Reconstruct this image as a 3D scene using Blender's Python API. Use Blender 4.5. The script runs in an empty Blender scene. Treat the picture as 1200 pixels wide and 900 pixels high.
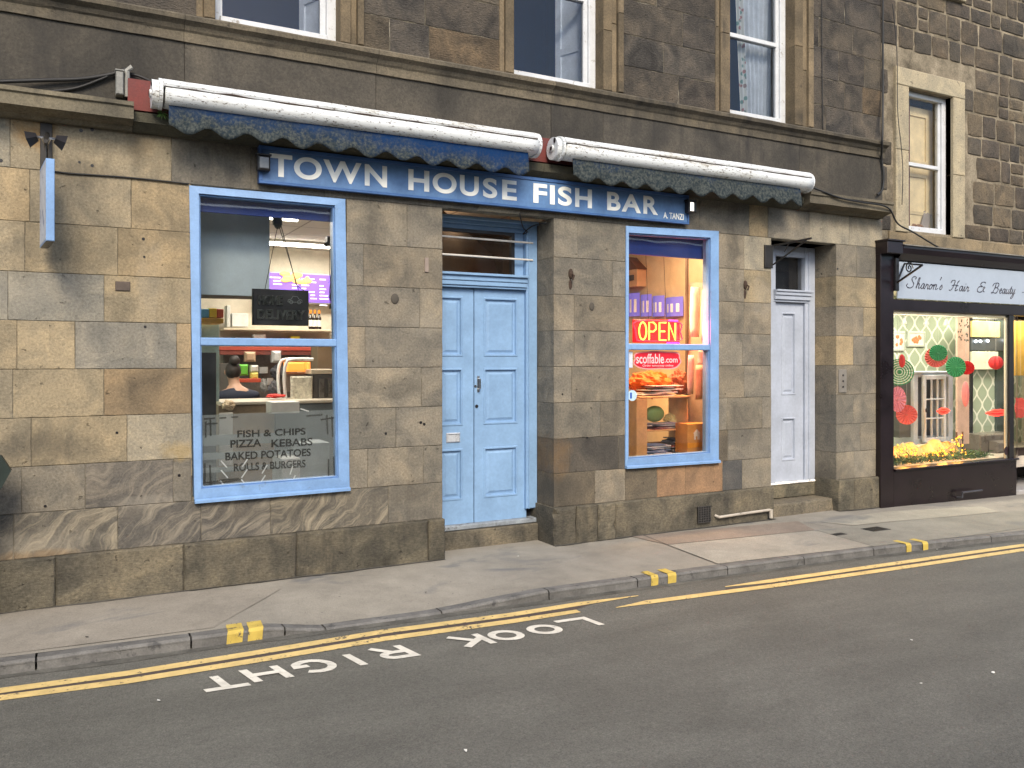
import bpy, math, random
from mathutils import Vector, Matrix, noise
random.seed(7)
sc = bpy.context.scene
# ------------------------------------------------------------------ camera
F, VX, HY, H = 980.0, 2440.0, 421.0, 1.74
NN = math.hypot(VX-600, F)
D = 14.33*F/NN
cam_d = bpy.data.cameras.new('camera'); cam = bpy.data.objects.new('camera', cam_d)
sc.collection.objects.link(cam); sc.camera = cam
cam_d.sensor_width = 36; cam_d.lens = F/1200*36; cam_d.shift_y = -(450-HY)/1200
cam_d.clip_end = 600; cam_d.clip_start = .05
cam.location = (0, -D, H); cam.rotation_euler = (math.pi/2, 0, -math.atan2(F, VX-600))
# ------------------------------------------------------------------ world, sun, exposure
W = bpy.data.worlds.new("World"); sc.world = W; W.use_nodes = True
wn = W.node_tree; bg = wn.nodes['Background']
sky = wn.nodes.new('ShaderNodeTexSky'); sky.sky_type = 'NISHITA'; sky.sun_disc = False
SUN_EL, SUN_AZ = math.radians(40), math.radians(198)      # azimuth clockwise from +Y
sky.sun_elevation = SUN_EL; sky.sun_rotation = SUN_AZ; sky.air_density = 1.0; sky.dust_density = 1.8; sky.ozone_density = 1.0
wn.links.new(sky.outputs[0], bg.inputs[0]); bg.inputs[1].default_value = 0.118
sl = bpy.data.lights.new('sun', 'SUN'); sl.energy = 1.55; sl.angle = math.radians(24); sl.color = (1, .87, .68)
so = bpy.data.objects.new('sun', sl); sc.collection.objects.link(so)
sd = Vector((math.sin(SUN_AZ)*math.cos(SUN_EL), math.cos(SUN_AZ)*math.cos(SUN_EL), math.sin(SUN_EL)))
so.rotation_euler = sd.to_track_quat('Z', 'Y').to_euler()
sc.view_settings.view_transform = 'Standard'; sc.view_settings.look = 'None'
sc.view_settings.exposure = 1.3; sc.view_settings.gamma = 1
# ------------------------------------------------------------------ measuring helpers (photo pixel -> point on a real plane)
FWD = Vector((F/NN, (VX-600)/NN, 0)); RGT = Vector(((VX-600)/NN, -F/NN, 0)); CAM = Vector((0, -D, H))
def at(px, py, Y=0.0):
    r = FWD+RGT*((px-600)/F)-Vector((0, 0, (py-HY)/F)); return CAM+r*((Y+D)/r.y)
def gr(px, py, z=0.0):
    r = FWD+RGT*((px-600)/F)-Vector((0, 0, (py-HY)/F)); return CAM+r*((z-H)/r.z)
def X(px, Y=0.0): return at(px, 400, Y).x
def Zp(px, py, Y=0.0): return at(px, py, Y).z
# ------------------------------------------------------------------ materials
def lin(c):
    return tuple((v/255/12.92 if v/255 <= .04045 else ((v/255+.055)/1.055)**2.4) for v in c)
class NT:
    def __init__(s, name):
        s.m = bpy.data.materials.new(name); s.m.use_nodes = True; s.t = s.m.node_tree
        s.b = s.t.nodes['Principled BSDF']; s.out = s.t.nodes['Material Output']
    def n(s, typ, **kw):
        nd = s.t.nodes.new(typ)
        for k, v in kw.items(): setattr(nd, k, v)
        return nd
    def l(s, a, b): s.t.links.new(a, b)
    def co(s): 
        return s.n('ShaderNodeTexCoord').outputs['Object']
    def mp(s, src, scale=(1, 1, 1), rot=(0, 0, 0)):
        m = s.n('ShaderNodeMapping'); m.inputs['Scale'].default_value = scale; m.inputs['Rotation'].default_value = rot
        s.l(src, m.inputs[0]); return m.outputs[0]
    def noise(s, vec, scale, detail=6, rough=.6, dist=0):
        n = s.n('ShaderNodeTexNoise'); n.inputs['Scale'].default_value = scale; n.inputs['Detail'].default_value = detail
        n.inputs['Roughness'].default_value = rough; n.inputs['Distortion'].default_value = dist
        s.l(vec, n.inputs['Vector']); return n.outputs['Fac']
    def mr(s, v, a, b, c, d):
        m = s.n('ShaderNodeMapRange'); 
        for i, x in enumerate((a, b, c, d)): m.inputs[i+1].default_value = x
        s.l(v, m.inputs[0]); return m.outputs[0]
    def math(s, op, a, b=0.0):
        m = s.n('ShaderNodeMath', operation=op)
        for i, x in enumerate((a, b)):
            if isinstance(x, (int, float)): m.inputs[i].default_value = x
            else: s.l(x, m.inputs[i])
        return m.outputs[0]
    def mix(s, fac, a, b, mode='MIX'):
        m = s.n('ShaderNodeMix', data_type='RGBA', blend_type=mode)
        for i, x in ((0, fac), (6, a), (7, b)):
            if isinstance(x, (int, float)): m.inputs[i].default_value = x
            elif isinstance(x, tuple): m.inputs[i].default_value = (*x[:3], 1)
            else: s.l(x, m.inputs[i])
        return m.outputs[2]
    def scale_col(s, col, v):
        m = s.n('ShaderNodeVectorMath', operation='SCALE'); s.l(v, m.inputs['Scale'])
        if isinstance(col, tuple): m.inputs[0].default_value = col
        else: s.l(col, m.inputs[0])
        return m.outputs[0]
    def bump(s, h, strength=.3, dist=.01, prev=None):
        b = s.n('ShaderNodeBump'); b.inputs['Strength'].default_value = strength; b.inputs['Distance'].default_value = dist
        s.l(h, b.inputs['Height'])
        if prev is not None: s.l(prev, b.inputs['Normal'])
        return b.outputs[0]
    def fin(s, col=None, rough=.8, normal=None, metal=0, spec=.5):
        if col is not None:
            if isinstance(col, tuple): s.b.inputs['Base Color'].default_value = (*col[:3], 1)
            else: s.l(col, s.b.inputs['Base Color'])
        if isinstance(rough, (int, float)): s.b.inputs['Roughness'].default_value = rough
        else: s.l(rough, s.b.inputs['Roughness'])
        if normal is not None: s.l(normal, s.b.inputs['Normal'])
        s.b.inputs['Metallic'].default_value = metal; s.b.inputs['Specular IOR Level'].default_value = spec
        return s.m
def stone_mat(name, vary=1.0, soot=.35, bump=.5, stipple=0.0, ochre=.35, stains_shadows=(), ms=3.6):
    t = NT(name); co = t.co()
    a = t.n('ShaderNodeAttribute', attribute_name='Col').outputs['Color']
    fx = t.n('ShaderNodeAttribute', attribute_name='fx').outputs['Color']
    sep = t.n('ShaderNodeSeparateColor'); t.l(fx, sep.inputs[0])
    off = t.n('ShaderNodeVectorMath', operation='SCALE'); t.l(fx, off.inputs[0]); off.inputs['Scale'].default_value = 37
    add = t.n('ShaderNodeVectorMath', operation='ADD'); t.l(co, add.inputs[0]); t.l(off.outputs[0], add.inputs[1]); pb = add.outputs[0]
    big = t.noise(co, .9, 5, .62, .6); mid = t.noise(pb, ms, 6, .56, .9); fine = t.noise(co, 55, 5, .7); grain = t.noise(co, 260, 2, .6)
    streak = t.noise(t.mp(co, (5, 5, .55)), 1.6, 6, .65, .4)
    col = t.mix(t.mr(mid, .38, .72, 0, ochre*vary), a, t.mix(1.0, a, (1.22, 1.0, .66), 'MULTIPLY'))
    col = t.scale_col(col, t.mr(mid, .3, .75, 1-.34*vary, 1+.36*vary))
    col = t.scale_col(col, t.mr(fine, .3, .72, .70, 1.32))
    col = t.scale_col(col, t.mr(grain, .25, .75, .82, 1.2))
    sm = t.math('MULTIPLY', t.mr(big, .45, .68, 0, 1), t.mr(streak, .4, .62, .25, 1))
    col = t.mix(t.math('MULTIPLY', sm, soot), col, (.028, .027, .026))
    # swirling veins on some blocks
    wn_ = t.n('ShaderNodeTexNoise'); wn_.inputs['Scale'].default_value = 1.7; wn_.inputs['Detail'].default_value = 3; t.l(pb, wn_.inputs['Vector'])
    wsc = t.n('ShaderNodeVectorMath', operation='SCALE'); t.l(wn_.outputs['Color'], wsc.inputs[0]); wsc.inputs['Scale'].default_value = .55
    wad = t.n('ShaderNodeVectorMath', operation='ADD'); t.l(t.mp(pb, (1, 1, 1), (0, .75, 0)), wad.inputs[0]); t.l(wsc.outputs[0], wad.inputs[1])
    vn = t.noise(t.mp(wad.outputs[0], (1.5, 1.5, 17)), 1.3, 7, .7, .3)
    vein = t.math('MULTIPLY', t.mr(vn, .47, .66, 0, 1), sep.outputs[1])
    col = t.mix(vein, col, t.mix(1.0, a, (2.4, 2.25, 1.95), 'MULTIPLY'))
    if stains_shadows:
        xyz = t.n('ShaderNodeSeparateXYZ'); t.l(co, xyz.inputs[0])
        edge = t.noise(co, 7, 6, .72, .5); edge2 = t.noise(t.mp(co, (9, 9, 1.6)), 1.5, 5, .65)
        for sx_, sz_, rx_, rz_, sc_, k_ in stains_shadows:
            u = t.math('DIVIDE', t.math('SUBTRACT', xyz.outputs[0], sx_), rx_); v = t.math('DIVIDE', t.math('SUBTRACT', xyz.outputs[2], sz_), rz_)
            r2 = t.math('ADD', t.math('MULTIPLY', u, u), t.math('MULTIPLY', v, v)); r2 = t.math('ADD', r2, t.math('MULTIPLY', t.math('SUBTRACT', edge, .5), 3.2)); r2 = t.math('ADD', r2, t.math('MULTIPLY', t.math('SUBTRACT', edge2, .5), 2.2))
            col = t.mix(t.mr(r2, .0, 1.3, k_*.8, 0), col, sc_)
    # pale scuffs and pits
    vor = t.n('ShaderNodeTexVoronoi', feature='DISTANCE_TO_EDGE'); vor.inputs['Scale'].default_value = 9; t.l(t.mp(co, (1, 1, 1)), vor.inputs['Vector'])
    pit = t.mr(t.noise(co, 17, 4, .6), .66, .72, 0, 1)
    col = t.mix(t.math('MULTIPLY', pit, .55), col, (.04, .036, .03))
    h = t.math('ADD', t.math('MULTIPLY', fine, .5), t.math('MULTIPLY', mid, 1.0)); h = t.math('SUBTRACT', h, t.math('MULTIPLY', pit, .7))
    if stipple:
        st = t.noise(t.mp(pb, (18, 18, 60)), 1.6, 3, .6); h = t.math('ADD', h, t.math('MULTIPLY', st, stipple))
        col = t.scale_col(col, t.mr(st, .3, .7, .78, 1.25))
    return t.fin(col, .88, t.bump(h, bump, .014), spec=.25)
def plain(name, c, rough=.6, var=.15, scale=6, bump=0, metal=0, spec=.5, wear=0, wearcol=(.05, .045, .04), wscale=9):
    t = NT(name); co = t.co()
    n = t.noise(co, scale, 6, .65); f = t.noise(co, scale*12, 3, .6)
    col = t.scale_col(c, t.mr(n, .3, .7, 1-var, 1+var)); col = t.scale_col(col, t.mr(f, .3, .7, 1-var*.4, 1+var*.4))
    if wear: col = t.mix(t.mr(t.noise(co, wscale, 8, .72), .62-.1*wear, .70-.1*wear, 0, .85), col, wearcol)
    return t.fin(col, t.mr(n, .3, .7, max(0, rough-.08), min(1, rough+.08)), t.bump(f, bump, .004) if bump else None, metal, spec)
def emis(name, c, s):
    t = NT(name); t.b.inputs['Base Color'].default_value = (*c, 1); t.b.inputs['Emission Color'].default_value = (*c, 1)
    t.b.inputs['Emission Strength'].default_value = s; return t.m
def glass_mat(name, tint=(.96, .97, .97), spec=1.0, dirt=.05):
    t = NT(name); t.t.nodes.remove(t.b)
    tr = t.n('ShaderNodeBsdfTransparent'); tr.inputs[0].default_value = (*tint, 1)
    gl = t.n('ShaderNodeBsdfGlossy'); gl.inputs['Roughness'].default_value = .015
    co = t.co(); t.l(t.bump(t.noise(co, 1.6, 2), .04, .02), gl.inputs['Normal'])
    fr = t.n('ShaderNodeFresnel'); fr.inputs[0].default_value = 1.5
    mx = t.n('ShaderNodeMixShader'); t.l(t.math('MULTIPLY', fr.outputs[0], spec*1.7), mx.inputs[0]); t.l(tr.outputs[0], mx.inputs[1]); t.l(gl.outputs[0], mx.inputs[2])
    # faint dirt
    df = t.n('ShaderNodeBsdfDiffuse'); df.inputs[0].default_value = (.5, .5, .48, 1)
    m2 = t.n('ShaderNodeMixShader'); t.l(t.mr(t.noise(co, 3, 6, .7), .45, .8, .0, dirt), m2.inputs[0]); t.l(mx.outputs[0], m2.inputs[1]); t.l(df.outputs[0], m2.inputs[2])
    t.l(m2.outputs[0], t.out.inputs[0]); return t.m
def film_mat(name, c, alpha):
    t = NT(name); t.t.nodes.remove(t.b)
    tr = t.n('ShaderNodeBsdfTransparent'); df = t.n('ShaderNodeBsdfDiffuse'); df.inputs[0].default_value = (*c, 1)
    mx = t.n('ShaderNodeMixShader'); mx.inputs[0].default_value = alpha; t.l(tr.outputs[0], mx.inputs[1]); t.l(df.outputs[0], mx.inputs[2])
    t.l(mx.outputs[0], t.out.inputs[0]); return t.m
# ------------------------------------------------------------------ mesh helpers
class MB:
    def __init__(s): s.v = []; s.f = []; s.c = []; s.x = []
    def add(s, vs, fs, col=(1, 1, 1), fx=(0, 0, 0)):
        b = len(s.v); s.v += [tuple(v) for v in vs]
        for f in fs: s.f.append([i+b for i in f]); s.c.append(col); s.x.append(fx)
        return s
    def box(s, a, b, **k):
        x0, y0, z0 = a; x1, y1, z1 = b
        return s.add([(x0, y0, z0), (x1, y0, z0), (x1, y1, z0), (x0, y1, z0), (x0, y0, z1), (x1, y0, z1), (x1, y1, z1), (x0, y1, z1)],
              [(0, 1, 5, 4), (1, 2, 6, 5), (2, 3, 7, 6), (3, 0, 4, 7), (4, 5, 6, 7), (3, 2, 1, 0)], **k)
    def bbox(s, a, b, bv=.004, **k):
        "box with chamfered front (low Y) edges"
        x0, y0, z0 = a; x1, y1, z1 = b
        vs = [(x0, y1, z0), (x1, y1, z0), (x1, y1, z1), (x0, y1, z1), (x0, y0+bv, z0), (x1, y0+bv, z0), (x1, y0+bv, z1), (x0, y0+bv, z1),
              (x0+bv, y0, z0+bv), (x1-bv, y0, z0+bv), (x1-bv, y0, z1-bv), (x0+bv, y0, z1-bv)]
        fs = [(8, 9, 10, 11)]
        for i in range(4):
            j = (i+1) % 4; fs += [(4+i, 4+j, 8+j, 8+i), (i, j, 4+j, 4+i)]
        fs.append((3, 2, 1, 0)); return s.add(vs, fs, **k)
    def prism(s, pts, y0, y1, **k):
        "polygon in XZ (counter-clockwise seen from -Y) extruded from y0 (front) to y1"
        n = len(pts); vs = [(p[0], y0, p[1]) for p in pts]+[(p[0], y1, p[1]) for p in pts]
        return s.add(vs, [list(range(n)), list(range(2*n-1, n-1, -1))]+[(i, n+i, n+(i+1) % n, (i+1) % n) for i in range(n)], **k)
    def sweep(s, prof, x0, x1, **k):
        "profile of (y,z) extruded along X"
        n = len(prof); vs = [(x0, y, z) for y, z in prof]+[(x1, y, z) for y, z in prof]
        return s.add(vs, [list(range(n)), list(range(2*n-1, n-1, -1))]+[(i, n+i, n+(i+1) % n, (i+1) % n) for i in range(n)], **k)
    def tube(s, pts, r, n=8, **k):
        pts = [Vector(p) for p in pts]; vs = []; rs = r if isinstance(r, (list, tuple)) else [r]*len(pts)
        up = None
        for i, p in enumerate(pts):
            d = (pts[min(i+1, len(pts)-1)]-pts[max(i-1, 0)]).normalized()
            if up is None: up = d.orthogonal().normalized()
            else: up = (up-d*up.dot(d)); up = up.normalized() if up.length > 1e-6 else d.orthogonal().normalized()
            w = d.cross(up)
            for j in range(n):
                a = 2*math.pi*j/n; vs.append(p+(up*math.cos(a)+w*math.sin(a))*rs[i])
        fs = [(i*n+j, i*n+(j+1) % n, (i+1)*n+(j+1) % n, (i+1)*n+j) for i in range(len(pts)-1) for j in range(n)]
        fs += [list(range(n-1, -1, -1)), list(range((len(pts)-1)*n, len(pts)*n))]
        return s.add(vs, fs, **k)
    def ball(s, c, r, n=10, m=6, **k):
        c = Vector(c); r = Vector(r) if isinstance(r, (tuple, list)) else Vector((r, r, r)); vs = []
        for i in range(m+1):
            t = math.pi*i/m
            for j in range(n):
                a = 2*math.pi*j/n; vs.append((c.x+r.x*math.sin(t)*math.cos(a), c.y+r.y*math.sin(t)*math.sin(a), c.z+r.z*math.cos(t)))
        return s.add(vs, [(i*n+j, (i+1)*n+j, (i+1)*n+(j+1) % n, i*n+(j+1) % n) for i in range(m) for j in range(n)], **k)
    def disc(s, c, r, axis='Y', h=.01, n=20, **k):
        c = Vector(c); d = {'X': Vector((1, 0, 0)), 'Y': Vector((0, 1, 0)), 'Z': Vector((0, 0, 1))}[axis]
        return s.tube([c-d*h/2, c+d*h/2], r, n, **k)
    def build(s, name, mat, parent=None, smooth=False, uv=False):
        me = bpy.data.meshes.new(name); me.from_pydata(s.v, [], s.f); me.validate(); me.update()
        if len(me.polygons) == len(s.f):
            for nm, src in (('Col', s.c), ('fx', s.x)):
                at_ = me.color_attributes.new(nm, 'FLOAT_COLOR', 'CORNER')
                for p in me.polygons:
                    for li in p.loop_indices: at_.data[li].color = (*src[p.index], 1)
        if mat is not None: me.materials.append(mat)
        if smooth:
            me.polygons.foreach_set('use_smooth', [True]*len(me.polygons))
        o = bpy.data.objects.new(name, me); sc.collection.objects.link(o)
        if parent is not None:
            o.parent = parent; bpy.context.view_layer.update() if False else None
            o.matrix_parent_inverse = Matrix.Translation(-Vector(parent.location)) if parent.type == 'EMPTY' else Matrix.Identity(4)
        return o
def thing(name, label, cat, loc=(0, 0, 0), group=None):
    o = bpy.data.objects.new(name, None); sc.collection.objects.link(o); o.location = loc; o.empty_display_size = .1
    o['label'] = label; o['category'] = cat
    if group: o['group'] = group
    return o
def tag(o, label, cat, group=None):
    o['label'] = label; o['category'] = cat
    if group: o['group'] = group
    return o
def struct(o): o['kind'] = 'structure'; return o
def text_mb(txt, height, width=None, depth=.004, bold=0.0, outline=None, align='L'):
    "writing as mesh data in the local XY plane, scaled to the given cap height and total width"
    cu = bpy.data.curves.new('txt', 'FONT'); cu.body = txt; cu.size = 1; cu.extrude = depth; cu.offset = bold
    if outline: cu.fill_mode = 'NONE'; cu.extrude = 0; cu.bevel_depth = outline; cu.offset = 0
    ob = bpy.data.objects.new('txt', cu); sc.collection.objects.link(ob); bpy.context.view_layer.update()
    me = bpy.data.meshes.new_from_object(ob.evaluated_get(bpy.context.evaluated_depsgraph_get()))
    bpy.data.objects.remove(ob); bpy.data.curves.remove(cu)
    v = [x.co.copy() for x in me.vertices]; f = [list(p.vertices) for p in me.polygons]; bpy.data.meshes.remove(me)
    x0 = min(p.x for p in v); x1 = max(p.x for p in v); y0 = min(p.y for p in v); y1 = max(p.y for p in v)
    sy = height/(y1-y0); sx = width/(x1-x0) if width else sy
    return [Vector(((p.x-x0)*sx, (p.y-y0)*sy, p.z)) for p in v], f
def wall_text(mb, txt, x, z, y, height, width=None, depth=.004, bold=0.0, outline=None, **k):
    "writing standing in the XZ plane facing -Y, lower left corner at x,z"
    v, f = text_mb(txt, height, width, depth, bold, outline)
    mb.add([(x+p.x, y-p.z, z+p.y) for p in v], f, **k); return mb
def quadpx(px0, py0, px1, py1, Y):
    "XZ rectangle that a part seen between two pixels spans on the plane Y"
    a = at(px0, py0, Y); b = at(px1, py1, Y); return a.x, b.x, b.z, a.z
def spline(pts, k=6):
    out = []
    P = [Vector(p) for p in pts]
    for i in range(len(P)-1):
        p0 = P[max(i-1, 0)]; p1 = P[i]; p2 = P[i+1]; p3 = P[min(i+2, len(P)-1)]
        for j in range(k):
            t = j/k; out.append(.5*((2*p1)+(p2-p0)*t+(2*p0-5*p1+4*p2-p3)*t*t+(3*p1-p0-3*p2+p3)*t**3))
    out.append(P[-1]); return out
# ------------------------------------------------------------------ material library
M = {}
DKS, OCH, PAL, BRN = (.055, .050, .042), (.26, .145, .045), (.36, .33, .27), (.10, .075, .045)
STAINS_SHADOWS = [(X(42), Zp(42, 150), .16, .14, OCH, .75), (X(58), Zp(58, 155), .07, .12, BRN, .6), (X(110), Zp(110, 136), .5, .06, BRN, .75), (X(165), Zp(165, 165), .10, .2, BRN, .6), (X(262), Zp(262, 160), .35, .10, DKS, .6),  # last entry darkens the wall below the left awning
       (X(100), Zp(100, 205), .22, .12, DKS, .5), (X(30), Zp(30, 270), .10, .35, DKS, .4), (X(175), Zp(175, 330), .10, .30, PAL, .22), (X(40), Zp(40, 345), .3, .12, PAL, .25), (X(45), Zp(45, 525), .45, .14, DKS, .6),  # leading dark pair: painted shadows of the bracket lamp and hanging sign
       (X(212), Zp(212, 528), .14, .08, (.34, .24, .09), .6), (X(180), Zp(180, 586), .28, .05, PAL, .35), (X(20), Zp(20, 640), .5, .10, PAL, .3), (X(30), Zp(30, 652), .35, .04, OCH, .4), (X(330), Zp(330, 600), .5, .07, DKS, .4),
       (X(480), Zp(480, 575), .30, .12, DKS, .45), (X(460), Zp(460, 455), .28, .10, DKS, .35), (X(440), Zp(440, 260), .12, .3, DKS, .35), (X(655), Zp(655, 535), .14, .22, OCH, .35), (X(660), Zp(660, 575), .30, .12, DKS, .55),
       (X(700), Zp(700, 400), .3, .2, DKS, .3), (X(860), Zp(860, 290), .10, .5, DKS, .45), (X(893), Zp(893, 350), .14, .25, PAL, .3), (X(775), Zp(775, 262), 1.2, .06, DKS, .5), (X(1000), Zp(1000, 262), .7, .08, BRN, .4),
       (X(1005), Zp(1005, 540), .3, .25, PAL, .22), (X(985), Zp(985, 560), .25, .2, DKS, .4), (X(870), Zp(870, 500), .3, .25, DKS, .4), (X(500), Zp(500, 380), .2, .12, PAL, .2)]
M['ashlar'] = stone_mat('sandstone_ashlar', .9, .46, .8, ochre=.32, stains_shadows=STAINS_SHADOWS)
M['plinth'] = stone_mat('worn_plinth_stone', 1.6, .8, .9, stipple=.15, ochre=.25, ms=2.6)
M['upper'] = stone_mat('broached_upper_stone', 1.6, .75, .9, stipple=1.3, ochre=.25)
M['smooth'] = stone_mat('sooty_dressed_stone', 1.2, .92, .4, ochre=.2, ms=1.7)
M['rubble'] = stone_mat('rubble_stone', 1.1, .4, 1.0, stipple=.6)
M['lime'] = stone_mat('painted_margin_stone', .6, .12, .5)
def mortar():
    t = NT('lime_mortar'); co = t.co(); n = t.noise(co, 3.2, 6, .7); f = t.noise(co, 70, 3)
    col = t.mix(t.mr(n, .50, .64, 0, 1), (.12, .107, .08), (.30, .275, .22)); col = t.scale_col(col, t.mr(f, .3, .7, .75, 1.2))
    return t.fin(col, .95, t.bump(f, .6, .006), spec=.1)
M['mortar'] = mortar()
M['mortar_pale'] = plain('pale_rubble_mortar', (.185, .158, .115), .95, .6, 4, .8, spec=.1)
def asphalt():
    t = NT('asphalt'); co = t.co(); v = t.n('ShaderNodeTexVoronoi'); v.inputs['Scale'].default_value = 95; t.l(co, v.inputs['Vector'])
    f = t.noise(co, 150, 3, .7); b = t.noise(co, .7, 5, .6, .5); m = t.noise(t.mp(co, (1, 4, 1)), 1.1, 5)
    col = t.scale_col((.110, .108, .094), t.mr(f, .3, .7, .62, 1.38)); col = t.scale_col(col, t.mr(t.noise(co, 48, 4, .7), .3, .7, .82, 1.18)); col = t.scale_col(col, t.mr(b, .3, .7, .82, 1.2)); col = t.scale_col(col, t.mr(m, .3, .7, .88, 1.12))
    sp = t.n('ShaderNodeSeparateColor'); t.l(v.outputs['Color'], sp.inputs[0])
    col = t.mix(t.mr(sp.outputs[0], .90, .98, 0, .4), col, (.13, .122, .11))
    return t.fin(col, t.mr(b, .3, .7, .72, .88), t.bump(t.math('ADD', f, v.outputs['Distance']), .55, .006), spec=.35)
M['asphalt'] = asphalt()
def pavement_m():
    t = NT('worn_concrete_paving'); co = t.co(); b = t.noise(co, 1.1, 7, .66, .6); m = t.noise(co, 5, 6, .7); f = t.noise(co, 120, 3, .65)
    a = t.n('ShaderNodeAttribute', attribute_name='Col').outputs['Color']
    col = t.scale_col(a, t.mr(b, .3, .7, .82, 1.16)); col = t.scale_col(col, t.mr(m, .3, .72, .88, 1.1)); col = t.scale_col(col, t.mr(f, .3, .7, .8, 1.2))
    st = t.mr(t.noise(t.mp(co, (1, 1.8, 1)), .85, 4, .6, .9), .60, .70, 0, .55)
    col = t.mix(st, col, (.09, .10, .115))
    sp = t.mr(t.noise(co, 34, 2, .5), .73, .76, 0, .8); col = t.mix(sp, col, (.045, .045, .045))
    return t.fin(col, .9, t.bump(t.math('ADD', f, m), .3, .004), spec=.25)
M['paving'] = pavement_m()
M['granite'] = plain('granite_kerb', (.125, .122, .115), .8, .35, 7, .8, wear=.5, wearcol=(.05, .05, .05))
def paint_worn(name, c, thr, under=(.06, .058, .055)):
    t = NT(name); co = t.co(); n = t.noise(co, 26, 7, .75); b = t.noise(co, 2.3, 4)
    col = t.scale_col(c, t.mr(t.noise(co, 9, 5), .3, .7, .8, 1.12))
    fac = t.mr(t.math('ADD', n, t.math('MULTIPLY', b, .35)), thr, thr+.06, 0, 1)
    return t.fin(t.mix(fac, col, under), .7, t.bump(t.noise(co, 140, 3), .4, .004), spec=.3)
M['yellow'] = paint_worn('worn_yellow_road_paint', (.62, .46, .19), .765)
M['yellow_kerb'] = paint_worn('bright_yellow_kerb_paint', (.50, .37, .08), .775)
M['roadwhite'] = paint_worn('worn_white_road_paint', (.62, .60, .53), .785)
M['brownpatch'] = plain('brown_tar_strip', (.062, .048, .042), .85, .2, 8, .5)
M['blue'] = plain('pale_blue_gloss_paint', (.185, .32, .55), .45, .14, 5, .15, wear=.05, wearcol=(.13, .17, .22), wscale=7)
M['bluedoor'] = plain('soft_blue_door_paint', (.20, .335, .53), .48, .13, 3, .12, wear=.0, wearcol=(.14, .19, .25), wscale=6)
M['signblue'] = plain('sign_blue_paint', (.095, .195, .385), .45, .22, 2.5, .05)
M['signdark'] = plain('dark_blue_sign_edge', (.025, .06, .17), .5, .2, 4)
M['navy'] = plain('navy_blue_board', (.018, .055, .28), .5, .15, 4)
M['letter'] = plain('cream_lettering', (.84, .85, .80), .5, .06, 8)
M['white'] = plain('white_timber_paint', (.52, .54, .56), .5, .10, 6, .2, wear=.25, wearcol=(.2, .17, .13), wscale=14)
M['whitedoor'] = plain('white_door_paint', (.36, .40, .475), .5, .14, 2.5, .15)
def awning_m():
    t = NT('peeling_white_awning_metal'); co = t.co()
    n = t.noise(t.mp(co, (1, 3, 3)), 22, 8, .78); g = t.noise(t.mp(co, (.6, 2, 4)), 2.2, 5)
    col = t.mix(t.mr(t.math('ADD', n, t.math('MULTIPLY', g, .30)), .715, .745, 0, 1), (.62, .65, .66), (.07, .05, .04))
    col = t.mix(t.mr(g, .5, .7, 0, .55), col, (.38, .36, .29))
    return t.fin(col, .5, t.bump(n, .2, .004))
M['awning'] = awning_m()
def canvas_m():
    t = NT('mildewed_blue_awning_canvas'); co = t.co()
    x = t.n('ShaderNodeSeparateXYZ'); t.l(co, x.inputs[0])
    n = t.noise(co, 3.2, 7, .7); f = t.noise(co, 42, 5, .7)
    mil = t.math('ADD', t.math('ADD', t.mr(x.outputs[2], 3.42, 3.55, .34, .02), t.math('ADD', t.mr(x.outputs[0], 1.2, 3.4, .14, -.12), t.mr(x.outputs[0], 3.6, 3.9, 0, .42))), t.math('MULTIPLY', n, .9))
    mil = t.math('ADD', mil, t.mr(f, .3, .7, -.12, .12))
    col = t.mix(t.mr(mil, .40, .85, 0, .95), (.006, .028, .092), t.mix(t.mr(f, .42, .68, 0, 1), (.020, .028, .030), (.085, .092, .082)))
    return t.fin(col, .9, t.bump(f, .12, .002), spec=.1)
M['canvas'] = canvas_m()
M['redpaint'] = plain('old_dark_red_paint', (.12, .022, .018), .7, .25, 6, .4, wear=.4)
M['black'] = plain('black_paint', (.012, .011, .012), .35, .2, 5, .1)
M['blackred'] = plain('black_and_maroon_shopfront_paint', (.009, .0045, .006), .32, .4, 3, .1)
M['rubber'] = plain('black_cable', (.01, .01, .01), .6, .1)
M['iron'] = plain('dark_iron', (.03, .028, .026), .55, .3, 12, .4, metal=.4)
M['steel'] = plain('steel', (.5, .5, .5), .3, .1, 8, metal=1)
M['moss'] = plain('mossy_cornice_stone', (.055, .052, .035), .95, .5, 7, 1.0)
M['glass'] = glass_mat('window_glass')
M['glass_up'] = glass_mat('upper_window_glass', (.80, .86, .95), .75, dirt=.01)
M['dark'] = plain('dark_interior', (.012, .014, .02), .9, .2)
M['darkblue'] = plain('room_sky_reflection_blue', (.030, .105, .32), .9, .1)  # room walls painted blue in place of sky reflected in the panes
M['grille'] = plain('cast_iron_grille', (.04, .038, .035), .7, .4, 30, .3)
M['leaf'] = plain('green_leaf', (.05, .11, .02), .6, .3, 20)
M['doorplate'] = plain('brass_plate', (.25, .22, .18), .4, .2, 9, metal=.6)
def C(name, c, rough=.6, **k):
    if name not in M: M[name] = plain(name, c, rough, **k)
    return M[name]
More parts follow.
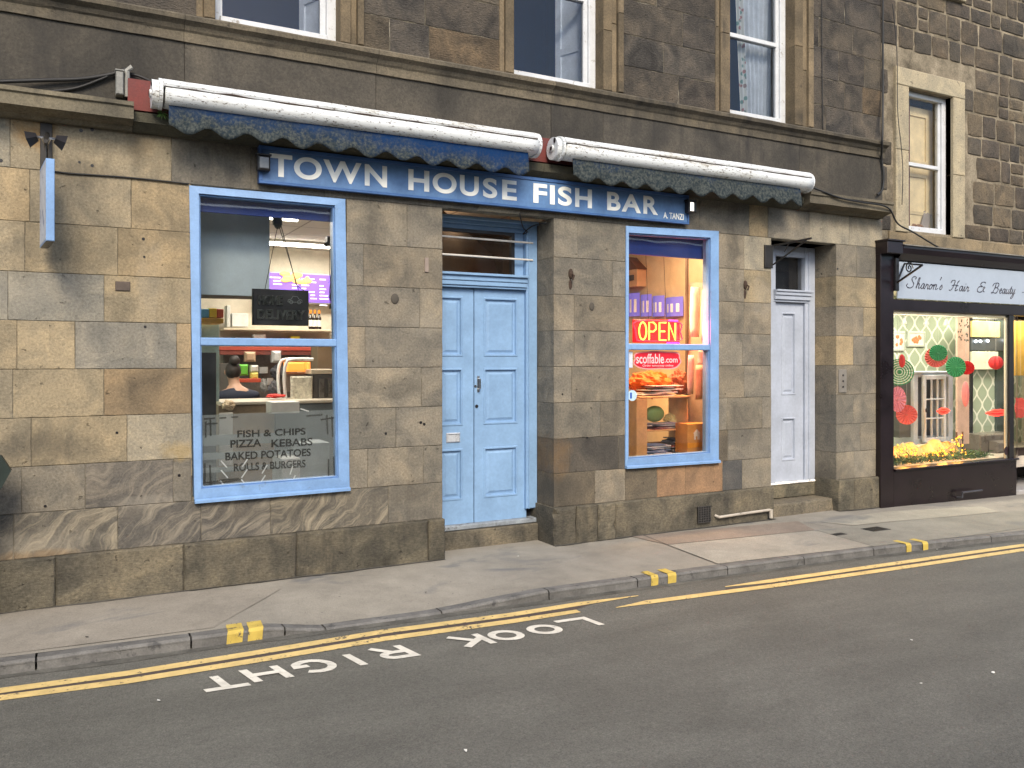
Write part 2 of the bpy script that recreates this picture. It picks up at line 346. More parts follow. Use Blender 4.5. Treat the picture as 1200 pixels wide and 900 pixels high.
# ================================================================== GROUND
KI = [(-60, -1.02), (-.34, -1.034), (.69, -1.085), (.91, -1.095), (1.45, -1.12), (2.3, -1.16), (3.19, -1.222), (3.96, -1.257), (4.9, -1.294), (5.73, -1.35), (6.56, -1.407), (8.07, -1.564), (9.2, -1.68), (12, -1.95), (60, -6)]
def interp(T, x):
    for (a, b), (c, d) in zip(T, T[1:]):
        if x <= c: return b+(d-b)*(x-a)/(c-a)
    return T[-1][1]
KH = [(-60, 0), (1.15, 0), (1.5, -.058), (2.28, -.058), (3.15, 0), (7, 0), (9, -.02), (60, -.02)]
ZB = [(-60, 0), (7.8, 0), (8.6, -.022), (11.3, -.075), (60, -.075)]
RZ = -.07
def roadz(x): return RZ + (0 if x < 8 else -.02*min(1, (x-8)/2))
def kin(x): return interp(KI, x)
road = MB()
xs = [-150, -60, -20]+[i*.5 for i in range(-16, 41)]+[30, 60, 150]
for a, b in zip(xs, xs[1:]):
    road.add([(a, -6.6, RZ), (b, -6.6, RZ), (b, kin(b)-.06, roadz(b)), (a, kin(a)-.06, roadz(a))], [(0, 1, 2, 3)])
struct(road.build('road', M['asphalt']))
road = bpy.data.objects['road']
g = MB(); g.add([(-200, -200, -.13), (200, -200, -.13), (200, 200, -.13), (-200, 200, -.13)], [(0, 1, 2, 3)])
struct(g.build('ground', M['asphalt']))
far = MB(); far.box((-60, -13.1, -.2), (60, -6.6, .03)); struct(far.build('opposite_pavement', C('opposite_paving', (.2, .19, .17), .9)))
D1_a, D1_b, D2_a, D2_b = X(518.7), X(646), 6.8, X(978)
# pavement
def zpav(x, y):
    t = min(1, max(0, -y/(-kin(x)))); zb = interp(ZB, x); h = interp(KH, x)
    s = max(0, (t-.35)/.65); s = s*s*(3-2*s) if x < 4 else t
    return zb+(h-zb)*s
pav = MB(); NY = 10
xs = [-60, -20, -8, -4]+[-3+i*.1 for i in range(0, 151)]+[13, 20, 60]
base = (.25, .232, .196)
for a, b in zip(xs, xs[1:]):
    for j in range(-1, NY):
        def P(x, jj):
            y = .7 if jj < 0 else kin(x)*jj/NY
            return (x, y, zpav(x, min(0, y))+(.003*noise.noise(Vector((x*1.3, y*1.7, 0)))))
        pav.add([P(a, j), P(a, j+1), P(b, j+1), P(b, j)], [(0, 1, 2, 3)], col=base)
pvo = struct(pav.build('pavement', M['paving']))
def decal(name, pts, mat, dz=.004, parent=None, zf=zpav, col=(1, 1, 1)):
    "thin sheet on the ground following its height; pts is a polygon split into x strips"
    m = MB(); xs_ = sorted({p[0] for p in pts}); n = max(1, int((xs_[-1]-xs_[0])/.1))
    def yr(x):
        ys = []
        for (a, b), (c, d) in zip(pts, pts[1:]+pts[:1]):
            if min(a, c)-1e-6 <= x <= max(a, c)+1e-6 and abs(a-c) > 1e-6: ys.append(b+(d-b)*(x-a)/(c-a))
        return (min(ys), max(ys)) if ys else None
    X0, X1 = xs_[0], xs_[-1]
    ex = sorted(set([X0+(X1-X0)*i/n for i in range(n+1)]+xs_))
    for a, b in zip(ex, ex[1:]):
        ra, rb = yr(a+1e-5), yr(b-1e-5)
        if not ra or not rb: continue
        k = 4
        for i in range(k):
            q = [(a, ra[0]+(ra[1]-ra[0])*i/k), (b, rb[0]+(rb[1]-rb[0])*i/k), (b, rb[0]+(rb[1]-rb[0])*(i+1)/k), (a, ra[0]+(ra[1]-ra[0])*(i+1)/k)]
            m.add([(x, y, zf(x, y)+dz) for x, y in q], [(0, 1, 2, 3)], col=col)
    return m.build(name, mat, parent)
def g2(px, py, z=0): p = gr(px, py, z); return (p.x, p.y)
decal('paving_patch', [g2(782, 639), g2(841, 661), g2(1022, 640.5), g2(956, 622)], M['paving'], .004, pvo, col=(.30, .28, .235))
decal('paving_patch', [g2(740, 629), g2(782, 638.6), g2(955, 621.5), g2(935, 611)], M['paving'], .004, pvo, col=(.225, .187, .152))
decal('paving_patch', [g2(962, 612), g2(1000, 616), g2(1172, 597), g2(1150, 590), g2(1040, 598)], M['paving'], .004, pvo, col=(.31, .29, .235))
decal('paving_patch', [g2(1000, 616.5), g2(956, 622.2), g2(1022, 640.8), g2(1130, 628), g2(1200, 617), g2(1200, 596), g2(1172, 597.5)], M['paving'], .0035, pvo, col=(.225, .215, .18))
decal('paving_patch', [g2(-60, 790), g2(0, 768), g2(250, 736), g2(330, 690), g2(200, 694), g2(-60, 728)], M['paving'], .004, pvo, col=(.252, .230, .193))
wg = MB()
segs_ = [(-9, D1_a), (D1_b, D2_a), (D2_b, 8.6)]
for a_, b_ in segs_:
    n = int((b_-a_)/.05)
    for i in range(n):
        x0_, x1_ = a_+(b_-a_)*i/n, a_+(b_-a_)*(i+1)/n
        w0_, w1_ = [.025+.028*noise.noise(Vector((v*2.3, 5, 0)))+.014*noise.noise(Vector((v*11, 2, 0))) for v in (x0_, x1_)]
        wg.add([(x0_, -.05-max(.006, w0_), zpav(x0_, -.06)+.0075), (x1_, -.05-max(.006, w1_), zpav(x1_, -.06)+.0075), (x1_, -.03, zpav(x1_, -.03)+.0075), (x0_, -.03, zpav(x0_, -.03)+.0075)], [(0, 1, 2, 3)])
wg.build('wall_base_grime', C('grime', (.075, .070, .058), .95, var=.4), pvo)
# tar seams between slabs
def seam(pts, w=.006):
    m = MB()
    for (a, b) in zip(pts, pts[1:]):
        A = Vector((*a, 0)); B = Vector((*b, 0)); d = (B-A).normalized(); nrm = Vector((-d.y, d.x, 0))*w/2; k = 8
        for i in range(k):
            p = A.lerp(B, i/k); q = A.lerp(B, (i+1)/k)
            m.add([(v.x, v.y, zpav(v.x, v.y)+.0075) for v in (p-nrm, q-nrm, q+nrm, p+nrm)], [(0, 1, 2, 3)])
    m.build('slab_joint', C('tar_seam', (.05, .047, .04), .9), pvo)
seam([g2(745, 624), g2(782, 639), g2(841, 661.5)]); seam([g2(782, 639), g2(956, 622)], .004); seam([g2(956, 622), g2(1024, 641)], .005)
seam([g2(941, 612), g2(975, 619)], .004)
# kerb stones
cuts = [-8]+[-7+i*.95 for i in range(7)]+[X0_ for X0_ in (g2(43, 764)[0], g2(222, 743)[0], 1.26, g2(380, 735, -.058)[0], g2(515, 716, -.058)[0], g2(636, 689)[0], g2(738, 675)[0], g2(843, 661)[0], g2(932, 650)[0], g2(1013, 640)[0], g2(1150, 625)[0])]
while cuts[-1] < 20: cuts.append(cuts[-1]+.95)
cuts = sorted(cuts)
kerb = struct(MB().add([(-60, kin(-60)-.1, -.2), (20, kin(20)-.1, -.2), (20, kin(20), -.2), (-60, kin(-60), -.2)], [(0, 1, 2, 3)]).build('kerb', M['granite']))
for a, b in zip(cuts, cuts[1:]):
    if b-a < .15: continue
    m = MB(); n = max(2, int((b-a)/.09)); c0 = random.uniform(.8, 1.15)
    prof = [(0, -.25, 0), (0, 0, 0), (-.088, .002, 0), (-.102, -.012, 0), (-.106, -.25, 0)]
    st = []
    g_ = .006
    for i in range(n+1):
        x = a+g_+(b-a-2*g_)*i/n; h = interp(KH, x)+.003*noise.noise(Vector((x*4, a, 0)))
        st.append([(x, kin(x)+dy+.003*noise.noise(Vector((x*5, 3, k))), h+dz) for k, (dy, dz, _) in enumerate(prof)])
    vs = [p for s_ in st for p in s_]; k = len(prof)
    fs = [(i*k+j, i*k+j+1, (i+1)*k+j+1, (i+1)*k+j) for i in range(n) for j in range(k-1)]+[list(range(k)), [n*k+j for j in range(k-1, -1, -1)]]
    m.add(vs, fs, col=(c0, c0, c0)); m.build('kerb_stone', M['granite'], kerb)
kf = MB()
for a, b in zip(xs, xs[1:]): kf.add([(a, kin(a)-.001, interp(KH, a)-.02), (b, kin(b)-.001, interp(KH, b)-.02), (b, kin(b)-.104, interp(KH, b)-.02), (a, kin(a)-.104, interp(KH, a)-.02)], [(0, 1, 2, 3)])
kf.build('kerb_joint_filling', C('joint_dark', (.03, .03, .028), .95), kerb)
def blip(px, py, w=.055):
    p = gr(px, py, 0); x = p.x; y = kin(x); h = interp(KH, x)
    m = MB(); pr = [(.06, .0055), (0, .0055), (-.088, .0075), (-.106, -.010), (-.110, -.07)]
    sk = -.02
    vs = [(x+sx+sk*i*.3, y+dy, h+dz) for i, (dy, dz) in enumerate(pr) for sx in (-w/2, w/2)]
    m.add(vs, [(2*i, 2*i+2, 2*i+3, 2*i+1) for i in range(len(pr)-1)])
    m.build('yellow_kerb_mark', M['yellow_kerb'], kerb)
for q in ((277, 737, .098), (301.5, 735, .092), (757, 671, .07), (779, 669, .085), (1058, 636, .07), (1078, 634, .075)): blip(*q)
# double yellow lines
def yline(pp, w=.083, w1=None, w0=None):
    P_ = [gr(px, py, RZ) for px, py in pp]; m = MB(); L_ = []
    for i, p in enumerate(P_):
        d = (P_[min(i+1, len(P_)-1)]-P_[max(i-1, 0)]).normalized(); nr = Vector((-d.y, d.x, 0))
        ww = w*(w0 if (i == 0 and w0 is not None) else w1 if (i == len(P_)-1 and w1 is not None) else 1)
        L_.append((p-nr*ww/2, p+nr*ww/2))
    for (a, b), (c, d) in zip(L_, L_[1:]):
        k = 6
        for i in range(k):
            q = [a.lerp(c, i/k), a.lerp(c, (i+1)/k), b.lerp(d, (i+1)/k), b.lerp(d, i/k)]
            m.add([(v.x, v.y, roadz(v.x)+.004) for v in q], [(0, 1, 2, 3)])
    return m.build('yellow_line', M['yellow'], road)
yline([(-200, 835), (0, 810), (150, 789.5), (300, 765.5), (450, 740.7), (600, 720.7), (680, 708), (748, 698.5)], w1=.15)
yline([(-200, 845), (0, 818.5), (150, 798.7), (300, 774.5), (450, 749.2), (600, 728.5), (678, 716.5)], w1=.8)
yline([(722, 712.5), (760, 706), (820, 698), (900, 687.7), (1050, 666.5), (1200, 644.5), (1300, 631)], w0=.15)
yline([(850, 688), (900, 681.7), (1050, 660.5), (1200, 639), (1300, 625)], w0=.2)
# brown tar strip between the two lines
m = MB()
def strip(pa, pb, mat, name):
    A = [gr(*p, RZ) for p in pa]; B = [gr(*p, RZ) for p in pb]; m = MB()
    for i in range(len(A)-1):
        k = 8
        for j in range(k):
            m.add([(v.x, v.y, roadz(v.x)+.002) for v in (B[i].lerp(B[i+1], j/k), B[i].lerp(B[i+1], (j+1)/k), A[i].lerp(A[i+1], (j+1)/k), A[i].lerp(A[i+1], j/k))], [(0, 1, 2, 3)])
    return m.build(name, mat, road)
strip([(-200, 838), (0, 813), (150, 792), (300, 768), (450, 743), (600, 723), (700, 706)], [(-200, 842), (0, 815.5), (150, 796), (300, 772), (450, 746.5), (600, 726), (676, 714)], M['brownpatch'], 'tar_strip')
strip([(850, 690), (900, 684), (1050, 662.5), (1200, 641), (1300, 627)], [(850, 692), (900, 686), (1050, 665), (1200, 643), (1300, 629)], M['brownpatch'], 'tar_strip')
# LOOK RIGHT: thick strokes in letter boxes (u right, v up), read from the pavement
def stroke_poly(pts, w, closed=False):
    pts = [Vector((p[0], p[1], 0)) for p in pts]; n = len(pts); out = []
    for i in range(n):
        a = pts[(i-1) % n] if (closed or i > 0) else pts[i]; b = pts[(i+1) % n] if (closed or i < n-1) else pts[i]
        d1 = (pts[i]-a).normalized() if (pts[i]-a).length > 1e-9 else (b-pts[i]).normalized()
        d2 = (b-pts[i]).normalized() if (b-pts[i]).length > 1e-9 else d1
        t = (d1+d2).normalized(); nr = Vector((-t.y, t.x, 0)); s_ = 1/max(.5, nr.dot(Vector((-d1.y, d1.x, 0))))
        out.append((pts[i]-nr*w/2*s_, pts[i]+nr*w/2*s_))
    q = []
    for i in range(n if closed else n-1): q.append((out[i][0], out[(i+1) % n][0], out[(i+1) % n][1], out[i][1]))
    return q
def arc(cx, cy, rx, ry, a0, a1, n=20): return [(cx+rx*math.cos(math.radians(a0+(a1-a0)*i/n)), cy+ry*math.sin(math.radians(a0+(a1-a0)*i/n))) for i in range(n+1)]
w_ = .2
GL = {'L': [[(.1, 1), (.1, .09), (1, .09)]], 'O': [('c', arc(.5, .5, .40, .41, 0, 342, 19))],
      'K': [[(.1, 0), (.1, 1)], [(.16, .40), (.92, 1)], [(.42, .58), (.95, 0)]],
      'R': [[(.1, 0), (.1, .91), (.55, .91)]+arc(.58, .70, .3, .21, 90, -90, 10)+[(.15, .49)], [(.55, .47), (.92, 0)]],
      'I': [[(.5, 0), (.5, 1)]], 'G': [arc(.52, .5, .42, .41, 50, 325, 18)+[(.90, .44), (.62, .44)]],
      'H': [[(.1, 0), (.1, 1)], [(.9, 0), (.9, 1)], [(.1, .5), (.9, .5)]], 'T': [[(0, .91), (1, .91)], [(.5, 0), (.5, .9)]]}
def road_word(name, letters):
    m = MB()
    for ch, cx, cy, w, h, sk in letters:
        for st_ in GL[ch]:
            closed = isinstance(st_, tuple); p = st_[1] if closed else st_
            P2 = [((u-.5)*w, (v-.5)*h) for u, v in p]
            for li, qd in enumerate(stroke_poly(P2, .048, closed)):
                m.add([(cx-v.x+sk*v.y, cy-v.y+.07*(v.x), RZ+.004+(.0007*(li % 2) if not closed else 0)+.0014*(GL[ch].index(st_))) for v in qd], [(0, 1, 2, 3)])
    return m.build(name, M['roadwhite'], road)
LW = [('L', 3.10, -1.895, .245, .205), ('O', 2.822, -1.90, .222, .20), ('O', 2.54, -1.885, .222, .205), ('K', 2.295, -1.87, .22, .22)]
RW = [('R', 1.806, -1.845, .21, .235), ('I', 1.559, -1.852, .1, .222), ('G', 1.317, -1.84, .235, .235), ('H', 1.04, -1.832, .215, .225), ('T', .79, -1.845, .235, .222)]
road_word('painted_word', [(*a, .16) for a in LW]); road_word('painted_word', [(a[0], a[1]-.028, *a[2:], .22) for a in RW])
gut = MB()
for a, b in zip([i*.25 for i in range(-20, 50)], [i*.25 for i in range(-19, 51)]):
    wa, wb_ = .07+.03*noise.noise(Vector((a*1.7, 0, 0))), .07+.03*noise.noise(Vector((b*1.7, 0, 0)))
    gut.add([(a, kin(a)-.105-wa, roadz(a)+.0025), (b, kin(b)-.105-wb_, roadz(b)+.0025), (b, kin(b)-.104, roadz(b)+.0025), (a, kin(a)-.104, roadz(a)+.0025)], [(0, 1, 2, 3)])
gut.build('gutter_grime', plain('gutter_grit', (.085, .082, .07), .9, .5, 6, .8), road)
for i, (px, py, lab) in enumerate(((1068, 752+0, 'tiny white scrap of paper far out on the road at the right'), (1079, 803, 'tiny white scrap of paper nearest the right bottom corner'), (1164, 790, 'small pale scrap on the road at the right edge'), (546, 882, 'tiny white scrap at the bottom middle of the road'), (186, 823, 'tiny white scrap below the left yellow lines'), (607, 653, 'tiny white scrap on the pavement before the blue door'), (1098, 645, 'small white scrap in the gutter near the right kerb marks'), (499, 691, 'small dark twig on the pavement in the middle'), (102, 748, 'small dark leaf on the pavement at the left'))):
    onp = py < 760 and i not in (0, 6); p = gr(px, py, 0 if onp else RZ); z_ = (zpav(p.x, p.y) if onp else roadz(p.x))+.009; m = MB(); r_ = .009
    pts = [Vector((p.x+r_*random.uniform(.5, 1.3)*math.cos(a_), p.y+r_*random.uniform(.5, 1.3)*math.sin(a_), z_+random.uniform(0, .008))) for a_ in (0, 1.2, 2.3, 3.4, 4.4, 5.4)]
    m.add(pts+[q-Vector((0, 0, .002)) for q in pts], [list(range(6)), list(range(11, 5, -1))]+[(k, 6+k, 6+(k+1) % 6, (k+1) % 6) for k in range(6)])
    tag(m.build('paper_scrap' if i < 7 else 'fallen_leaf', C('litter_dark', (.05, .045, .035), .8) if i > 6 else C('litter_white', (.62, .62, .58), .8)), lab, 'scrap' if i < 7 else 'leaf')
# utility covers
def cover(px, py, w, d, label):
    p = gr(px, py, 0); t = thing('utility_cover', label, 'utility cover', (p.x, p.y, zpav(p.x, p.y)), 'small iron covers in the pavement')
    m = MB(); z = zpav(p.x, p.y); m.box((p.x-w/2, p.y-d/2, z-.01), (p.x+w/2, p.y+d/2, z+.006)); m.build('frame', M['grille'], t)
    m = MB(); k = int(w/.03)
    for i in range(k): 
        xx = p.x-w/2+.02+(w-.04)*i/k; m.box((xx, p.y-d/2+.015, z+.006), (xx+.016, p.y+d/2-.015, z+.010))
    m.build('cover_plate', M['iron'], t)
cover(1026, 620.3, .26, .16, 'larger rusty rectangular cover in the pavement before the salon')
cover(983, 626.5, .15, .08, 'smaller narrow iron cover beside the pale concrete slab')
# ================================================================== TENEMENT (fish bar building)
ten = thing('tenement_building', 'sandstone tenement with pale blue shop door and two plate windows', 'building', (0, 0, 0))
TH = .42
def jit(a): return random.uniform(-a, a)
def block_color(kind):
    b = {'warm': [(.285, .240, .162), (.262, .226, .160), (.298, .240, .152), (.262, .240, .188), (.285, .226, .145)],
         'grey': [(.190, .174, .142), (.178, .164, .136), (.204, .184, .146), (.166, .155, .130), (.198, .175, .136)],
         'dark': [(.115, .102, .082), (.095, .086, .072), (.13, .112, .085), (.085, .078, .068)],
         'up': [(.075, .066, .055), (.070, .062, .054), (.095, .080, .060), (.108, .083, .056), (.064, .058, .052), (.080, .071, .060), (.075, .066, .056), (.068, .062, .055), (.082, .072, .058)]}[kind]
    c = random.choice(b); k = random.uniform(.9, 1.1); return tuple(v*k for v in c)
def chip_block(mb, x0, x1, z0, z1, y0, depth, col, fx, bv=.004, rough=0.0):
    "dressed block with slightly worn, uneven arrises"
    g_ = .0014; x0 += g_; x1 -= g_; z0 += g_; z1 -= g_
    nx = max(2, int((x1-x0)/.05)); nz = max(2, int((z1-z0)/.05)); sx = jit(50)
    def wob(u, v): return noise.noise(Vector((u*14+sx, v*14, 1.7)))
    ring_o, ring_i = [], []
    per = [(i/nx, 0) for i in range(nx)]+[(1, j/nz) for j in range(nz)]+[(1-i/nx, 1) for i in range(nx)]+[(0, 1-j/nz) for j in range(nz)]
    for u, v in per:
        x = x0+(x1-x0)*u; z = z0+(z1-z0)*v; k = bv*(1+.9*wob(x, z)+max(0, wob(x*.6+9, z*.6)-.25)*rough)
        ix = k if u == 0 else -k if u == 1 else 0; iz = k if v == 0 else -k if v == 1 else 0
        o = .0022*wob(x*2, z*2+5)
        ring_o.append((x+(o if u in (0, 1) else 0), y0+k*.9, z+(o if v in (0, 1) else 0)))
        ring_i.append((min(max(x+ix, x0+k), x1-k), y0, min(max(z+iz, z0+k), z1-k)))
    n = len(per); vs = ring_o+ring_i+[(p[0], y0+depth, p[2]) for p in ring_o]
    mb.add(vs, [list(range(n, 2*n))]+[(2*n+i, 2*n+(i+1) % n, (i+1) % n, i) for i in range(n)], col=col, fx=fx)
    mb.add(ring_o+ring_i, [(i, (i+1) % n, n+(i+1) % n, n+i) for i in range(n)], col=tuple(v*.93 for v in col), fx=fx)
def course(mb, mo, z0, z1, segs, joints, kind, y0=0.0, depth=TH, special=None, bv=.004, rough=0, avg=.62, colf=None):
    for (a, b) in segs:
        js = sorted(j for j in joints if a+.07 < j < b-.07); ed = [a]+js+[b]; out = [ed[0]]
        for p, q in zip(ed, ed[1:]):
            k = max(1, round((q-p)/avg)) if (q-p) > avg*1.75 else 1
            for i in range(1, k): out.append(p+(q-p)*i/k+jit(.08*avg))
            out.append(q)
        for p, q in zip(out, out[1:]):
            xm = (p+q)/2; kd = kind(xm, (z0+z1)/2) if callable(kind) else kind
            col = block_color(kd); fx = (random.random(), 0, random.random())
            if special:
                s_ = special(xm, (z0+z1)/2)
                if s_: col, vein = s_; fx = (fx[0], vein, fx[2])
            dp = depth if any(abs(e_-v_) < 1e-4 for e_, v_ in ((p, D1[1]), (p, D2[1]), (q, D1[0]), (q, D2[0]))) else min(depth, .14)
            chip_block(mb, p, q, z0, z1, y0+jit(.0012), dp, col, fx, bv, rough)
            mo.box((p+(.007 if p == a else 0), y0+.0045, z0-.001), (q-(.007 if q == b else 0), y0+dp-.01, z1+.001))
CZ = [0, .35, .665, .99, 1.33, 1.67, 2.01, 2.35, 2.70, 3.067, 3.47]
XL, XR = -9.0, 8.605
W1 = (.835, 2.040); D1 = (X(518.7), X(649)); W2 = (X(737), X(841)); D2 = (6.80, X(980))
WZ = (.69, 3.05)
Jpx = {1: [138, 317, 455, 697, 733, 770, 803, 847, 870, 1001], 2: [25, 100, 203, 431, 496, 667, 725, 853, 1008], 3: [37, 149, 464, 704, 852, 893, 1000], 4: [122, 494, 670, 872, 1009], 5: [20, 88, 207, 428, 673, 870, 1000],
       6: [122, 492, 673, 872, 1012], 7: [138, 426, 718, 872], 8: [154, 477, 677, 872, 1004], 9: [12, 201, 450, 560, 610, 700, 878, 900, 995]}
def kindf(x, z):
    if x < .83: return 'warm' if z > .95 else 'grey'
    if x > 6.4 and z > 1.2: return 'warm' if random.random() < .4 else 'grey'
    if z < 1.0 and 3.9 < x < 6.3: return 'dark' if random.random() < .6 else 'grey'
    return 'grey'
def specf(x, z):
    if z < .35:return None
    if x < 2.6 and z < .68: return ((.108, .102, .092), 1.0) if .1 < x < 1.2 else ((.135, .125, .105), .9)
    if z < .97 and 0 < x < .45: return ((.12, .112, .10), .55)
    if z < .66 and 5.15 < x < 6.1: return ((.24, .155, .095), 0) if x < 5.5 or x > 5.75 else ((.20, .165, .12), 0)
    if z < .66 and 6.1 < x < 6.4: return ((.09, .09, .088), 0)
    if 2.01 < z < 2.35 and x < .4: return ((.235, .225, .19), 0)
    if 1.67 < z < 2.0 and .2 < x < .7: return ((.215, .205, .175), 0)
    if 1.33 < z < 1.66 and .35 < x < .8: return ((.20, .155, .10), 0)
    return None
wl, mo = MB(), MB()
for ci in range(1, 10):
    z0, z1 = CZ[ci], CZ[ci+1]; js = [X(p) for p in Jpx.get(ci, [])]
    if ci == 9: segs = [(XL, XR)]
    elif ci == 1: segs = [(XL, D1[0]), (D1[1], D2[0]), (D2[1], XR)]
    elif ci == 2 or ci <= 8: segs = [(XL, W1[0]), (W1[1], D1[0]), (D1[1], W2[0]), (W2[1], D2[0]), (D2[1], XR)]
    course(wl, mo, z0, z1, segs, js, kindf, special=specf, rough=2.5, bv=.0034)
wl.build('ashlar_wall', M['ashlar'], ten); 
# packing stones between course 1 top and window sill level are part of the wall line
PJ = [X(p) for p in (65, 215, 346, 500)]; PJ2 = [X(p) for p in (672, 697, 718)]; PJ3 = [X(997)]
def pcol():
    k = random.uniform(.85, 1.1); return tuple(v*k for v in random.choice([(.108, .099, .077), (.090, .084, .067), (.118, .108, .082)]))
for segs, js in (((XL, D1[0]+.004), PJ), ((D1[1]-.03, D2[0]), PJ2), ((D2[1]-.02, XR-.0), PJ3)):
    pl = MB(); a, b = segs; ed = [a]+[j for j in js if a < j < b]+[b]
    if a < -5: ed = [a+i*.8 for i in range(10)]+ed[1:]
    for p, q in zip(ed, ed[1:]):
        if q-p < .05: continue
        f0 = -.05-(.012 if q-p < .45 and a > 3 else 0)
        chip_block(pl, p, q, -.15, .352, f0+jit(.006), TH+.05, pcol(), (random.random(), .05, 0), .012, 5)
    mo.box((a+.012, -.03, -.15), (b-.012, .3, .345)); pl.build('plinth', M['plinth'], ten)
# upper floors: openings
U = [(X(255)-.02, X(395)+.02), (X(603)-.02, X(701)+.04), (X(855)-.02, X(926)+.04)]
US = [(X(230), X(425)), (X(585), X(728)), (X(838), X(950))]
up_, um = MB(), MB()
UZ = [4.335, 4.63, 4.94, 5.29, 5.62, 5.95, 6.28, 6.62, 6.95, 7.3]
UJ = {0: [457, 503, 795, 968], 1: [503-5, 778, 990, 1011], 2: [478, 535, 800, 1013], 3: [770, 960]}
ulist = [(US[0][0]-2.54, US[0][1]-2.54)]+US+[]
for i in range(len(UZ)-1):
    z0, z1 = UZ[i], UZ[i+1]; segs = []; px_ = XL
    if z1 < 6.7:
        for a, b in [(-4.1, -2.9), (-1.6, -.35)]+[(s_[0]+.02, s_[1]-.02) for s_ in US]:
            segs.append((px_, a)); px_ = b
    segs.append((px_, XR-.02))
    course(up_, um, z0, z1, segs, [X(p) for p in UJ.get(i, [])], 'up', y0=0.0, depth=TH, rough=4, bv=.005, avg=.5)
up_.build('upper_wall', M['upper'], ten)
# band (deep fascia) and mouldings
def pcol2():
    k = random.uniform(.85, 1.1); return (.062*k, .057*k, .048*k)
bd = MB(); ed = [XL]+[X(p) for p in (-80, 216, 440, 645, 706, 936)]+[XR-.012]
for p, q in zip(ed, ed[1:]): chip_block(bd, p, q, 3.47, 4.135, -.012+jit(.002), TH, pcol2(), (random.random(), 0, 0), .003)
mo.box((XL, .01, 3.47), (XR-.03, .3, 4.3)); bd.build('fascia_band', M['smooth'], ten)
mo.build('mortar_joints', M['mortar'], ten); um.build('upper_mortar_joints', M['mortar'], ten)
def mould(name, prof, x0, x1, mat, cuts=(), parent=ten, base=(.11, .10, .078)):
    m = MB(); e = [x0]+sorted(c for c in cuts if x0 < c < x1)+[x1]
    for a, b in zip(e, e[1:]):
        n = max(1, int((b-a)/.12)); k = random.uniform(.85, 1.15); c = tuple(v*k for v in base)
        rows = []
        for i in range(n+1):
            x = a+.0015+(b-a-.003)*i/n
            rows.append([(x, y+.004*noise.noise(Vector((x*6, j*3.1, z))), z+.004*noise.noise(Vector((x*5, j*2.3, 9)))) for j, (y, z) in enumerate(prof)])
        K = len(prof); m.add([p for r in rows for p in r], [(i*K+j, i*K+(j+1) % K, (i+1)*K+(j+1) % K, (i+1)*K+j) for i in range(n) for j in range(K)]+[list(range(K-1, -1, -1)), list(range(n*K, n*K+K))], col=c, fx=(random.random(), 0, 0))
    return m.build(name, mat, parent)
# string course under the upper windows
mould('string_course', [(.05, 4.13), (-.030, 4.13), (-.030, 4.20), (-.045, 4.215), (-.06, 4.245), (-.10, 4.27), (-.105, 4.30), (-.09, 4.315), (-.03, 4.335), (.05, 4.338)], XL, XR, M['smooth'], [X(p) for p in (-120, 215, 440, 645, 936)], base=(.115, .10, .074))
# shop cornice, cut away behind the awnings
cp = [(.05, 3.40), (-.05, 3.405), (-.085, 3.43), (-.16, 3.445), (-.20, 3.455), (-.20, 3.535), (-.215, 3.545), (-.215, 3.575), (-.05, 3.60), (.05, 3.605)]
mould('cornice', cp, XL, X(157, -.2), M['smooth'], [X(-40, -.2)], base=(.145, .13, .095))
mould('cornice', [(.05, 3.40), (-.04, 3.405), (-.09, 3.44), (-.12, 3.46), (-.12, 3.53), (-.05, 3.55), (.05, 3.555)], X(157, -.2)+.001, X(945, -.15), M['moss'], [X(630)], base=(.1, .1, .08))
mould('cornice', cp, X(945, -.15)+.001, X(1047, -.2), M['smooth'], [], base=(.13, .115, .085))
# soffit shadow course with ochre staining is just stone; timber fascia painted dark red behind the awnings
rb = MB(); rb.box((X(150, -.1), -.075, 3.556), (X(950, -.1), -.014, 3.78)); rb.build('painted_fascia_board', M['redpaint'], ten)
# window margins of the upper floor
def sash(parent, o, z0, z1, mrail=None, name='sash_window', y=.13, left=True):
    x0, x1 = o; m = MB(); f = .055
    m.bbox((x0-.03, y-.02, z0), (x0+f, y+.06, z1), .004); m.bbox((x1-f-.02, y-.02, z0), (x1+.03, y+.06, z1), .004)
    m.bbox((x0+f+.001, y-.035, z0), (x1-f-.021, y+.04, z0+.075), .004); m.bbox((x0+f, y-.02, z1-.06), (x1-f-.02, y+.05, z1+.0), .004)
    m.bbox((x1-f-.07, y+.0, z0+.076), (x1-f-.022, y+.045, z1-.061), .003); m.bbox((x0+f+.001, y+.0, z0+.076), (x0+f+.02, y+.045, z1-.061), .003)
    if mrail: m.bbox((x0+f+.021, y-.012, mrail), (x1-f-.071, y+.047, mrail+.045), .003)
    fr = m.build(name+'_frame', M['white'], parent)
    g_ = MB(); g_.add([(x0+f, y+.02, z0+.07), (x1-f-.02, y+.02, z0+.07), (x1-f-.02, y+.02, z1-.05), (x0+f, y+.02, z1-.05)], [(0, 1, 2, 3)])
    g_.build('glass_pane', M['glass_up'], fr); return fr
wb = (.145, .115, .075)
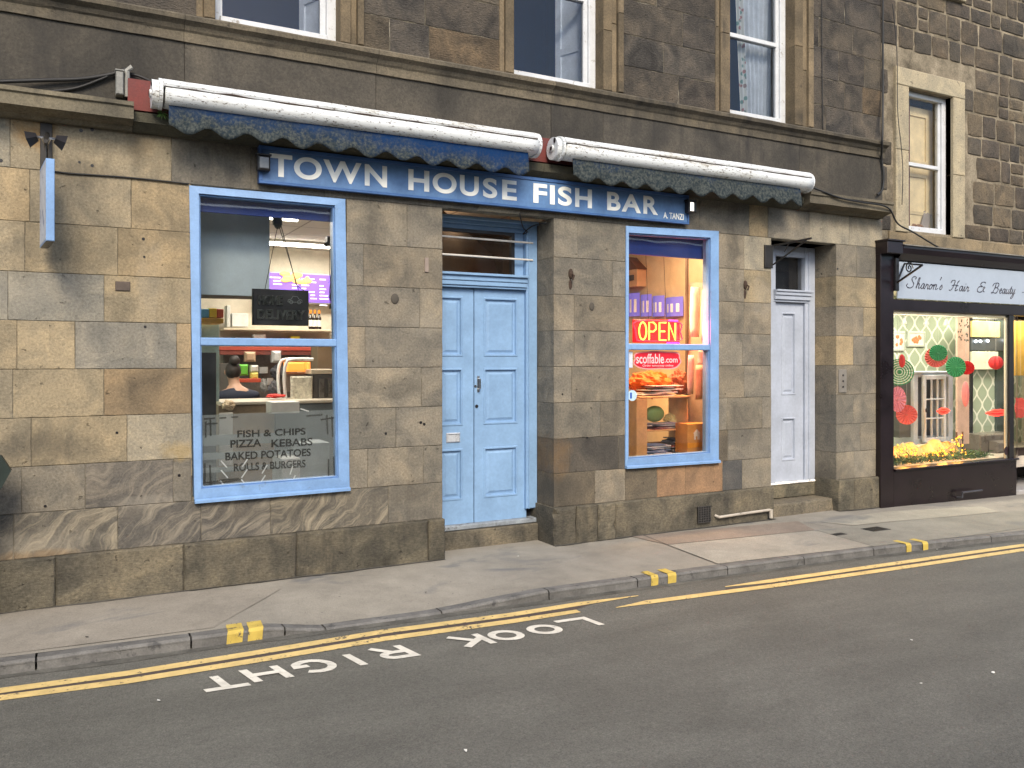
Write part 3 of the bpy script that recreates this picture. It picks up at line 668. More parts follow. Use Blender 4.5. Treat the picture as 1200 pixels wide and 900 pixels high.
for i, (s_, u) in enumerate(zip(US, U)):
    z1 = 6.25; mg = MB()
    for a, b in ((s_[0], u[0]), (u[1], s_[1])):
        w = b-a
        if a == s_[0]: lay = [(a, a+.05, -.012), (a+.05, b, -.035)]
        else: lay = [(a, a+w*.45, -.035), (a+w*.45, a+w*.72, -.018), (a+w*.72, b, -.05)]
        for p, q, y in lay:
            zz = 4.34
            while zz < z1:
                h = random.uniform(.55, .9); k = random.uniform(.75, 1.25); c = tuple(v*k for v in wb)
                mg.bbox((p+.0005, y, zz), (q-.0005, .14 if a == s_[0] and p > a else .2, min(zz+h, z1)-.002), .006, col=c, fx=(random.random(), 0, 0)); zz += h
    mg.bbox((s_[0], -.05, z1+.002), (s_[1], .2, z1+.22), .01, col=wb, fx=(.3, 0, 0))
    mg.bbox((u[0], .02, 4.30), (u[1], .2, 4.345), .005, col=(.1, .09, .07), fx=(.5, 0, 0)); mg.build('window_margin', M['smooth'], ten)
fr1 = sash(ten, U[0], 4.35, 6.2, 5.22); fr2 = sash(ten, U[1], 4.35, 6.2, 5.22); fr3 = sash(ten, U[2], 4.35, 6.2, 5.225)
# rooms behind the upper windows
rm = MB()
for u in U:
    rm.add([(u[0]-.3, .25, 4.3), (u[1]+.9, .25, 4.3), (u[1]+.9, 2.6, 4.3), (u[0]-.3, 2.6, 4.3), (u[0]-.3, .25, 6.9), (u[1]+.9, .25, 6.9), (u[1]+.9, 2.6, 6.9), (u[0]-.3, 2.6, 6.9)], [(0, 1, 2, 3), (7, 6, 5, 4), (3, 2, 6, 7), (1, 5, 6, 2), (0, 3, 7, 4)])
rm.build('upper_room', M['darkblue'], ten)
# folded shutters in the right reveal of two windows
for u, fr in ((U[0], fr1), (U[1], fr2)):
    a = Vector((u[1]-.03, .22, 0)); b = Vector((u[1]-.17, .56, 0)); m = MB(); d = (b-a).normalized(); n_ = Vector((-d.y, d.x, 0))
    if n_.x > 0: n_ = -n_
    def sl_(s0, s1, z0, z1, t): 
        P_ = [a.lerp(b, s0), a.lerp(b, s1)]
        m.add([(p.x+n_.x*k, p.y+n_.y*k, z) for z in (z0, z1) for k in (0, t) for p in P_], [(0, 1, 5, 4), (2, 6, 7, 3), (0, 4, 6, 2), (1, 3, 7, 5), (4, 5, 7, 6), (0, 2, 3, 1)])
    sl_(0, 1, 4.33, 6.3, .02); 
    for s0, s1, z0, z1 in ((.02, .2, 4.34, 6.2), (.8, .98, 4.34, 6.2), (.2, .8, 4.34, 4.50), (.2, .8, 4.80, 4.87), (.2, .8, 5.6, 5.7)): sl_(s0, s1, z0, z1, .034)
    m.build('window_shutter', C('shutter_paint', (.85, .86, .86), .5), fr)
# ------------------------------------------------------------------ shop windows of the fish bar
def frame4(mb, o, i, y0, y1):
    "picture frame between outer and inner corner lists (x,z): tl tr br bl"
    for k in range(4):
        j = (k+1) % 4; a, b, c, d = o[k], o[j], i[j], i[k]; bv = .008
        mb.add([(a[0], y0+bv, a[1]), (b[0], y0+bv, b[1]), (c[0], y0+.0, c[1]), (d[0], y0+.0, d[1]),
                (a[0], y1, a[1]), (b[0], y1, b[1]), (c[0], y1, c[1]), (d[0], y1, d[1])], [(0, 3, 2, 1), (0, 1, 5, 4), (2, 3, 7, 6)])
def P2(px, py, Y=-.02): p = at(px, py, Y); return (p.x, p.z)
def shop_window(o, i, t, nm):
    m = MB(); O = [P2(*p) for p in o]; I = [P2(*p) for p in i]; frame4(m, O, I, -.02, .09)
    # inner bead
    I2 = [(I[0][0]+.012, I[0][1]-.012), (I[1][0]-.012, I[1][1]-.012), (I[2][0]-.012, I[2][1]+.012), (I[3][0]+.012, I[3][1]+.012)]
    frame4(m, I, I2, .0, .09)
    # sill slopes out a little
    m.add([(O[3][0], -.02, O[3][1]+.012), (O[2][0], -.02, O[2][1]+.012), (O[2][0], -.045, O[2][1]+.002), (O[3][0], -.045, O[3][1]+.002), (O[3][0], .02, O[3][1]-.018), (O[2][0], .02, O[2][1]-.018), (O[2][0], -.045, O[2][1]-.018), (O[3][0], -.045, O[3][1]-.018)],
          [(0, 3, 2, 1), (3, 7, 6, 2), (7, 4, 5, 6), (0, 4, 7, 3), (1, 2, 6, 5)])
    T = [P2(*p) for p in t]
    m.bbox((T[0][0]-.005, -.008, T[1][1]), (T[2][0]+.005, .085, T[0][1]), .007)
    fr = m.build(nm+'_frame', M['blue'], ten)
    g_ = MB(); g_.add([(I[3][0], .04, I[3][1]), (I[2][0], .04, I[2][1]), (I[1][0], .04, I[1][1]), (I[0][0], .04, I[0][1])], [(0, 1, 2, 3)])
    g_.build('glass_pane', M['glass'], fr); return fr, O, I
wf1, O1, I1 = shop_window([(222, 217), (405, 233), (410, 572), (228, 587)], [(233, 226.5), (392.5, 240.5), (397, 560), (236, 573)], [(235, 395.5), (235, 405), (397, 397.5), (397, 405.5)], 'shop_window')
wf2, O2, I2_ = shop_window([(734.5, 264.5), (843, 270.7), (843, 540), (733.5, 547)], [(737, 272.5), (833, 278.5), (832.5, 531), (736.5, 538)], [(737, 402.5), (737, 410), (833, 402.5), (833, 410)], 'shop_window')
# stone packing round the window openings so that the frame closes against the wall
for (a, b), O in ((W1, O1), (W2, O2)):
    pk = MB(); pk.box((a-.01, .012, .66), (b+.01, .138, .692), col=(.15, .135, .1)); pk.build('sill_bed', M['ashlar'], ten); pk = MB(); pk.box((a-.01, .012, 3.045), (b+.01, .138, 3.072), col=(.15, .135, .1)); pk.build('lintel_bed', M['ashlar'], ten)
# ------------------------------------------------------------------ main double door
YF = .30
zs = .20
fd = MB(); x0, x1 = D1[0], D1[1]
fd.bbox((X(617, YF), YF, .30), (x1-.004, YF+.12, 3.04), .008)                     # right post
fd.bbox((X(617, YF)+.018, YF-.012, .301), (X(617, YF)+.03, YF+.02, 3.0), .003)
fd.bbox((x0+.004, YF, .22), (x0+.06, YF+.12, 3.04), .008)
tx0, tx1 = x0+.061, X(617, YF)-.001
for z0, z1, y in ((2.405, 2.425, YF-.005), (2.426, 2.468, YF-.02), (2.469, 2.515, YF-.03), (2.516, 2.54, YF-.055)): fd.bbox((tx0, y, z0), (tx1, YF+.10, z1), .004)
for z0, z1, y in ((2.955, 3.0, YF+.06), (3.001, 3.035, YF+.02), (3.036, 3.065, YF-.03)): fd.bbox((x0+.005, y, z0), (x1-.005, YF+.12, z1), .004)
fd.bbox((tx1-.10, YF+.06, 2.541), (tx1, YF+.10, 2.954), .004)
dfr = fd.build('door_frame', M['bluedoor'], ten)
def leaf(name, x0, x1, z0, z1, y, panels, mat, parent):
    "door leaf with raised-and-fielded panels: cover grid of stiles and rails around sunken panels"
    m = MB(); xs_ = sorted({x0, x1, *[p[0] for p in panels], *[p[1] for p in panels]}); zs_ = sorted({z0, z1, *[p[2] for p in panels], *[p[3] for p in panels]})
    m.box((x0, y+.02, z0), (x1, y+.05, z1))
    for a, b in zip(xs_, xs_[1:]):
        for c, d in zip(zs_, zs_[1:]):
            if any(p[0] <= a and b <= p[1] and p[2] <= c and d <= p[3] for p in panels): continue
            m.add([(a, y, c), (b, y, c), (b, y, d), (a, y, d)], [(0, 1, 2, 3)])
    m.add([(x0, y, z0), (x1, y, z0), (x1, y, z1), (x0, y, z1), (x0, y+.05, z0), (x1, y+.05, z0), (x1, y+.05, z1), (x0, y+.05, z1)], [(0, 4, 5, 1), (1, 5, 6, 2), (2, 6, 7, 3), (3, 7, 4, 0)])
    for a, b, c, d in panels:
        steps = [(0, y), (.006, y-.007), (.018, y-.007), (.024, y+.018), (.040, y+.018), (.062, y+.007)]
        rings = [[(a+s, yy, c+s), (b-s, yy, c+s), (b-s, yy, d-s), (a+s, yy, d-s)] for s, yy in steps]
        vs = [p for r in rings for p in r]; k = len(rings)
        fs = [(i*4+j, i*4+(j+1) % 4, (i+1)*4+(j+1) % 4, (i+1)*4+j) for i in range(k-1) for j in range(4)]+[(4*k-4, 4*k-3, 4*k-2, 4*k-1)]
        m.add(vs, fs)
    return m.build(name, mat, parent)
YL = .345
xm = X(555.5, YL); xr = X(617, YL)-.003; xl = x0+.062
def zz(py, px=587, Y=YL): return Zp(px, py, Y)
pz = [(zz(603-.0)+.17, zz(523)), (zz(497), zz(431)), (zz(418), zz(349))]
rp = (X(566.5, YL), X(606.5, YL)); lp = (xl+.06, X(542.5, YL))
rleaf = leaf('door_leaf', xm+.004, xr, .212, 2.40, YL, [(rp[0], rp[1], a, b) for a, b in pz], M['bluedoor'], ten)
lleaf = leaf('door_leaf', xl, xm-.004, .212, 2.40, YL+.004, [(lp[0], lp[1], a, b) for a, b in pz], M['bluedoor'], ten)
m = MB(); m.box((x0, YL+.051, .15), (x1, YL+.10, 2.43)); m.build('door_lining', M['dark'], ten)
m = MB(); hx, hz = X(562, YL-.03), Zp(562, 450, YL-.03)
m.tube([(hx, YL-.004, hz+.05), (hx, YL-.045, hz+.045), (hx, YL-.045, hz-.045), (hx, YL-.004, hz-.05)], .007, 8); m.box((hx-.012, YL-.006, hz-.075), (hx+.012, YL+.001, hz+.075)); m.disc((hx-.03, YL-.003, hz-.02), .012, 'Y', .01); m.build('door_handle', M['steel'], rleaf)
m = MB(); m.disc((X(558.5, YL), YL-.002, Zp(560, 476, YL)), .016, 'Y', .008); m.build('keyhole', M['black'], rleaf)
m = MB(); a, b, c, d = quadpx(523, 507.5, 539, 518, YL); frame4(m, [(a, d), (b, d), (b, c), (a, c)], [(a+.01, d-.01), (b-.01, d-.01), (b-.01, c+.01), (a+.01, c+.01)], YL-.012, YL+.01)
m.box((a+.01, YL-.003, c+.01), (b-.01, YL+.003, d-.01)); m.build('letterbox', C('letterbox_metal', (.55, .58, .62), .3, metal=.3), lleaf)
m = MB(); m.bbox((x0+.003, YF-.02, .165), (x1-.003, YF+.14, .211), .008); m.build('door_threshold', C('worn_blue_grey_sill', (.22, .25, .28), .7, var=.4, wear=.8), ten)
m = MB(); chip_block(m, x0+.003, x1-.003, -.1, .163, YF-.05, .3, (.13, .118, .092), (.4, 0, 0), .01, 3); m.build('door_step', M['plinth'], ten)
# fanlight
m = MB(); m.add([(x0+.06, YF+.08, 2.54), (tx1, YF+.08, 2.54), (tx1, YF+.08, 2.96), (x0+.06, YF+.08, 2.96)], [(0, 1, 2, 3)]); fl = m.build('fanlight_pane', M['glass'], ten)
m = MB(); m.box((tx1-.135, YF+.05, 2.541), (tx1-.101, YF+.10, 2.954)); m.box((x0+.06, YF+.05, 2.925), (tx1-.136, YF+.10, 2.954)); m.build('fanlight_frame', M['black'], ten)
for z in (2.70, 2.865):
    m = MB(); m.tube([(x0+.03, YF-.005, z), (x1-.06, YF-.005, z-.004)], .0095, 8); m.build('fanlight_bar', C('white_bar', (.6, .58, .54), .5), ten)
# hall behind the fanlight
m = MB(); m.add([(x0+.05, YF+.15, 2.3), (x1+.6, YF+.15, 2.3), (x1+.6, 2.2, 2.3), (x0+.05, 2.2, 2.3), (x0+.05, YF+.15, 3.4), (x1+.6, YF+.15, 3.4), (x1+.6, 2.2, 3.4), (x0+.05, 2.2, 3.4)], [(7, 6, 5, 4), (3, 2, 6, 7), (1, 5, 6, 2), (0, 3, 7, 4)])
m.build('hall_lining', C('brown_hall_paint', (.12, .075, .045), .9, var=.3), ten)
m = MB(); m.add([(x0+.25, 1.0, 2.3), (x1+.55, 1.9, 2.3), (x1+.1, 1.5, 2.9), (x0+.35, 1.0, 3.3), (x0+.25, 1.08, 2.3), (x1+.55, 1.98, 2.3), (x1+.1, 1.58, 2.9), (x0+.35, 1.08, 3.3)], [(0, 1, 2, 3), (7, 6, 5, 4), (0, 4, 5, 1), (1, 5, 6, 2), (2, 6, 7, 3)])
m.build('stair_soffit', C('tan_soffit', (.22, .14, .085), .8), ten)
# ------------------------------------------------------------------ white side door
Y2 = .30; y2l = .335; a0, a1 = D2
lx0, lx1 = X(907, y2l), X(941, y2l)
m = MB(); m.bbox((lx1+.003, Y2, .312), (a1-.004, Y2+.12, 3.05), .008); m.bbox((lx1+.05, Y2-.014, .312), (lx1+.07, Y2+.02, 3.0), .003)
m.bbox((a0+.004, Y2, .32), (lx0-.003, Y2+.12, 3.05), .008)
for z0, z1, y in ((2.40, 2.425, Y2-.01), (2.426, 2.475, Y2-.03), (2.476, 2.515, Y2-.045), (2.516, 2.54, Y2-.06)): m.bbox((lx0-.04, y, z0), (lx1+.065, Y2-.002 if z0 > 3 else Y2+.1, z1), .004)
m.bbox((lx0-.002, Y2+.01, 2.93), (lx1+.002, Y2+.1, 3.05), .005)
m.build('door_frame', M['whitedoor'], ten)
p0, p1 = X(915.5, y2l), X(932, y2l)
leaf('door_leaf', lx0, lx1, .325, 2.395, y2l, [(p0, p1, Zp(924, 540, y2l), Zp(924, 489, y2l)), (p0, p1, Zp(924, 463, y2l), Zp(924, 366, y2l))], M['whitedoor'], ten)
m = MB(); m.box((a0, Y2+.13, .1), (a1, Y2+.18, 3.1)); m.build('door_lining', M['dark'], ten)
m = MB(); m.add([(lx0, Y2+.06, 2.54), (lx1, Y2+.06, 2.54), (lx1, Y2+.06, 2.93), (lx0, Y2+.06, 2.93)], [(0, 1, 2, 3)]); m.build('fanlight_pane', M['glass'], ten)
m = MB(); m.bbox((a0+.003, Y2-.01, .30), (a1-.003, Y2+.12, .322), .004); chip_block(m, a0+.003, a1-.003, .14, .298, Y2+.0, .2, (.13, .12, .09), (.7, 0, 0), .008, 3); chip_block(m, a0+.003, a1-.003, -.1, .138, .03, .45, (.135, .122, .096), (.2, 0, 0), .014, 3); m.build('door_step', M['plinth'], ten)
# wall thickness linings so no daylight leaks between wall and rooms
# ------------------------------------------------------------------ name board of the fish bar
sx0, sx1 = X(303.5, -.06), X(807, -.06); sz0, sz1 = 3.118, 3.408
sg = thing('shop_sign', 'long blue name board reading TOWN HOUSE FISH BAR under the awnings', 'sign', (sx0, -.06, sz0))
m = MB(); m.box((sx0, -.055, sz0), (sx1, -.002, sz1)); m.build('board_back', M['signdark'], sg)
m = MB(); m.bbox((sx0+.028, -.061, sz0+.018), (sx1-.02, -.0551, sz1-.03), .002); m.build('board_face', M['signblue'], sg)
m = MB(); m.bbox((sx0, -.071, sz0-.005), (sx1, -.0555, sz0+.017), .003); m.bbox((sx0, -.071, sz1-.029), (sx1, -.0555, sz1), .003); m.bbox((sx0, -.0705, sz0+.0175), (sx0+.027, -.0555, sz1-.0295), .003); m.bbox((sx1-.019, -.0705, sz0+.0175), (sx1, -.0555, sz1-.0295), .003)
m.build('board_frame', C('frame_blue', (.05, .125, .31), .45, var=.2), sg)
LT = [('T', 316, 342.5), ('O', 344.5, 377), ('W', 379, 423.5), ('N', 427.5, 453.5), ('H', 478.5, 503), ('O', 507, 535), ('U', 539, 561), ('S', 566, 582.5), ('E', 588.5, 605.5),
      ('F', 625, 641), ('I', 644.5, 650), ('S', 654, 670), ('H', 674, 693.5), ('B', 711.5, 727), ('A', 728.5, 751), ('R', 754, 771)]
lt = MB(); zb_ = Zp(390, 0, -.06)
lz0, lz1 = 3.177, 3.355
for ch, a, b in LT:
    xa, xb = X(a, -.063), X(b, -.063); wall_text(lt, ch, xa, lz0, -.0635, lz1-lz0, xb-xa, .0015, bold=.028 if ch != 'I' else 0)
lt.build('lettering', M['letter'], sg)
lt = MB()
wall_text(lt, 'A. TANZI', X(777.5, -.063), 3.152, -.0635, .062, X(801, -.063)-X(777.5, -.063), .0015, bold=.01)
lt.build('small_lettering', M['letter'], sg)
def spot(px, py, lab, lit):
    c = at(px, py, -.12); t = thing('sign_spotlight', lab, 'spotlight', tuple(c), 'small spotlights at the ends of the name board')
    m = MB(); m.bbox((c.x-.05, c.y-.02, c.z-.055), (c.x+.045, c.y+.05, c.z+.06), .012); m.bbox((c.x-.06, c.y-.015, c.z+.061), (c.x+.055, c.y+.05, c.z+.075), .004); m.build('lamp_housing', M['black'], t)
    m = MB(); m.tube([(c.x, c.y+.05, c.z), (c.x+.01, c.y+.09, c.z+.02), (c.x+.01, c.y+.118, c.z+.02)], .012, 6); m.build('bracket', M['iron'], t)
    m = MB(); m.bbox((c.x-.038, c.y-.024, c.z-.04), (c.x+(.033 if not lit else .005), c.y-.0205, c.z+.045), .002); m.build('lamp_glass', emis('led_face', (1, .95, .85), .9) if lit else C('dull_lens', (.12, .13, .14), .15), t)
spot(309.5, 191.5, 'small black spotlight at the left end of the blue name board', False); 
spot(811, 243, 'small black spotlight with white lens at the right end of name board', True)
# ------------------------------------------------------------------ awnings
def awning(pxa, pxb, pva, pvb, lab, zc, scal, seed):
    xa, xb = X(pxa, -.26), X(pxb, -.26); t = thing('retracted_awning', lab, 'awning', ((xa+xb)/2, -.1, zc), 'rolled up awnings above the shop front')
    bx = [( -.015, zc+.055), (-.23, zc+.085), (-.30, zc+.07), (-.335, zc+.03), (-.33, zc+.012), (-.015, zc+.012)]
    def long(prof, name, mat, x0, x1, step=.12, amp=.003):
        m = MB(); n = int((x1-x0)/step); K = len(prof); rows = []
        for i in range(n+1):
            x = x0+(x1-x0)*i/n; rows.append([(x, y+amp*noise.noise(Vector((x*3, j, seed))), z+amp*1.5*noise.noise(Vector((x*2.2, j*.2, seed+4)))) for j, (y, z) in enumerate(prof)])
        m.add([p for r in rows for p in r], [(i*K+j, i*K+(j+1) % K, (i+1)*K+(j+1) % K, (i+1)*K+j) for i in range(n) for j in range(K)]+[list(range(K-1, -1, -1)), list(range(n*K, n*K+K))])
        return m.build(name, mat, t, smooth=False)
    long(bx, 'cassette_hood', M['awning'], xa+.07, xb-.03)
    rl = [(-.245+.085*math.cos(a), zc-.045+.078*math.sin(a)) for a in [math.radians(90+i*24) for i in range(15)]]
    fb = [(-.33, zc+.006), (-.345, zc-.02), (-.343, zc-.06), (-.32, zc-.095), (-.27, zc-.115), (-.20, zc-.118), (-.12, zc-.09), (-.10, zc-.03), (-.12, zc+.006)]
    f = long(fb, 'front_bar', M['awning'], xa+.085, xb-.015); f.data.polygons.foreach_set('use_smooth', [True]*len(f.data.polygons))
    m = MB(); sx_ = [xa+.08+(xb-xa-.11)*i/160 for i in range(161)]; m.tube([(x, -.334+.002*noise.noise(Vector((x*9, seed, 1))), zc+.010+.004*noise.noise(Vector((x*7, seed, 3)))) for x in sx_], [max(.0012, .0075*noise.noise(Vector((x*5, seed, 7)))+.004) for x in sx_], 5); m.build('rusty_seam', C('seam_rust', (.06, .04, .03), .9), t)
    m = MB()
    m.tube([(xa+.0, -.20, zc-.02), (xa+.045, -.20, zc-.02)], .102, 24); m.tube([(xa-.012, -.20, zc-.02), (xa+.001, -.20, zc-.02)], .03, 14)
    m.tube([(xa+.046, -.22, zc-.02), (xa+.069, -.22, zc-.02)], .112, 20); m.build('end_cap', M['awning'], t)
    m = MB(); m.disc((xa-.013, -.20, zc-.02), .018, 'X', .006); m.ball((xa-.002, -.245, zc+.045), (.006, .02, .026)); m.build('cap_screw', M['black'], t)
    m = MB(); m.tube([(xb-.029, -.22, zc-.02), (xb+.02, -.22, zc-.02), (xb+.035, -.22, zc-.02)], [.112, .108, .085], 20); m.build('end_cap', M['awning'], t)
    # valance: sagging cloth with scalloped hem
    va, vb = X(pva, -.3), X(pvb, -.3); n = int((vb-va)/.02); m = MB(); K = 7
    for i in range(n+1):
        x = va+(vb-va)*i/n; ph = ((x-va)/scal) % 1; hem = 3.415+.030*(noise.noise(Vector((x*.5, seed, 0))))-.028*(1-math.cos(2*math.pi*ph))+.01*noise.noise(Vector((x*4, seed, 2)))
        top = zc-.10
        for j in range(K):
            s = j/(K-1); z = top+(hem-top)*s
            y = -.285+.03*noise.noise(Vector((x*2.6, s*.8, seed)))*s+.008*math.sin((x-va)/scal*2*math.pi)*s-.02*s
            m.v.append((x, y, z))
        if i:
            for j in range(K-1):
                b = (i-1)*K+j; m.f.append([b, b+1, b+K+1, b+K]); m.c.append((1, 1, 1)); m.x.append((0, 0, 0))
    o = m.build('scalloped_valance', M['canvas'], t, smooth=True)
    sm = o.modifiers.new('thick', 'SOLIDIFY'); sm.thickness = .004
    # folded arms and brackets behind
    m = MB()
    for xx in (xa+.45, xb-.5): m.bbox((xx, -.20, zc-.14), (xx+.07, -.005, zc-.02), .006)
    m.tube([(xa+.5, -.17, zc-.13), ((xa+xb)/2, -.14, zc-.14), (xb-.45, -.17, zc-.13)], .018, 8); m.build('folding_arm', C('arm_metal', (.25, .25, .24), .5), t)
awning(178, 629, 198, 620, 'longer white rolled awning with flaking paint, left of the pair', 3.672, .272, 3)
awning(651, 948, 672, 939, 'shorter white rolled awning above the right shop window', 3.675, .272, 11)
# ------------------------------------------------------------------ projecting sign
hx = X(54, -.45)
hs = thing('hanging_sign', 'narrow blue box sign hanging from a wall bracket by the left end', 'sign', (hx, -.4, 2.5))
za, zb2 = Zp(54, 283, -.5), Zp(54, 187, -.5)
m = MB(); m.bbox((hx-.025, -.55, za), (hx+.025, -.12, zb2), .004); m.build('sign_box', M['blue'], hs)
m = MB(); m.box((hx-.0262, -.545, za+.012), (hx-.0255, -.13, zb2-.012)); m.box((hx-.024, -.545, za-.0012), (hx+.024, -.13, za-.0005)); m.build('sign_panel', C('sign_panel_white', (.40, .44, .50), .5, wear=.9, wearcol=(.08, .12, .25)), hs)
m = MB(); m.box((hx-.023, -.53, za-.004), (hx+.023, -.135, za-.0013)); m.build('sign_underside', M['black'], hs)
m = MB(); bz = Zp(40, 150, 0); m.bbox((hx-.045, -.012, bz-.34), (hx+.03, -.001, bz+.04), .003); m.tube([(hx, -.01, bz-.03), (hx, -.30, bz-.2), (hx, -.56, bz-.21)], .013, 8); m.tube([(hx, -.01, bz-.3), (hx, -.34, bz-.21)], .009, 8)
for y in (-.2, -.5): m.tube([(hx, y, bz-.205), (hx, y, zb2-.002)], .006, 6)
m.build('wall_bracket', M['iron'], hs)
_r = Matrix.Translation((hx, -.3, 0)) @ Matrix.Rotation(math.radians(6), 4, 'Z') @ Matrix.Translation((-hx, .3, 0))
for o_ in hs.children:
    if o_.name.startswith(('sign_box', 'sign_panel', 'sign_underside')): o_.data.transform(_r)
def flood(dx, lab, sgn):
    t = thing('floodlight', lab, 'floodlight', (hx+dx, -.45, bz-.17), 'floodlights on the sign bracket')
    c = Vector((hx+dx, -.42, bz-.165)); m = MB()
    d = Vector((sgn, .15, -.35)).normalized(); u = d.orthogonal().normalized(); w = d.cross(u)
    def fr_(k, a, b): return [c+d*k+u*(a*s)+w*(b*q) for s, q in ((-1, -1), (1, -1), (1, 1), (-1, 1))]
    vs = fr_(-.02, .022, .018)+fr_(.03, .04, .032)+fr_(.042, .044, .036); m.add(vs, [(3, 2, 1, 0), (8, 9, 10, 11)]+[(i*4+j, i*4+(j+1) % 4, (i+1)*4+(j+1) % 4, (i+1)*4+j) for i in range(2) for j in range(4)])
    m.build('lamp_housing', M['black'], t); m = MB(); m.tube([c-d*.02, c-d*.05+Vector((0, 0, -.01)), Vector((hx, -.38, bz-.2))], .009, 6); m.build('lamp_arm', M['steel'], t)
flood(.07, 'black floodlight on the sign bracket turned to the right', 1); flood(-.07, 'black floodlight on the sign bracket turned to the left', -1)
m = MB(); pts = [(X(-25, -.3), Zp(-25, 528, -.3)), (X(2, -.3), Zp(2, 534, -.3)), (X(13.5, -.3), Zp(13.5, 551, -.3)), (X(1, -.3), Zp(1, 573, -.3)), (X(-25, -.3), Zp(-25, 600, -.3))]
m.prism(pts[::-1], -.34, -.26); wl_ = thing('dark_canopy', 'dark green pointed edge poking in at the left side of the photo', 'bin', (pts[0][0], -.3, 0)); m.build('pointed_lid', C('bin_green', (.012, .022, .018), .5), wl_)
m = MB(); m.bbox((X(-60, -.3), -.36, 0), (X(-26, -.3), -.08, pts[0][1]), .02); m.build('bin_body', C('bin_green', (.012, .022, .018), .5), wl_)
# ------------------------------------------------------------------ brackets, cables, plates on the wall
def cable(pts, r, lab, name='cable', k=6):
    m = MB(); m.tube(spline(pts, k), r, 6); return tag(m.build(name, M['rubber'], None, True), lab, 'cable')
def A(px, py, Y=-.01): return at(px, py, Y)
cable([A(58, 200), A(80, 203), A(110, 205), A(150, 208), A(190, 212), A(221, 215.5)], .006, 'thin black cable from the hanging sign to the window head')
cable([A(-10, 96, -.08), A(50, 94, -.05), A(95, 92.5, -.04), A(130, 87, -.04), A(145, 82, -.04), A(152, 81, -.05)], .014, 'thick black cable drooping on top of the left cornice')
cable([A(60, 107, -.03), A(90, 103, -.03), A(120, 92, -.04), A(140, 83, -.04), A(151, 86, -.03), A(165, 90, -.05), A(180, 97, -.06)], .010, 'looping black cable beside the red board left of the awnings')
cable([A(1034.5, -20, -.03), A(1034.5, 100, -.03), A(1034, 160, -.13), A(1033, 185, -.04), A(1035.5, 205, -.04), A(1034, 222, -.04), A(1028, 228, -.05)], .013, 'thick black pipe-like cable down the joint between the two buildings')
cable([A(940, 215, -.22), A(958, 222, -.22), A(985, 232, -.23), A(1010, 237, -.23), A(1040, 243, -.23), A(1052, 262, -.1), A(1070, 272, -.05), A(1100, 290, -.05), A(1118, 297, -.06), A(1125, 300, -.1)], .010, 'black cable sagging from the right cornice to the salon fascia')
cable([A(1046, 5, -.005), A(1051, 60, -.005), A(1052, 130, -.005), A(1056, 170, -.02), A(1058, 200, -.02), A(1057, 240, -.01)], .005, 'thin wire hanging in front of the salon side wall left of its window')
cable([A(963, -10, -.015), A(963.5, 80, -.015), A(964.5, 155, -.015)], .0045, 'pale thin wire running down the upper wall right of the windows')
cable([A(609, 250, -.05), A(611.5, 262, .1), A(614, 268, .25), A(618, 272, .28), A(613, 274, .28), A(624, 265, .2), A(640, 261, -.01)], .006, 'tangled black wire at the head of the blue doorway')
jb = thing('junction_box', 'weathered grey junction box standing on the left cornice', 'junction box', tuple(A(140, 100, -.06)))
p = A(140, 112, -.06); q = A(140, 85, -.06)
m = MB(); m.bbox((p.x-.025, -.10, p.z), (p.x+.025, -.013, q.z), .006); m.tube([(p.x+.05, -.05, p.z), (p.x+.05, -.06, q.z+.02), (p.x+.085, -.07, q.z+.05)], .02, 8); m.build('box_body', C('lead_grey', (.22, .22, .20), .6, var=.4), jb)
m = MB(); m.bbox((p.x-.03, -.105, q.z+.001), (p.x+.03, -.013, q.z+.012), .003); m.build('box_lid', C('lead_grey', (.22, .22, .20), .6), jb)
# small fern growing behind awning end
m = MB(); c = A(190, 132, -.16)
for i in range(16):
    a = random.uniform(0, 6.28); l = random.uniform(.04, .09); d = Vector((math.cos(a)*.6, -abs(math.sin(a))*.6, random.uniform(-.9, .6))).normalized()*l; s = Vector((random.uniform(-1, 1), 0, random.uniform(-1, 1)))*.012
    m.add([c, c+d*.5+s, c+d, c+d*.5-s], [(0, 1, 2, 3)])
tag(m.build('weed', M['leaf']), 'small green weed sprouting under the left awning end', 'plant')
def wall_bracket(px, py, lab, long=True):
    c = A(px, py, 0); t = thing('sign_bracket', lab, 'bracket', tuple(c)); m = MB()
    m.bbox((c.x-.05, -.02, c.z-.16), (c.x+.07, -.001, c.z+.09), .004); m.build('back_plate', M['iron'], t)
    m = MB(); m.tube([(c.x+.07, -.03, c.z+.085), (c.x+.07, -.55, c.z+.1)], .011, 6); m.tube([(c.x+.07, -.02, c.z-.12), (c.x+.07, -.48, c.z+.085)], .009, 6); m.tube([(c.x+.07, -.25, c.z+.09), (c.x+.07, -.18, c.z-.0)], .006, 6); m.build('bracket_arm', M['iron'], t)
wall_bracket(899, 297, 'rusty empty iron sign bracket beside the white door')
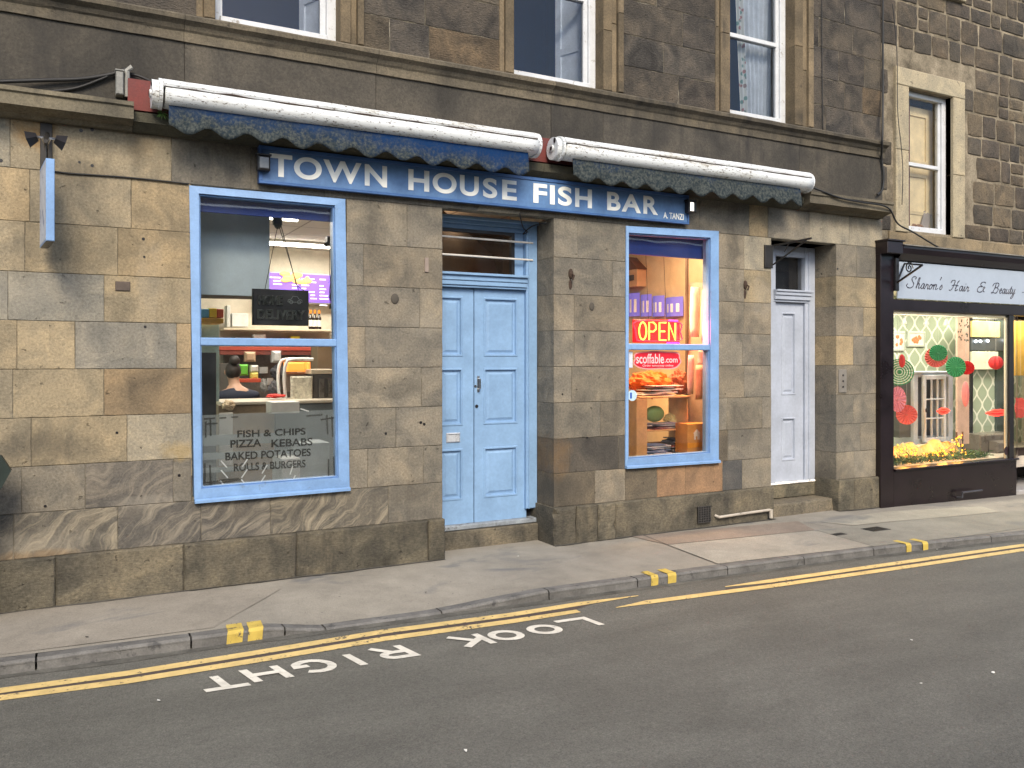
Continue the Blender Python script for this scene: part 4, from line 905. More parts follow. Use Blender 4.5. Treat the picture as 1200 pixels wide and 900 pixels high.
# little plates, plugs, hooks on the stone
def plate(px0, py0, px1, py1, name, lab, cat, mat, d=.012, Y=0):
    a, b, c, d_ = quadpx(px0, py0, px1, py1, Y-.006); m = MB(); m.bbox((a, Y-d, c), (b, Y-.0005, d_), .003); o = m.build(name, mat); return tag(o, lab, cat)
plate(135, 329.5, 152.5, 341, 'old_fixing_plate', 'small brown rectangular patch on the stone left of the window', 'plate', C('brown_patch', (.11, .085, .07), .9, var=.3))
m = MB(); m.bbox((X(497.5), -.012, Zp(499, 319)), (X(502), -.0005, Zp(499, 302)), .003); tag(m.build('metal_strip', C('strip_metal', (.30, .24, .2), .5, metal=.3)), 'short narrow metal strip screwed to the stone left of the blue door', 'plate')
m = MB(); c = A(463, 350); m.ball((c.x, -.004, c.z), (.036, .012, .045), 14, 8); tag(m.build('stone_plug', C('plug_stone', (.07, .062, .05), .9)), 'round dark plug in the pier between window and blue door', 'plug')
m = MB(); c = A(694, 359); m.ball((c.x, -.004, c.z), (.030, .01, .04), 12, 6); tag(m.build('stone_plug', C('plug_stone', (.07, .062, .05), .9)), 'round dark plug in the pier right of the blue door', 'plug')
for px, py, lab in ((668.5, 321, 'rusty broken iron stub right of the blue door'), (873, 334, 'rusty broken iron stub between right window and iron bracket')):
    c = A(px, py, 0); m = MB(); m.ball((c.x, -.006, c.z), (.025, .022, .05), 9, 6); m.tube([(c.x, -.0, c.z+.02), (c.x+.01, -.05, c.z-.02), (c.x, -.04, c.z-.06)], .009, 6); m.ball((c.x+.0, .0, c.z-.1), (.02, .006, .05)); tag(m.build('iron_stub', C('rust', (.05, .03, .02), .9, var=.4)), lab, 'iron stub', 'iron stubs left in the wall')
hl = MB()
for px, py in ((95, 153), (108, 152), (93, 190), (108, 194), (168, 280), (169, 301), (170, 383), (497, 497), (452, 508), (137, 507), (1, 188), (53, 593), (210, 557), (659, 462), (493, 495), (688, 513), (981.5, 315), (973, 92/4+0)):
    if py < 100: continue
    c = A(px, py, 0); hl = MB(); hl.disc((c.x, -.0015, c.z), random.uniform(.008, .013), 'Y', .004, 10); hl.build('drill_hole', M['black'], ten)
ip = thing('intercom_panel', 'small buzzer panel on the stone pier right of the white door', 'intercom', tuple(A(987, 446)))
a, b, c_, d_ = quadpx(983, 433, 992, 460, -.01)
m = MB(); m.bbox((a, -.014, c_), (b, -.0005, d_), .003); m.build('face_plate', C('buzzer_plate', (.24, .22, .19), .5, metal=.3), ip)
for k in range(3): m = MB(); m.disc(((a+b)/2, -.017, c_+(d_-c_)*(.25+.25*k)), .011, 'Y', .008, 12); m.build('button', M['black'], ip)
vg = thing('vent_grille', 'cast iron air vent in the plinth below the right window', 'vent', tuple(A(825, 602, -.05)))
a, b, c_, d_ = quadpx(818, 594, 832, 611, -.06); m = MB(); m.box((a, -.062, c_), (b, -.052, d_)); m.build('vent_backing', M['black'], vg)
m = MB()
for i in range(6): xx = a+(b-a)*i/5; m.box((xx-.005, -.071, c_), (xx+.005, -.0625, d_))
for i in range(8): z_ = c_+(d_-c_)*i/7; m.box((a-.004, -.0735, z_-.0045), (b+.004, -.0712, z_+.0045))
m.build('vent_bars', M['grille'], vg)
pp = thing('waste_pipe', 'low rusty white waste pipe lying along the plinth by white door', 'pipe', tuple(A(870, 604, -.1)))
m = MB(); m.tube([A(838, 604, -.05), A(843, 606, -.09), A(870, 602, -.09), A(902, 597.5, -.09), A(903, 598, -.06)], .014, 8); m.build('pipe_run', C('dirty_white_pipe', (.42, .38, .32), .5, wear=.4), pp)
m = MB(); m.tube([A(903.5, 607, -.09), A(903.5, 597, -.09)], .02, 8); m.build('pipe_foot', C('dirty_white_pipe', (.42, .38, .32), .5), pp)
# ================================================================== FISH BAR INTERIOR
def atx(px, py, xc):
    r = FWD+RGT*((px-600)/F)-Vector((0, 0, (py-HY)/F)); return CAM+r*(xc/r.x)
RX0, RX1, RY1, FZ, CEZ = .30, 6.50, 5.0, .2, 3.28
m = MB(); m.box((RX0, TH+.001, FZ-.05), (RX1, RY1, FZ)); m.build('shop_floor', C('floor_tiles', (.12, .10, .09), .5), ten)
m = MB(); m.box((RX0-.05, RY1, FZ), (RX1+.05, RY1+.08, CEZ)); m.build('back_wall', C('cream_wall', (.52, .47, .38), .8), ten)
m = MB(); m.box((RX1, TH-.1, FZ), (RX1+.06, RY1, CEZ)); m.build('side_wall', C('tan_wall', (.50, .36, .22), .7, var=.12), ten)
m = MB(); m.box((RX0-.06, TH-.1, FZ), (RX0, RY1, CEZ)); m.build('side_wall', C('aqua_wall', (.42, .55, .52), .7), ten)
def ceil_m():
    t = NT('suspended_ceiling_tiles'); co = t.co(); b = t.n('ShaderNodeTexBrick'); b.offset = 0; b.inputs['Scale'].default_value = 1; b.inputs['Brick Width'].default_value = .6; b.inputs['Row Height'].default_value = .6
    b.inputs['Mortar Size'].default_value = .012; b.inputs['Color1'].default_value = (.60, .57, .52, 1); b.inputs['Color2'].default_value = (.56, .53, .48, 1); b.inputs['Mortar'].default_value = (.28, .26, .24, 1); t.l(co, b.inputs['Vector'])
    return t.fin(b.outputs[0], .8)
m = MB(); m.box((RX0, .1, CEZ), (RX1, RY1, CEZ+.05)); m.build('shop_ceiling', ceil_m(), ten)
# vestibule behind the double door
m = MB(); m.box((D1[0]+.05, TH+.0, FZ), (D1[0]+.11, 1.1, CEZ)); m.box((D1[1]+.12, TH, FZ), (D1[1]+.18, 1.1, CEZ)); m.build('lobby_partition', C('cream_wall', (.52, .47, .38), .8), ten)
m = MB(); m.box((6.57, .5, 0), (6.60, 3, 4)); m.build('stair_partition', M['dark'], ten)
def area(name, loc, sx, sy, power, col, rot=(0, 0, 0)):
    l = bpy.data.lights.new(name, 'AREA'); l.shape = 'RECTANGLE'; l.size = sx; l.size_y = sy; l.energy = power; l.color = col
    o = bpy.data.objects.new(name, l); sc.collection.objects.link(o); o.location = loc; o.rotation_euler = rot; return o
def _unused(): pass
def tube_light(x, y, L, lab, s=9, along='X'):
    t = thing('ceiling_light', lab, 'ceiling light', (x, y, CEZ-.02), 'fluorescent lights of the fish bar')
    m = MB(); m.bbox((x-L/2, y-.05, CEZ-.03), (x+L/2, y+.05, CEZ-.001), .003); m.build('fitting', C('fitting_white', (.7, .7, .68), .4), t)
    m = MB(); m.tube([(x-L/2+.03, y, CEZ-.055), (x+L/2-.03, y, CEZ-.055)], .02, 10); m.build('lit_tube', emis('fluorescent', (1, .93, .80), s), t)
tube_light(2.9, 4.2, 1.5, 'long lit tube light deep in the shop above the purple menu'); tube_light(1.6, 2.2, 1.2, 'lit tube light over the counter, hidden high above the person'); tube_light(5.6, 1.4, 1.0, 'lit tube light near the window with the neon sign', 6)
area('shop_lamp_and_fill', (2.9, 4.2, CEZ-.09), 1.5, .3, 24, (1, .92, .78)); area('shop_lamp_and_fill', (1.6, 2.3, CEZ-.09), 1.4, .3, 30, (1, .92, .78)); area('shop_lamp_and_fill', (5.75, .62, CEZ-.09), .9, .5, 26, (1, .74, .42))  # last one added by the window to brighten the hanging papers
area('shop_lamp_and_fill', (3.0, 1.2, CEZ-.09), 1.2, .3, 12, (1, .9, .75))
def pbox(px0, py0, px1, py1, Y, depth, name, lab, cat, col, rough=.6, group=None, bv=.004, build=True):
    a, b, c, d = quadpx(px0, py0, px1, py1, Y); m = MB(); m.bbox((a, Y, c), (b, Y+depth, d), min(bv, (b-a)/4, (d-c)/4))
    o = m.build(name, C('p_'+name+str(tuple(round(v, 2) for v in col)), col, rough)); return tag(o, lab, cat, group)
# pelmets
for (a, b, lab, wn_) in ((I1, 253, 'navy blue pelmet board behind the top of the left shop window', 0), (I2_, 303, 'navy blue pelmet board across the top of the neon sign window', 1)):
    x0_, x1_ = (a[3][0]-.03, a[1][0]+.04) if wn_ == 0 else (a[0][0]-.03, X(830, .12))
    zb3 = Zp(300, 253, .12) if wn_ == 0 else Zp(790, 301.5, .12)
    m = MB(); m.bbox((x0_, .12, zb3), (x1_, .14, 3.2), .003); tag(m.build('pelmet', M['navy']), lab, 'pelmet')
# boxed bulkhead
xb_ = X(316, .5); zb4 = Zp(280, 346.5, .5)
bh = thing('bulkhead', 'pale blue-grey hanging panel with dark underside behind the left window', 'panel', (.9, .8, zb4))
m = MB(); m.bbox((.5, .50, zb4), (xb_, .52, 3.25), .003); m.build('front_panel', C('blue_grey_panel', (.55, .66, .70), .7, var=.08), bh)
m = MB(); m.add([(.5, .521, zb4+.005), (xb_, .521, zb4+.005), (xb_+.02, .95, zb4+.005), (.5, 1.15, zb4+.005), (.5, .521, zb4+.045), (xb_, .521, zb4+.045), (xb_+.02, .95, zb4+.045), (.5, 1.15, zb4+.045)], [(3, 2, 1, 0), (0, 1, 5, 4), (1, 2, 6, 5), (2, 3, 7, 6), (4, 5, 6, 7)]); m.build('underside', C('brown_soffit', (.05, .032, .022), .6), bh)
# switched-off neon board
nb = thing('hanging_neon_board', 'black hanging board with unlit outline letters HOME DELIVERY and a car', 'neon sign', tuple(A(329, 360, .35)))
a, b, c, d = quadpx(296, 338, 362, 382, .35); m = MB(); m.bbox((a, .35, c), (b, .385, d), .008); m.build('board', C('neon_board_black', (.010, .011, .011), .4), nb)
nc = C('unlit_tube', (.24, .27, .26), .3)
m = MB(); w_ = b-a; h_ = d-c
wall_text(m, 'HOME', a+.10*w_, c+.56*h_, .346, .26*h_, .42*w_, outline=.022); wall_text(m, 'DELIVERY', a+.08*w_, c+.16*h_, .346, .27*h_, .84*w_, outline=.022)
m.build('tube_lettering', nc, nb)
m = MB(); cx, cz = a+.74*w_, c+.66*h_; s = h_*.5
car = [(-.38, 0), (-.36, .12), (-.2, .16), (-.1, .32), (.14, .32), (.24, .17), (.40, .12), (.42, 0)]
m.tube([(cx+u*s, .345, cz+v*s) for u, v in car+[(-.38, 0)]], .0025, 5)
for u in (-.2, .24): m.tube([(cx+u*s+.09*s*math.cos(t_*.5236), .344, cz-.0*s+.09*s*math.sin(t_*.5236)) for t_ in range(13)], .0025, 5)
m.build('car_outline', nc, nb)
m = MB(); p_ = at(326, 262, .35)
m.tube([p_, (a+.22*w_, .36, d)], .003, 5); m.tube([p_, (a+.82*w_, .36, d)], .003, 5); m.tube(spline([p_+Vector((.02, 0, 0)), at(345, 325, .35), at(347, 333, .36), (b-.04, .36, d)]), .0035, 5); m.build('hanging_wire', M['rubber'], nb)
m = MB(); m.bbox((p_.x-.035, .34, p_.z-.01), (p_.x+.035, .40, p_.z+.09), .01); m.ball((p_.x, .37, p_.z-.015), (.03, .03, .03)); m.build('hook_housing', C('grey_plastic', (.09, .10, .10), .4), nb)
# camera on the right and its wires
sc_ = thing('security_camera', 'small black camera hanging at the right edge of the left window', 'camera', tuple(A(387, 285, .45)))
p_ = at(387, 284, .45); m = MB(); m.bbox((p_.x-.03, .43, p_.z-.03), (p_.x+.03, .50, p_.z+.05), .008); m.tube([p_, p_+Vector((-.05, -.03, -.03))], .018, 8); m.build('camera_body', M['black'], sc_)
m = MB()
for k in range(3): m.tube(spline([p_+Vector((.012*k, 0, 0)), at(386+k*2, 315, .45), at(388-k, 340, .45), at(386+k, 362, .45)]), .003, 5)
m.build('camera_cable', M['rubber'], sc_)
cl = MB(); c0 = at(388, 345, .45)
for k in range(26):
    q = c0+Vector((jit(.035), jit(.02), jit(.12))); cl.tube([q, q+Vector((jit(.02), 0, jit(.03)))], .0025, 4)
tag(cl.build('wire_tangle', M['rubber']), 'tangled dark bundle of little wires beside the left window jamb', 'wires')
# illuminated menu
BY = RY1-.15
mn = thing('menu_lightbox', 'purple illuminated menu board with food pictures on the back wall', 'menu board', tuple(A(353, 338, BY)))
a, b, c, d = quadpx(300, 317, 396, 357, BY); m = MB(); m.bbox((a, BY, c), (b, BY+.08, d), .01); m.build('lightbox_frame', C('menu_frame', (.35, .33, .38), .4), mn)
m = MB(); m.box((a+.02, BY-.006, c+.02), (b-.02, BY-.001, d-.02)); m.build('menu_face', emis('purple_menu', (.13, .06, .40), .5), mn)
m = MB()
for k in range(7):
    xx = a+.1+(b-a-.3)*k/6.5
    for r_ in range(9):
        if random.random() < .8: m.box((xx, BY-.010, d-.09-r_*.045), (xx+random.uniform(.05, .13), BY-.0065, d-.075-r_*.045))
m.build('menu_print', emis('menu_print', (.75, .72, .85), .35), mn)
m = MB(); fx_, fz_ = (X(352, BY)), Zp(352, 326, BY)
for k in range(14): m.ball((fx_+jit(.22), BY-.02, fz_+jit(.07)), (random.uniform(.03, .09), .012, random.uniform(.02, .05)), 8, 5)
m.build('food_picture', emis('food_picture', (.55, .30, .10), .4), mn)
# shelves on the back wall
def shelf(px0, px1, py, Y, dep, th, name, lab, col):
    a = at(px0, py, Y); b = at(px1, py, Y); m = MB(); m.bbox((a.x, Y, a.z-th), (b.x, Y+dep, a.z), .004); tag(m.build(name, C('s_'+name, col, .6)), lab, 'shelf'); return a.z
zs1 = shelf(262, 396, 384, 4.6, .38, .03, 'cream_shelf', 'cream wall shelf holding dark bottles, above the red shelf', (.60, .52, .38))
zs2 = shelf(256, 388, 406, 4.6, .38, .05, 'red_shelf', 'red edged shelf just under the cream shelf', (.42, .06, .035))
pbox(258, 411, 380, 416, 4.62, .3, 'red_shelf_board', 'dull red panel below the red shelf', 'panel', (.30, .07, .05))
for k, px in enumerate((364, 369, 374)):
    p = at(px, 384, 4.72); x_ = p.x; t = thing('sauce_bottle', ('left', 'middle', 'right')[k]+' one of three dark sauce bottles with orange caps', 'bottle', (x_, 4.72, zs1), 'dark sauce bottles on the cream shelf')
    m = MB(); m.tube([(x_, 4.72, zs1), (x_, 4.72, zs1+.16), (x_, 4.72, zs1+.20), (x_, 4.72, zs1+.22)], [.03, .03, .014, .013], 12); m.build('bottle_body', C('dark_sauce', (.02, .012, .008), .2), t)
    m = MB(); m.tube([(x_, 4.72, zs1+.221), (x_, 4.72, zs1+.27)], .017, 10); m.build('cap', C('orange_cap', (.7, .22, .02), .4), t)
    m = MB(); m.tube([(x_, 4.72, zs1+.04), (x_, 4.72, zs1+.13)], .031, 12); m.build('bottle_label', C('white_label', (.7, .68, .62), .5), t)
pbox(272, 367, 291, 383, 4.7, .2, 'paper_stack', 'stack of white paper beside the board on cream shelf', 'paper', (.62, .62, .60))
pbox(266, 358, 270, 383, 4.7, .2, 'shelf_divider', 'thin white upright on the left of the cream shelf', 'divider', (.55, .55, .52))
packs = [(297, 391, 312, 405, (.62, .60, .58), 'white plastic bag on the red shelf', 'bag'), (330, 396, 341, 405, (.16, .09, .40), 'purple packet on the red shelf', 'packet'), (341, 394, 352, 405, (.75, .62, .04), 'yellow packet between purple ones on red shelf', 'packet'),
         (352, 397, 362, 405, (.18, .08, .42), 'purple and pale packet right of the yellow one', 'packet'), (366, 397, 376, 405, (.5, .45, .38), 'beige packet near the right end of red shelf', 'packet'), (276, 395, 290, 405, (.20, .15, .12), 'brown box near the left end of red shelf', 'box')]
for a0_, b0_, c0_, d0_, col, lab, cat in packs: pbox(a0_, b0_, c0_, d0_, 4.7, .15, 'shelf_'+cat, lab, cat, col, bv=.02)
def lump(pxc, pyc, rx, rz, Y, name, lab, cat, col, n=5):
    p = at(pxc, pyc, Y); m = MB(); me = 30
    rx *= (at(pxc+1, pyc, Y).x-p.x)*.92; rz *= (p.z-at(pxc, pyc+1, Y).z)
    for i in range(17):
        t = math.pi*i/16
        for j in range(me):
            a = 2*math.pi*j/me; v_ = Vector((math.cos(a)*math.sin(t), math.sin(a)*math.sin(t), math.cos(t))); r = 1+.30*noise.noise(v_*n*.3+Vector((pxc, 0, 0)))-.34*abs(noise.noise(v_*n*.62+Vector((0, pxc, 0))))+.12*noise.noise(v_*n*1.6)
            m.v.append((p.x+rx*r*math.sin(t)*math.cos(a), p.y+rx*.8*r*math.sin(t)*math.sin(a), p.z+rz*r*math.cos(t)))
    for i in range(16):
        for j in range(me): m.f.append([i*me+j, (i+1)*me+j, (i+1)*me+(j+1) % me, i*me+(j+1) % me]); m.c.append((1, 1, 1)); m.x.append((0, 0, 0))
    return tag(m.build(name, C('l_'+name+str(round(col[0], 2)), col, .7), smooth=False), lab, cat)
m = MB(); a, b, c, d = quadpx(262, 416, 372, 470, RY1-.04); m.bbox((a, RY1-.04, c), (b, RY1-.002, d), .003); m.build('tiled_splashback', C('dark_splash', (.13, .12, .11), .4, var=.5, scale=4), ten)
pbox(287, 412, 300, 424, 4.55, .08, 'hanging_bag', 'orange and white bag hanging below the red shelf', 'bag', (.50, .34, .22), bv=.03); pbox(319, 411, 330, 425, 4.55, .12, 'soap_dispenser', 'white dispenser hanging below the red shelf', 'dispenser', (.50, .50, .50), bv=.04)
lump(325, 436, 9, 9, 4.6, 'dark_coat', 'dark coat hanging on the back wall between white notes', 'coat', (.05, .05, .06)); lump(322, 455, 8, 9, 4.4, 'steel_pan', 'dark pan hanging low on the back wall', 'pan', (.10, .10, .11)); lump(309, 452, 5, 9, 4.5, 'apron', 'grey apron hanging beside the dark pan', 'apron', (.28, .27, .26))
pbox(281, 427, 291, 440, 4.0, .1, 'green_tub', 'bright green tub behind the person', 'tub', (.13, .50, .04), bv=.02); pbox(294, 428, 303, 436, 4.0, .1, 'white_tub', 'white tub beside the green tub', 'tub', (.65, .63, .58), bv=.02); pbox(294, 436.5, 303, 444, 3.98, .1, 'yellow_tub', 'pale yellow tub below the white tub', 'tub', (.65, .56, .12), bv=.02)
pbox(278, 444, 306, 448, 3.9, .2, 'red_tray', 'red tray under the tubs behind the person', 'tray', (.50, .07, .03)); pbox(304, 430, 314, 437.5, 4.85, .01, 'wall_note', 'white note pinned right of the tubs', 'note', (.7, .7, .7)); pbox(313, 443, 320, 451, 4.85, .01, 'wall_note', 'lower white note pinned beside the dark coat', 'note', (.66, .66, .68))
pbox(258, 426, 281, 466, 4.3, .3, 'fryer_cabinet', 'dark steel cabinet behind the person', 'cabinet', (.10, .09, .08))
# counter
CY = 2.1; zc = Zp(320, 469.5, CY)
ct = thing('serving_counter', 'long serving counter with brown and grey panels inside the fish bar', 'counter', (2, CY, FZ))
m = MB(); m.bbox((X(258, CY), CY-.04, zc-.035), (X(400, CY), CY+.65, zc), .006); m.build('counter_top', C('counter_top_m', (.55, .50, .42), .35), ct)
m = MB(); m.bbox((X(256, CY), CY, FZ), (X(322, CY)-.002, CY+.6, zc-.036), .004); m.build('counter_front', C('brown_counter', (.26, .19, .12), .5, var=.3), ct)
m = MB(); m.bbox((X(322, CY), CY-.01, FZ), (X(400, CY), CY+.6, zc-.036), .004); m.build('counter_end', C('grey_blue_counter', (.13, .16, .18), .4), ct)
pbox(318, 471.5, 351, 484, CY-.35, .25, 'food_box_stack', 'stack of white food trays in front of the counter', 'box', (.60, .60, .57))
pbox(257, 484, 273, 545, CY-.7, .02, 'white_poster', 'tall white paper notice at the left behind frosted film', 'notice', (.60, .58, .52))
pbox(330, 538, 352, 572, CY-.9, .4, 'white_crate', 'white box low down behind the frosted film', 'box', (.5, .52, .53)); pbox(352, 520, 386, 575, CY-.8, .4, 'grey_freezer', 'pale grey chest behind the right part of frosted film', 'freezer', (.32, .36, .39))
pbox(235, 413, 253.5, 620, 1.1, .5, 'dark_fridge', 'tall dark fridge at the left edge of the left window', 'fridge', (.035, .038, .04), .35)
lump(268, 475, 9, 6, CY-.1, 'paper_parcel', 'crumpled pale paper parcel on the counter beside the person', 'parcel', (.55, .42, .28))
lump(323, 464, 13, 2.5, CY+.3, 'red_bag', 'flat red bag lying on the counter', 'bag', (.55, .03, .02))
zy = shelf(234, 262, 372.5, 1.5, .4, .045, 'yellow_shelf', 'bright orange-yellow shelf edge at the left of the window', (.62, .32, .03))
for a0_, c0_, t0_, col, lab in ((234, 245, 362, (.10, .32, .55), 'light blue carton on the yellow shelf'), (245.5, 254, 361, (.75, .50, .03), 'yellow carton on the yellow shelf'), (254.5, 262, 362, (.55, .08, .03), 'red carton on the yellow shelf')): pbox(a0_, t0_, c0_, 372.3, 1.55, .25, 'carton', lab, 'carton', col, group='cartons on the yellow shelf')
pbox(234, 377, 257, 470, 1.95, .03, 'aqua_panel', 'pale aqua panel below the yellow shelf', 'panel', (.40, .52, .50))
# heated display and fryer range
hd = thing('heated_display', 'white framed heated display with orange lit top behind the counter', 'food warmer', tuple(A(350, 470, 2.5)))
a, b, c, d = quadpx(333, 421, 367, 470, 2.5)
m = MB(); m.tube(spline([(a+.02, 2.5, c), (a, 2.5, c+.25), (a+.02, 2.5, d-.05), (a+.09, 2.5, d), (b, 2.5, d)]), .018, 8); m.tube(spline([(a+.02, 2.8, c), (a, 2.8, c+.25), (a+.02, 2.8, d-.05), (a+.09, 2.8, d), (b, 2.8, d)]), .018, 8); m.build('curved_frame', C('frame_white', (.65, .65, .64), .35), hd)
m = MB(); m.bbox((a+.05, 2.6, d-.14), (a+.26, 2.75, d-.03), .02); m.bbox((a+.27, 2.6, d-.14), (b, 2.75, d-.03), .02); m.build('lit_panel', emis('orange_lit', (.85, .25, .04), .7), hd)
m = MB(); m.bbox((a+.05, 2.65, d-.36), (b, 2.78, d-.15), .01); m.build('display_glass', C('smoked', (.16, .13, .11), .3), hd)
pm = C('newsprint', (.50, .48, .40), .8, var=.5, scale=30)
m = MB(); a, b, c, d = quadpx(341, 441, 366, 471, 2.4); m.bbox((a, 2.38, c), (b, 2.43, d), .015); m.build('newspaper_sheet', pm, hd)
fr_ = thing('frying_range', 'dark frying range with a beige top ledge at the right', 'range', tuple(A(380, 470, 2.4)))
a, b, c, d = quadpx(367, 433, 398, 471, 2.4); m = MB(); m.bbox((a, 2.4, c), (b, 3.0, d-.05), .01); m.build('range_body', C('range_dark', (.04, .035, .03), .35), fr_); m = MB(); m.bbox((a-.03, 2.36, d-.049), (b, 3.0, d), .006); m.build('range_ledge', C('beige_ledge', (.45, .38, .28), .5), fr_)
m = MB()
for k in range(3): m.bbox((a+.06+k*.1, 2.38, c+.05), (a+.12+k*.1, 2.397, d-.1), .004)
m.build('range_door', C('range_steel', (.14, .13, .12), .3, metal=.6), fr_)
pbox(372, 405, 396, 433, 3.2, .3, 'brown_cupboard', 'brown wall cupboard above the frying range', 'cupboard', (.16, .11, .06))
# frosted film and its lettering on the lower pane
ff = MB(); yy = .046; a, b, c, d = quadpx(237, 484, 396, 572, yy); c = I1[3][1]+.002
ff.add([(I1[3][0]+.012, yy, I1[3][1]), (I1[2][0]-.008, yy, I1[2][1]), (I1[2][0]-.008, yy, Zp(396, 480, yy)), (I1[3][0]+.012, yy, Zp(237, 486.5, yy))], [(0, 1, 2, 3)])
ff = ff.build('frosted_film', film_mat('frost', (.40, .45, .46), .42), wf1)
st2 = MB()
for p0_, p1_ in ((508, 520), (528, 536), (545, 551)):
    st2.box((I1[3][0]+.015, yy+.002, Zp(300, p1_, yy)), (X(360, yy), yy+.003, Zp(300, p0_, yy)))
st2.build('frosted_band', film_mat('frost2', (.50, .55, .55), .45), wf1)
tm = film_mat('dark_vinyl', (.05, .048, .04), .55)
m = MB()
for txt, xa, xb, y0_, y1_ in (('FISH & CHIPS', 278, 358, 511, 503), ('PIZZA', 270, 306, 524, 515), ('KEBABS', 318, 366, 523, 514), ('BAKED POTATOES', 264, 364, 537, 528), ('ROLLS & BURGERS', 274, 358, 550, 541)):
    xa_, xb_2 = X(xa, yy), X(xb, yy); z0_ = Zp((xa+xb)/2, y0_, yy); z1_ = Zp((xa+xb)/2, y1_, yy)
    wall_text(m, txt, xa_, z0_, yy-.003, z1_-z0_, xb_2-xa_, .0004, bold=.018)
m.build('vinyl_lettering', tm, wf1)
m = MB()
def vl(x0, y0, x1, y1, w=1.6):
    a = at(x0, y0, yy-.0035); b = at(x1, y1, yy-.0035); dd = (b-a); n_ = Vector((-dd.z, 0, dd.x)).normalized()*w*.0038
    m.add([a-n_, b-n_, b+n_, a+n_], [(0, 1, 2, 3)])
for s_ in ((239, 491, 252, 490), (257, 490, 265, 489.5), (271, 489, 279, 488.5), (241, 497, 255, 496), (241, 494, 241, 513), (246.5, 492, 247, 511), (359, 487.5, 378, 486), (376, 492, 394, 489), (383, 486, 384, 509), (389, 488, 390, 512), (385, 538, 385, 560), (391, 535, 392, 561), (380, 561, 394, 560),
           (240, 543, 240, 566), (246, 545, 247, 570), (239, 566, 256, 564), (239, 569, 282, 562), (257, 563, 280, 561)): vl(*s_)
m.build('vinyl_border', tm, wf1)
m = MB()
for s_ in ((259, 540, 266, 548), (259, 551, 267, 560), (290, 538, 284, 547), (290, 550, 283, 560), (313, 545, 307, 555), (311, 557, 305, 566), (343, 546, 340, 556), (346, 557, 342, 566), (283, 562, 287, 567), (258, 563, 262, 568), (352, 479, 362, 482)): vl(*s_, w=1.3)
m.build('white_tick_marks', film_mat('white_vinyl', (.80, .82, .82), .9), wf1)
# ------------------------------------------------------------------ person behind the counter
def skin(name, joints, bones, mat, parent=None, sub=2, root=0):
    me = bpy.data.meshes.new(name); me.from_pydata([j[0] for j in joints], bones, []); me.materials.append(mat)
    o = bpy.data.objects.new(name, me); sc.collection.objects.link(o); md = o.modifiers.new('skin', 'SKIN'); md.use_smooth_shade = True
    for i, j in enumerate(joints):
        r = j[1] if isinstance(j[1], tuple) else (j[1], j[1]); me.skin_vertices[0].data[i].radius = r
    me.skin_vertices[0].data[root].use_root = True
    s = o.modifiers.new('sub', 'SUBSURF'); s.levels = sub; s.render_levels = sub
    if parent: o.parent = parent; o.matrix_parent_inverse = Matrix.Translation(-Vector(parent.location))
    return o
pp_ = at(274, 440, 3.0); bx_, by_ = pp_.x+.03, 3.0
person = thing('person', 'person with dark bun and navy top bending over behind the counter', 'person', (bx_, by_, FZ))
fz = FZ
hz = Zp(274, 437.5, 3.0)
def Pn(x, y, z): return (bx_+x, by_+y, z)
J = [(Pn(.03, .05, fz+.82), (.15, .11)), (Pn(.03, .06, fz+1.0), (.13, .10)), (Pn(.03, .10, hz-.36), (.17, .12)), (Pn(.02, .13, hz-.22), (.12, .09)), (Pn(0, .15, hz-.13), .05), (Pn(-.01, .17, hz-.03), (.07, .08)), (Pn(-.01, .19, hz+.04), (.07, .085)), (Pn(-.01, .19, hz+.09), (.05, .06)),
     (Pn(-.15, .12, hz-.25), .055), (Pn(-.24, .22, hz-.42), .045), (Pn(-.16, .42, hz-.5), .033), (Pn(-.15, .49, hz-.51), .022),
     (Pn(.20, .12, hz-.25), .055), (Pn(.30, .22, hz-.42), .045), (Pn(.2, .42, hz-.5), .033), (Pn(.19, .49, hz-.51), .022),
     (Pn(-.07, .05, fz+.75), .09), (Pn(-.09, .03, fz+.42), .06), (Pn(-.10, .07, fz+.06), .042), (Pn(-.10, -.10, fz+.035), .03),
     (Pn(.13, .05, fz+.75), .09), (Pn(.14, .03, fz+.42), .06), (Pn(.15, .07, fz+.06), .042), (Pn(.15, -.10, fz+.035), .03)]
B = [(0, 1), (1, 2), (2, 3), (3, 4), (4, 5), (5, 6), (6, 7), (3, 8), (8, 9), (9, 10), (10, 11), (3, 12), (12, 13), (13, 14), (14, 15), (0, 16), (16, 17), (17, 18), (18, 19), (0, 20), (20, 21), (21, 22), (22, 23)]
for hnd, sx in ((11, -1), (15, 1)):
    hp = Vector(J[hnd][0])
    for k, ln in enumerate((.06, .07, .066, .052)):
        o_ = Vector(((k-1.5)*.018, 0, 0)); i0 = len(J)
        J.append((tuple(hp+o_+Vector((0, .03, -.002))), .009)); J.append((tuple(hp+o_+Vector((0, .03+ln*.6, -.012))), .008)); J.append((tuple(hp+o_+Vector((0, .03+ln, -.03))), .007)); B += [(hnd, i0), (i0, i0+1), (i0+1, i0+2)]
    i0 = len(J); J.append((tuple(hp+Vector((-sx*.035, .012, -.01))), .010)); J.append((tuple(hp+Vector((-sx*.05, .045, -.02))), .008)); B += [(hnd, i0), (i0, i0+1)]
skin('body', J, B, C('skin', (.42, .24, .16), .5), person, 1)
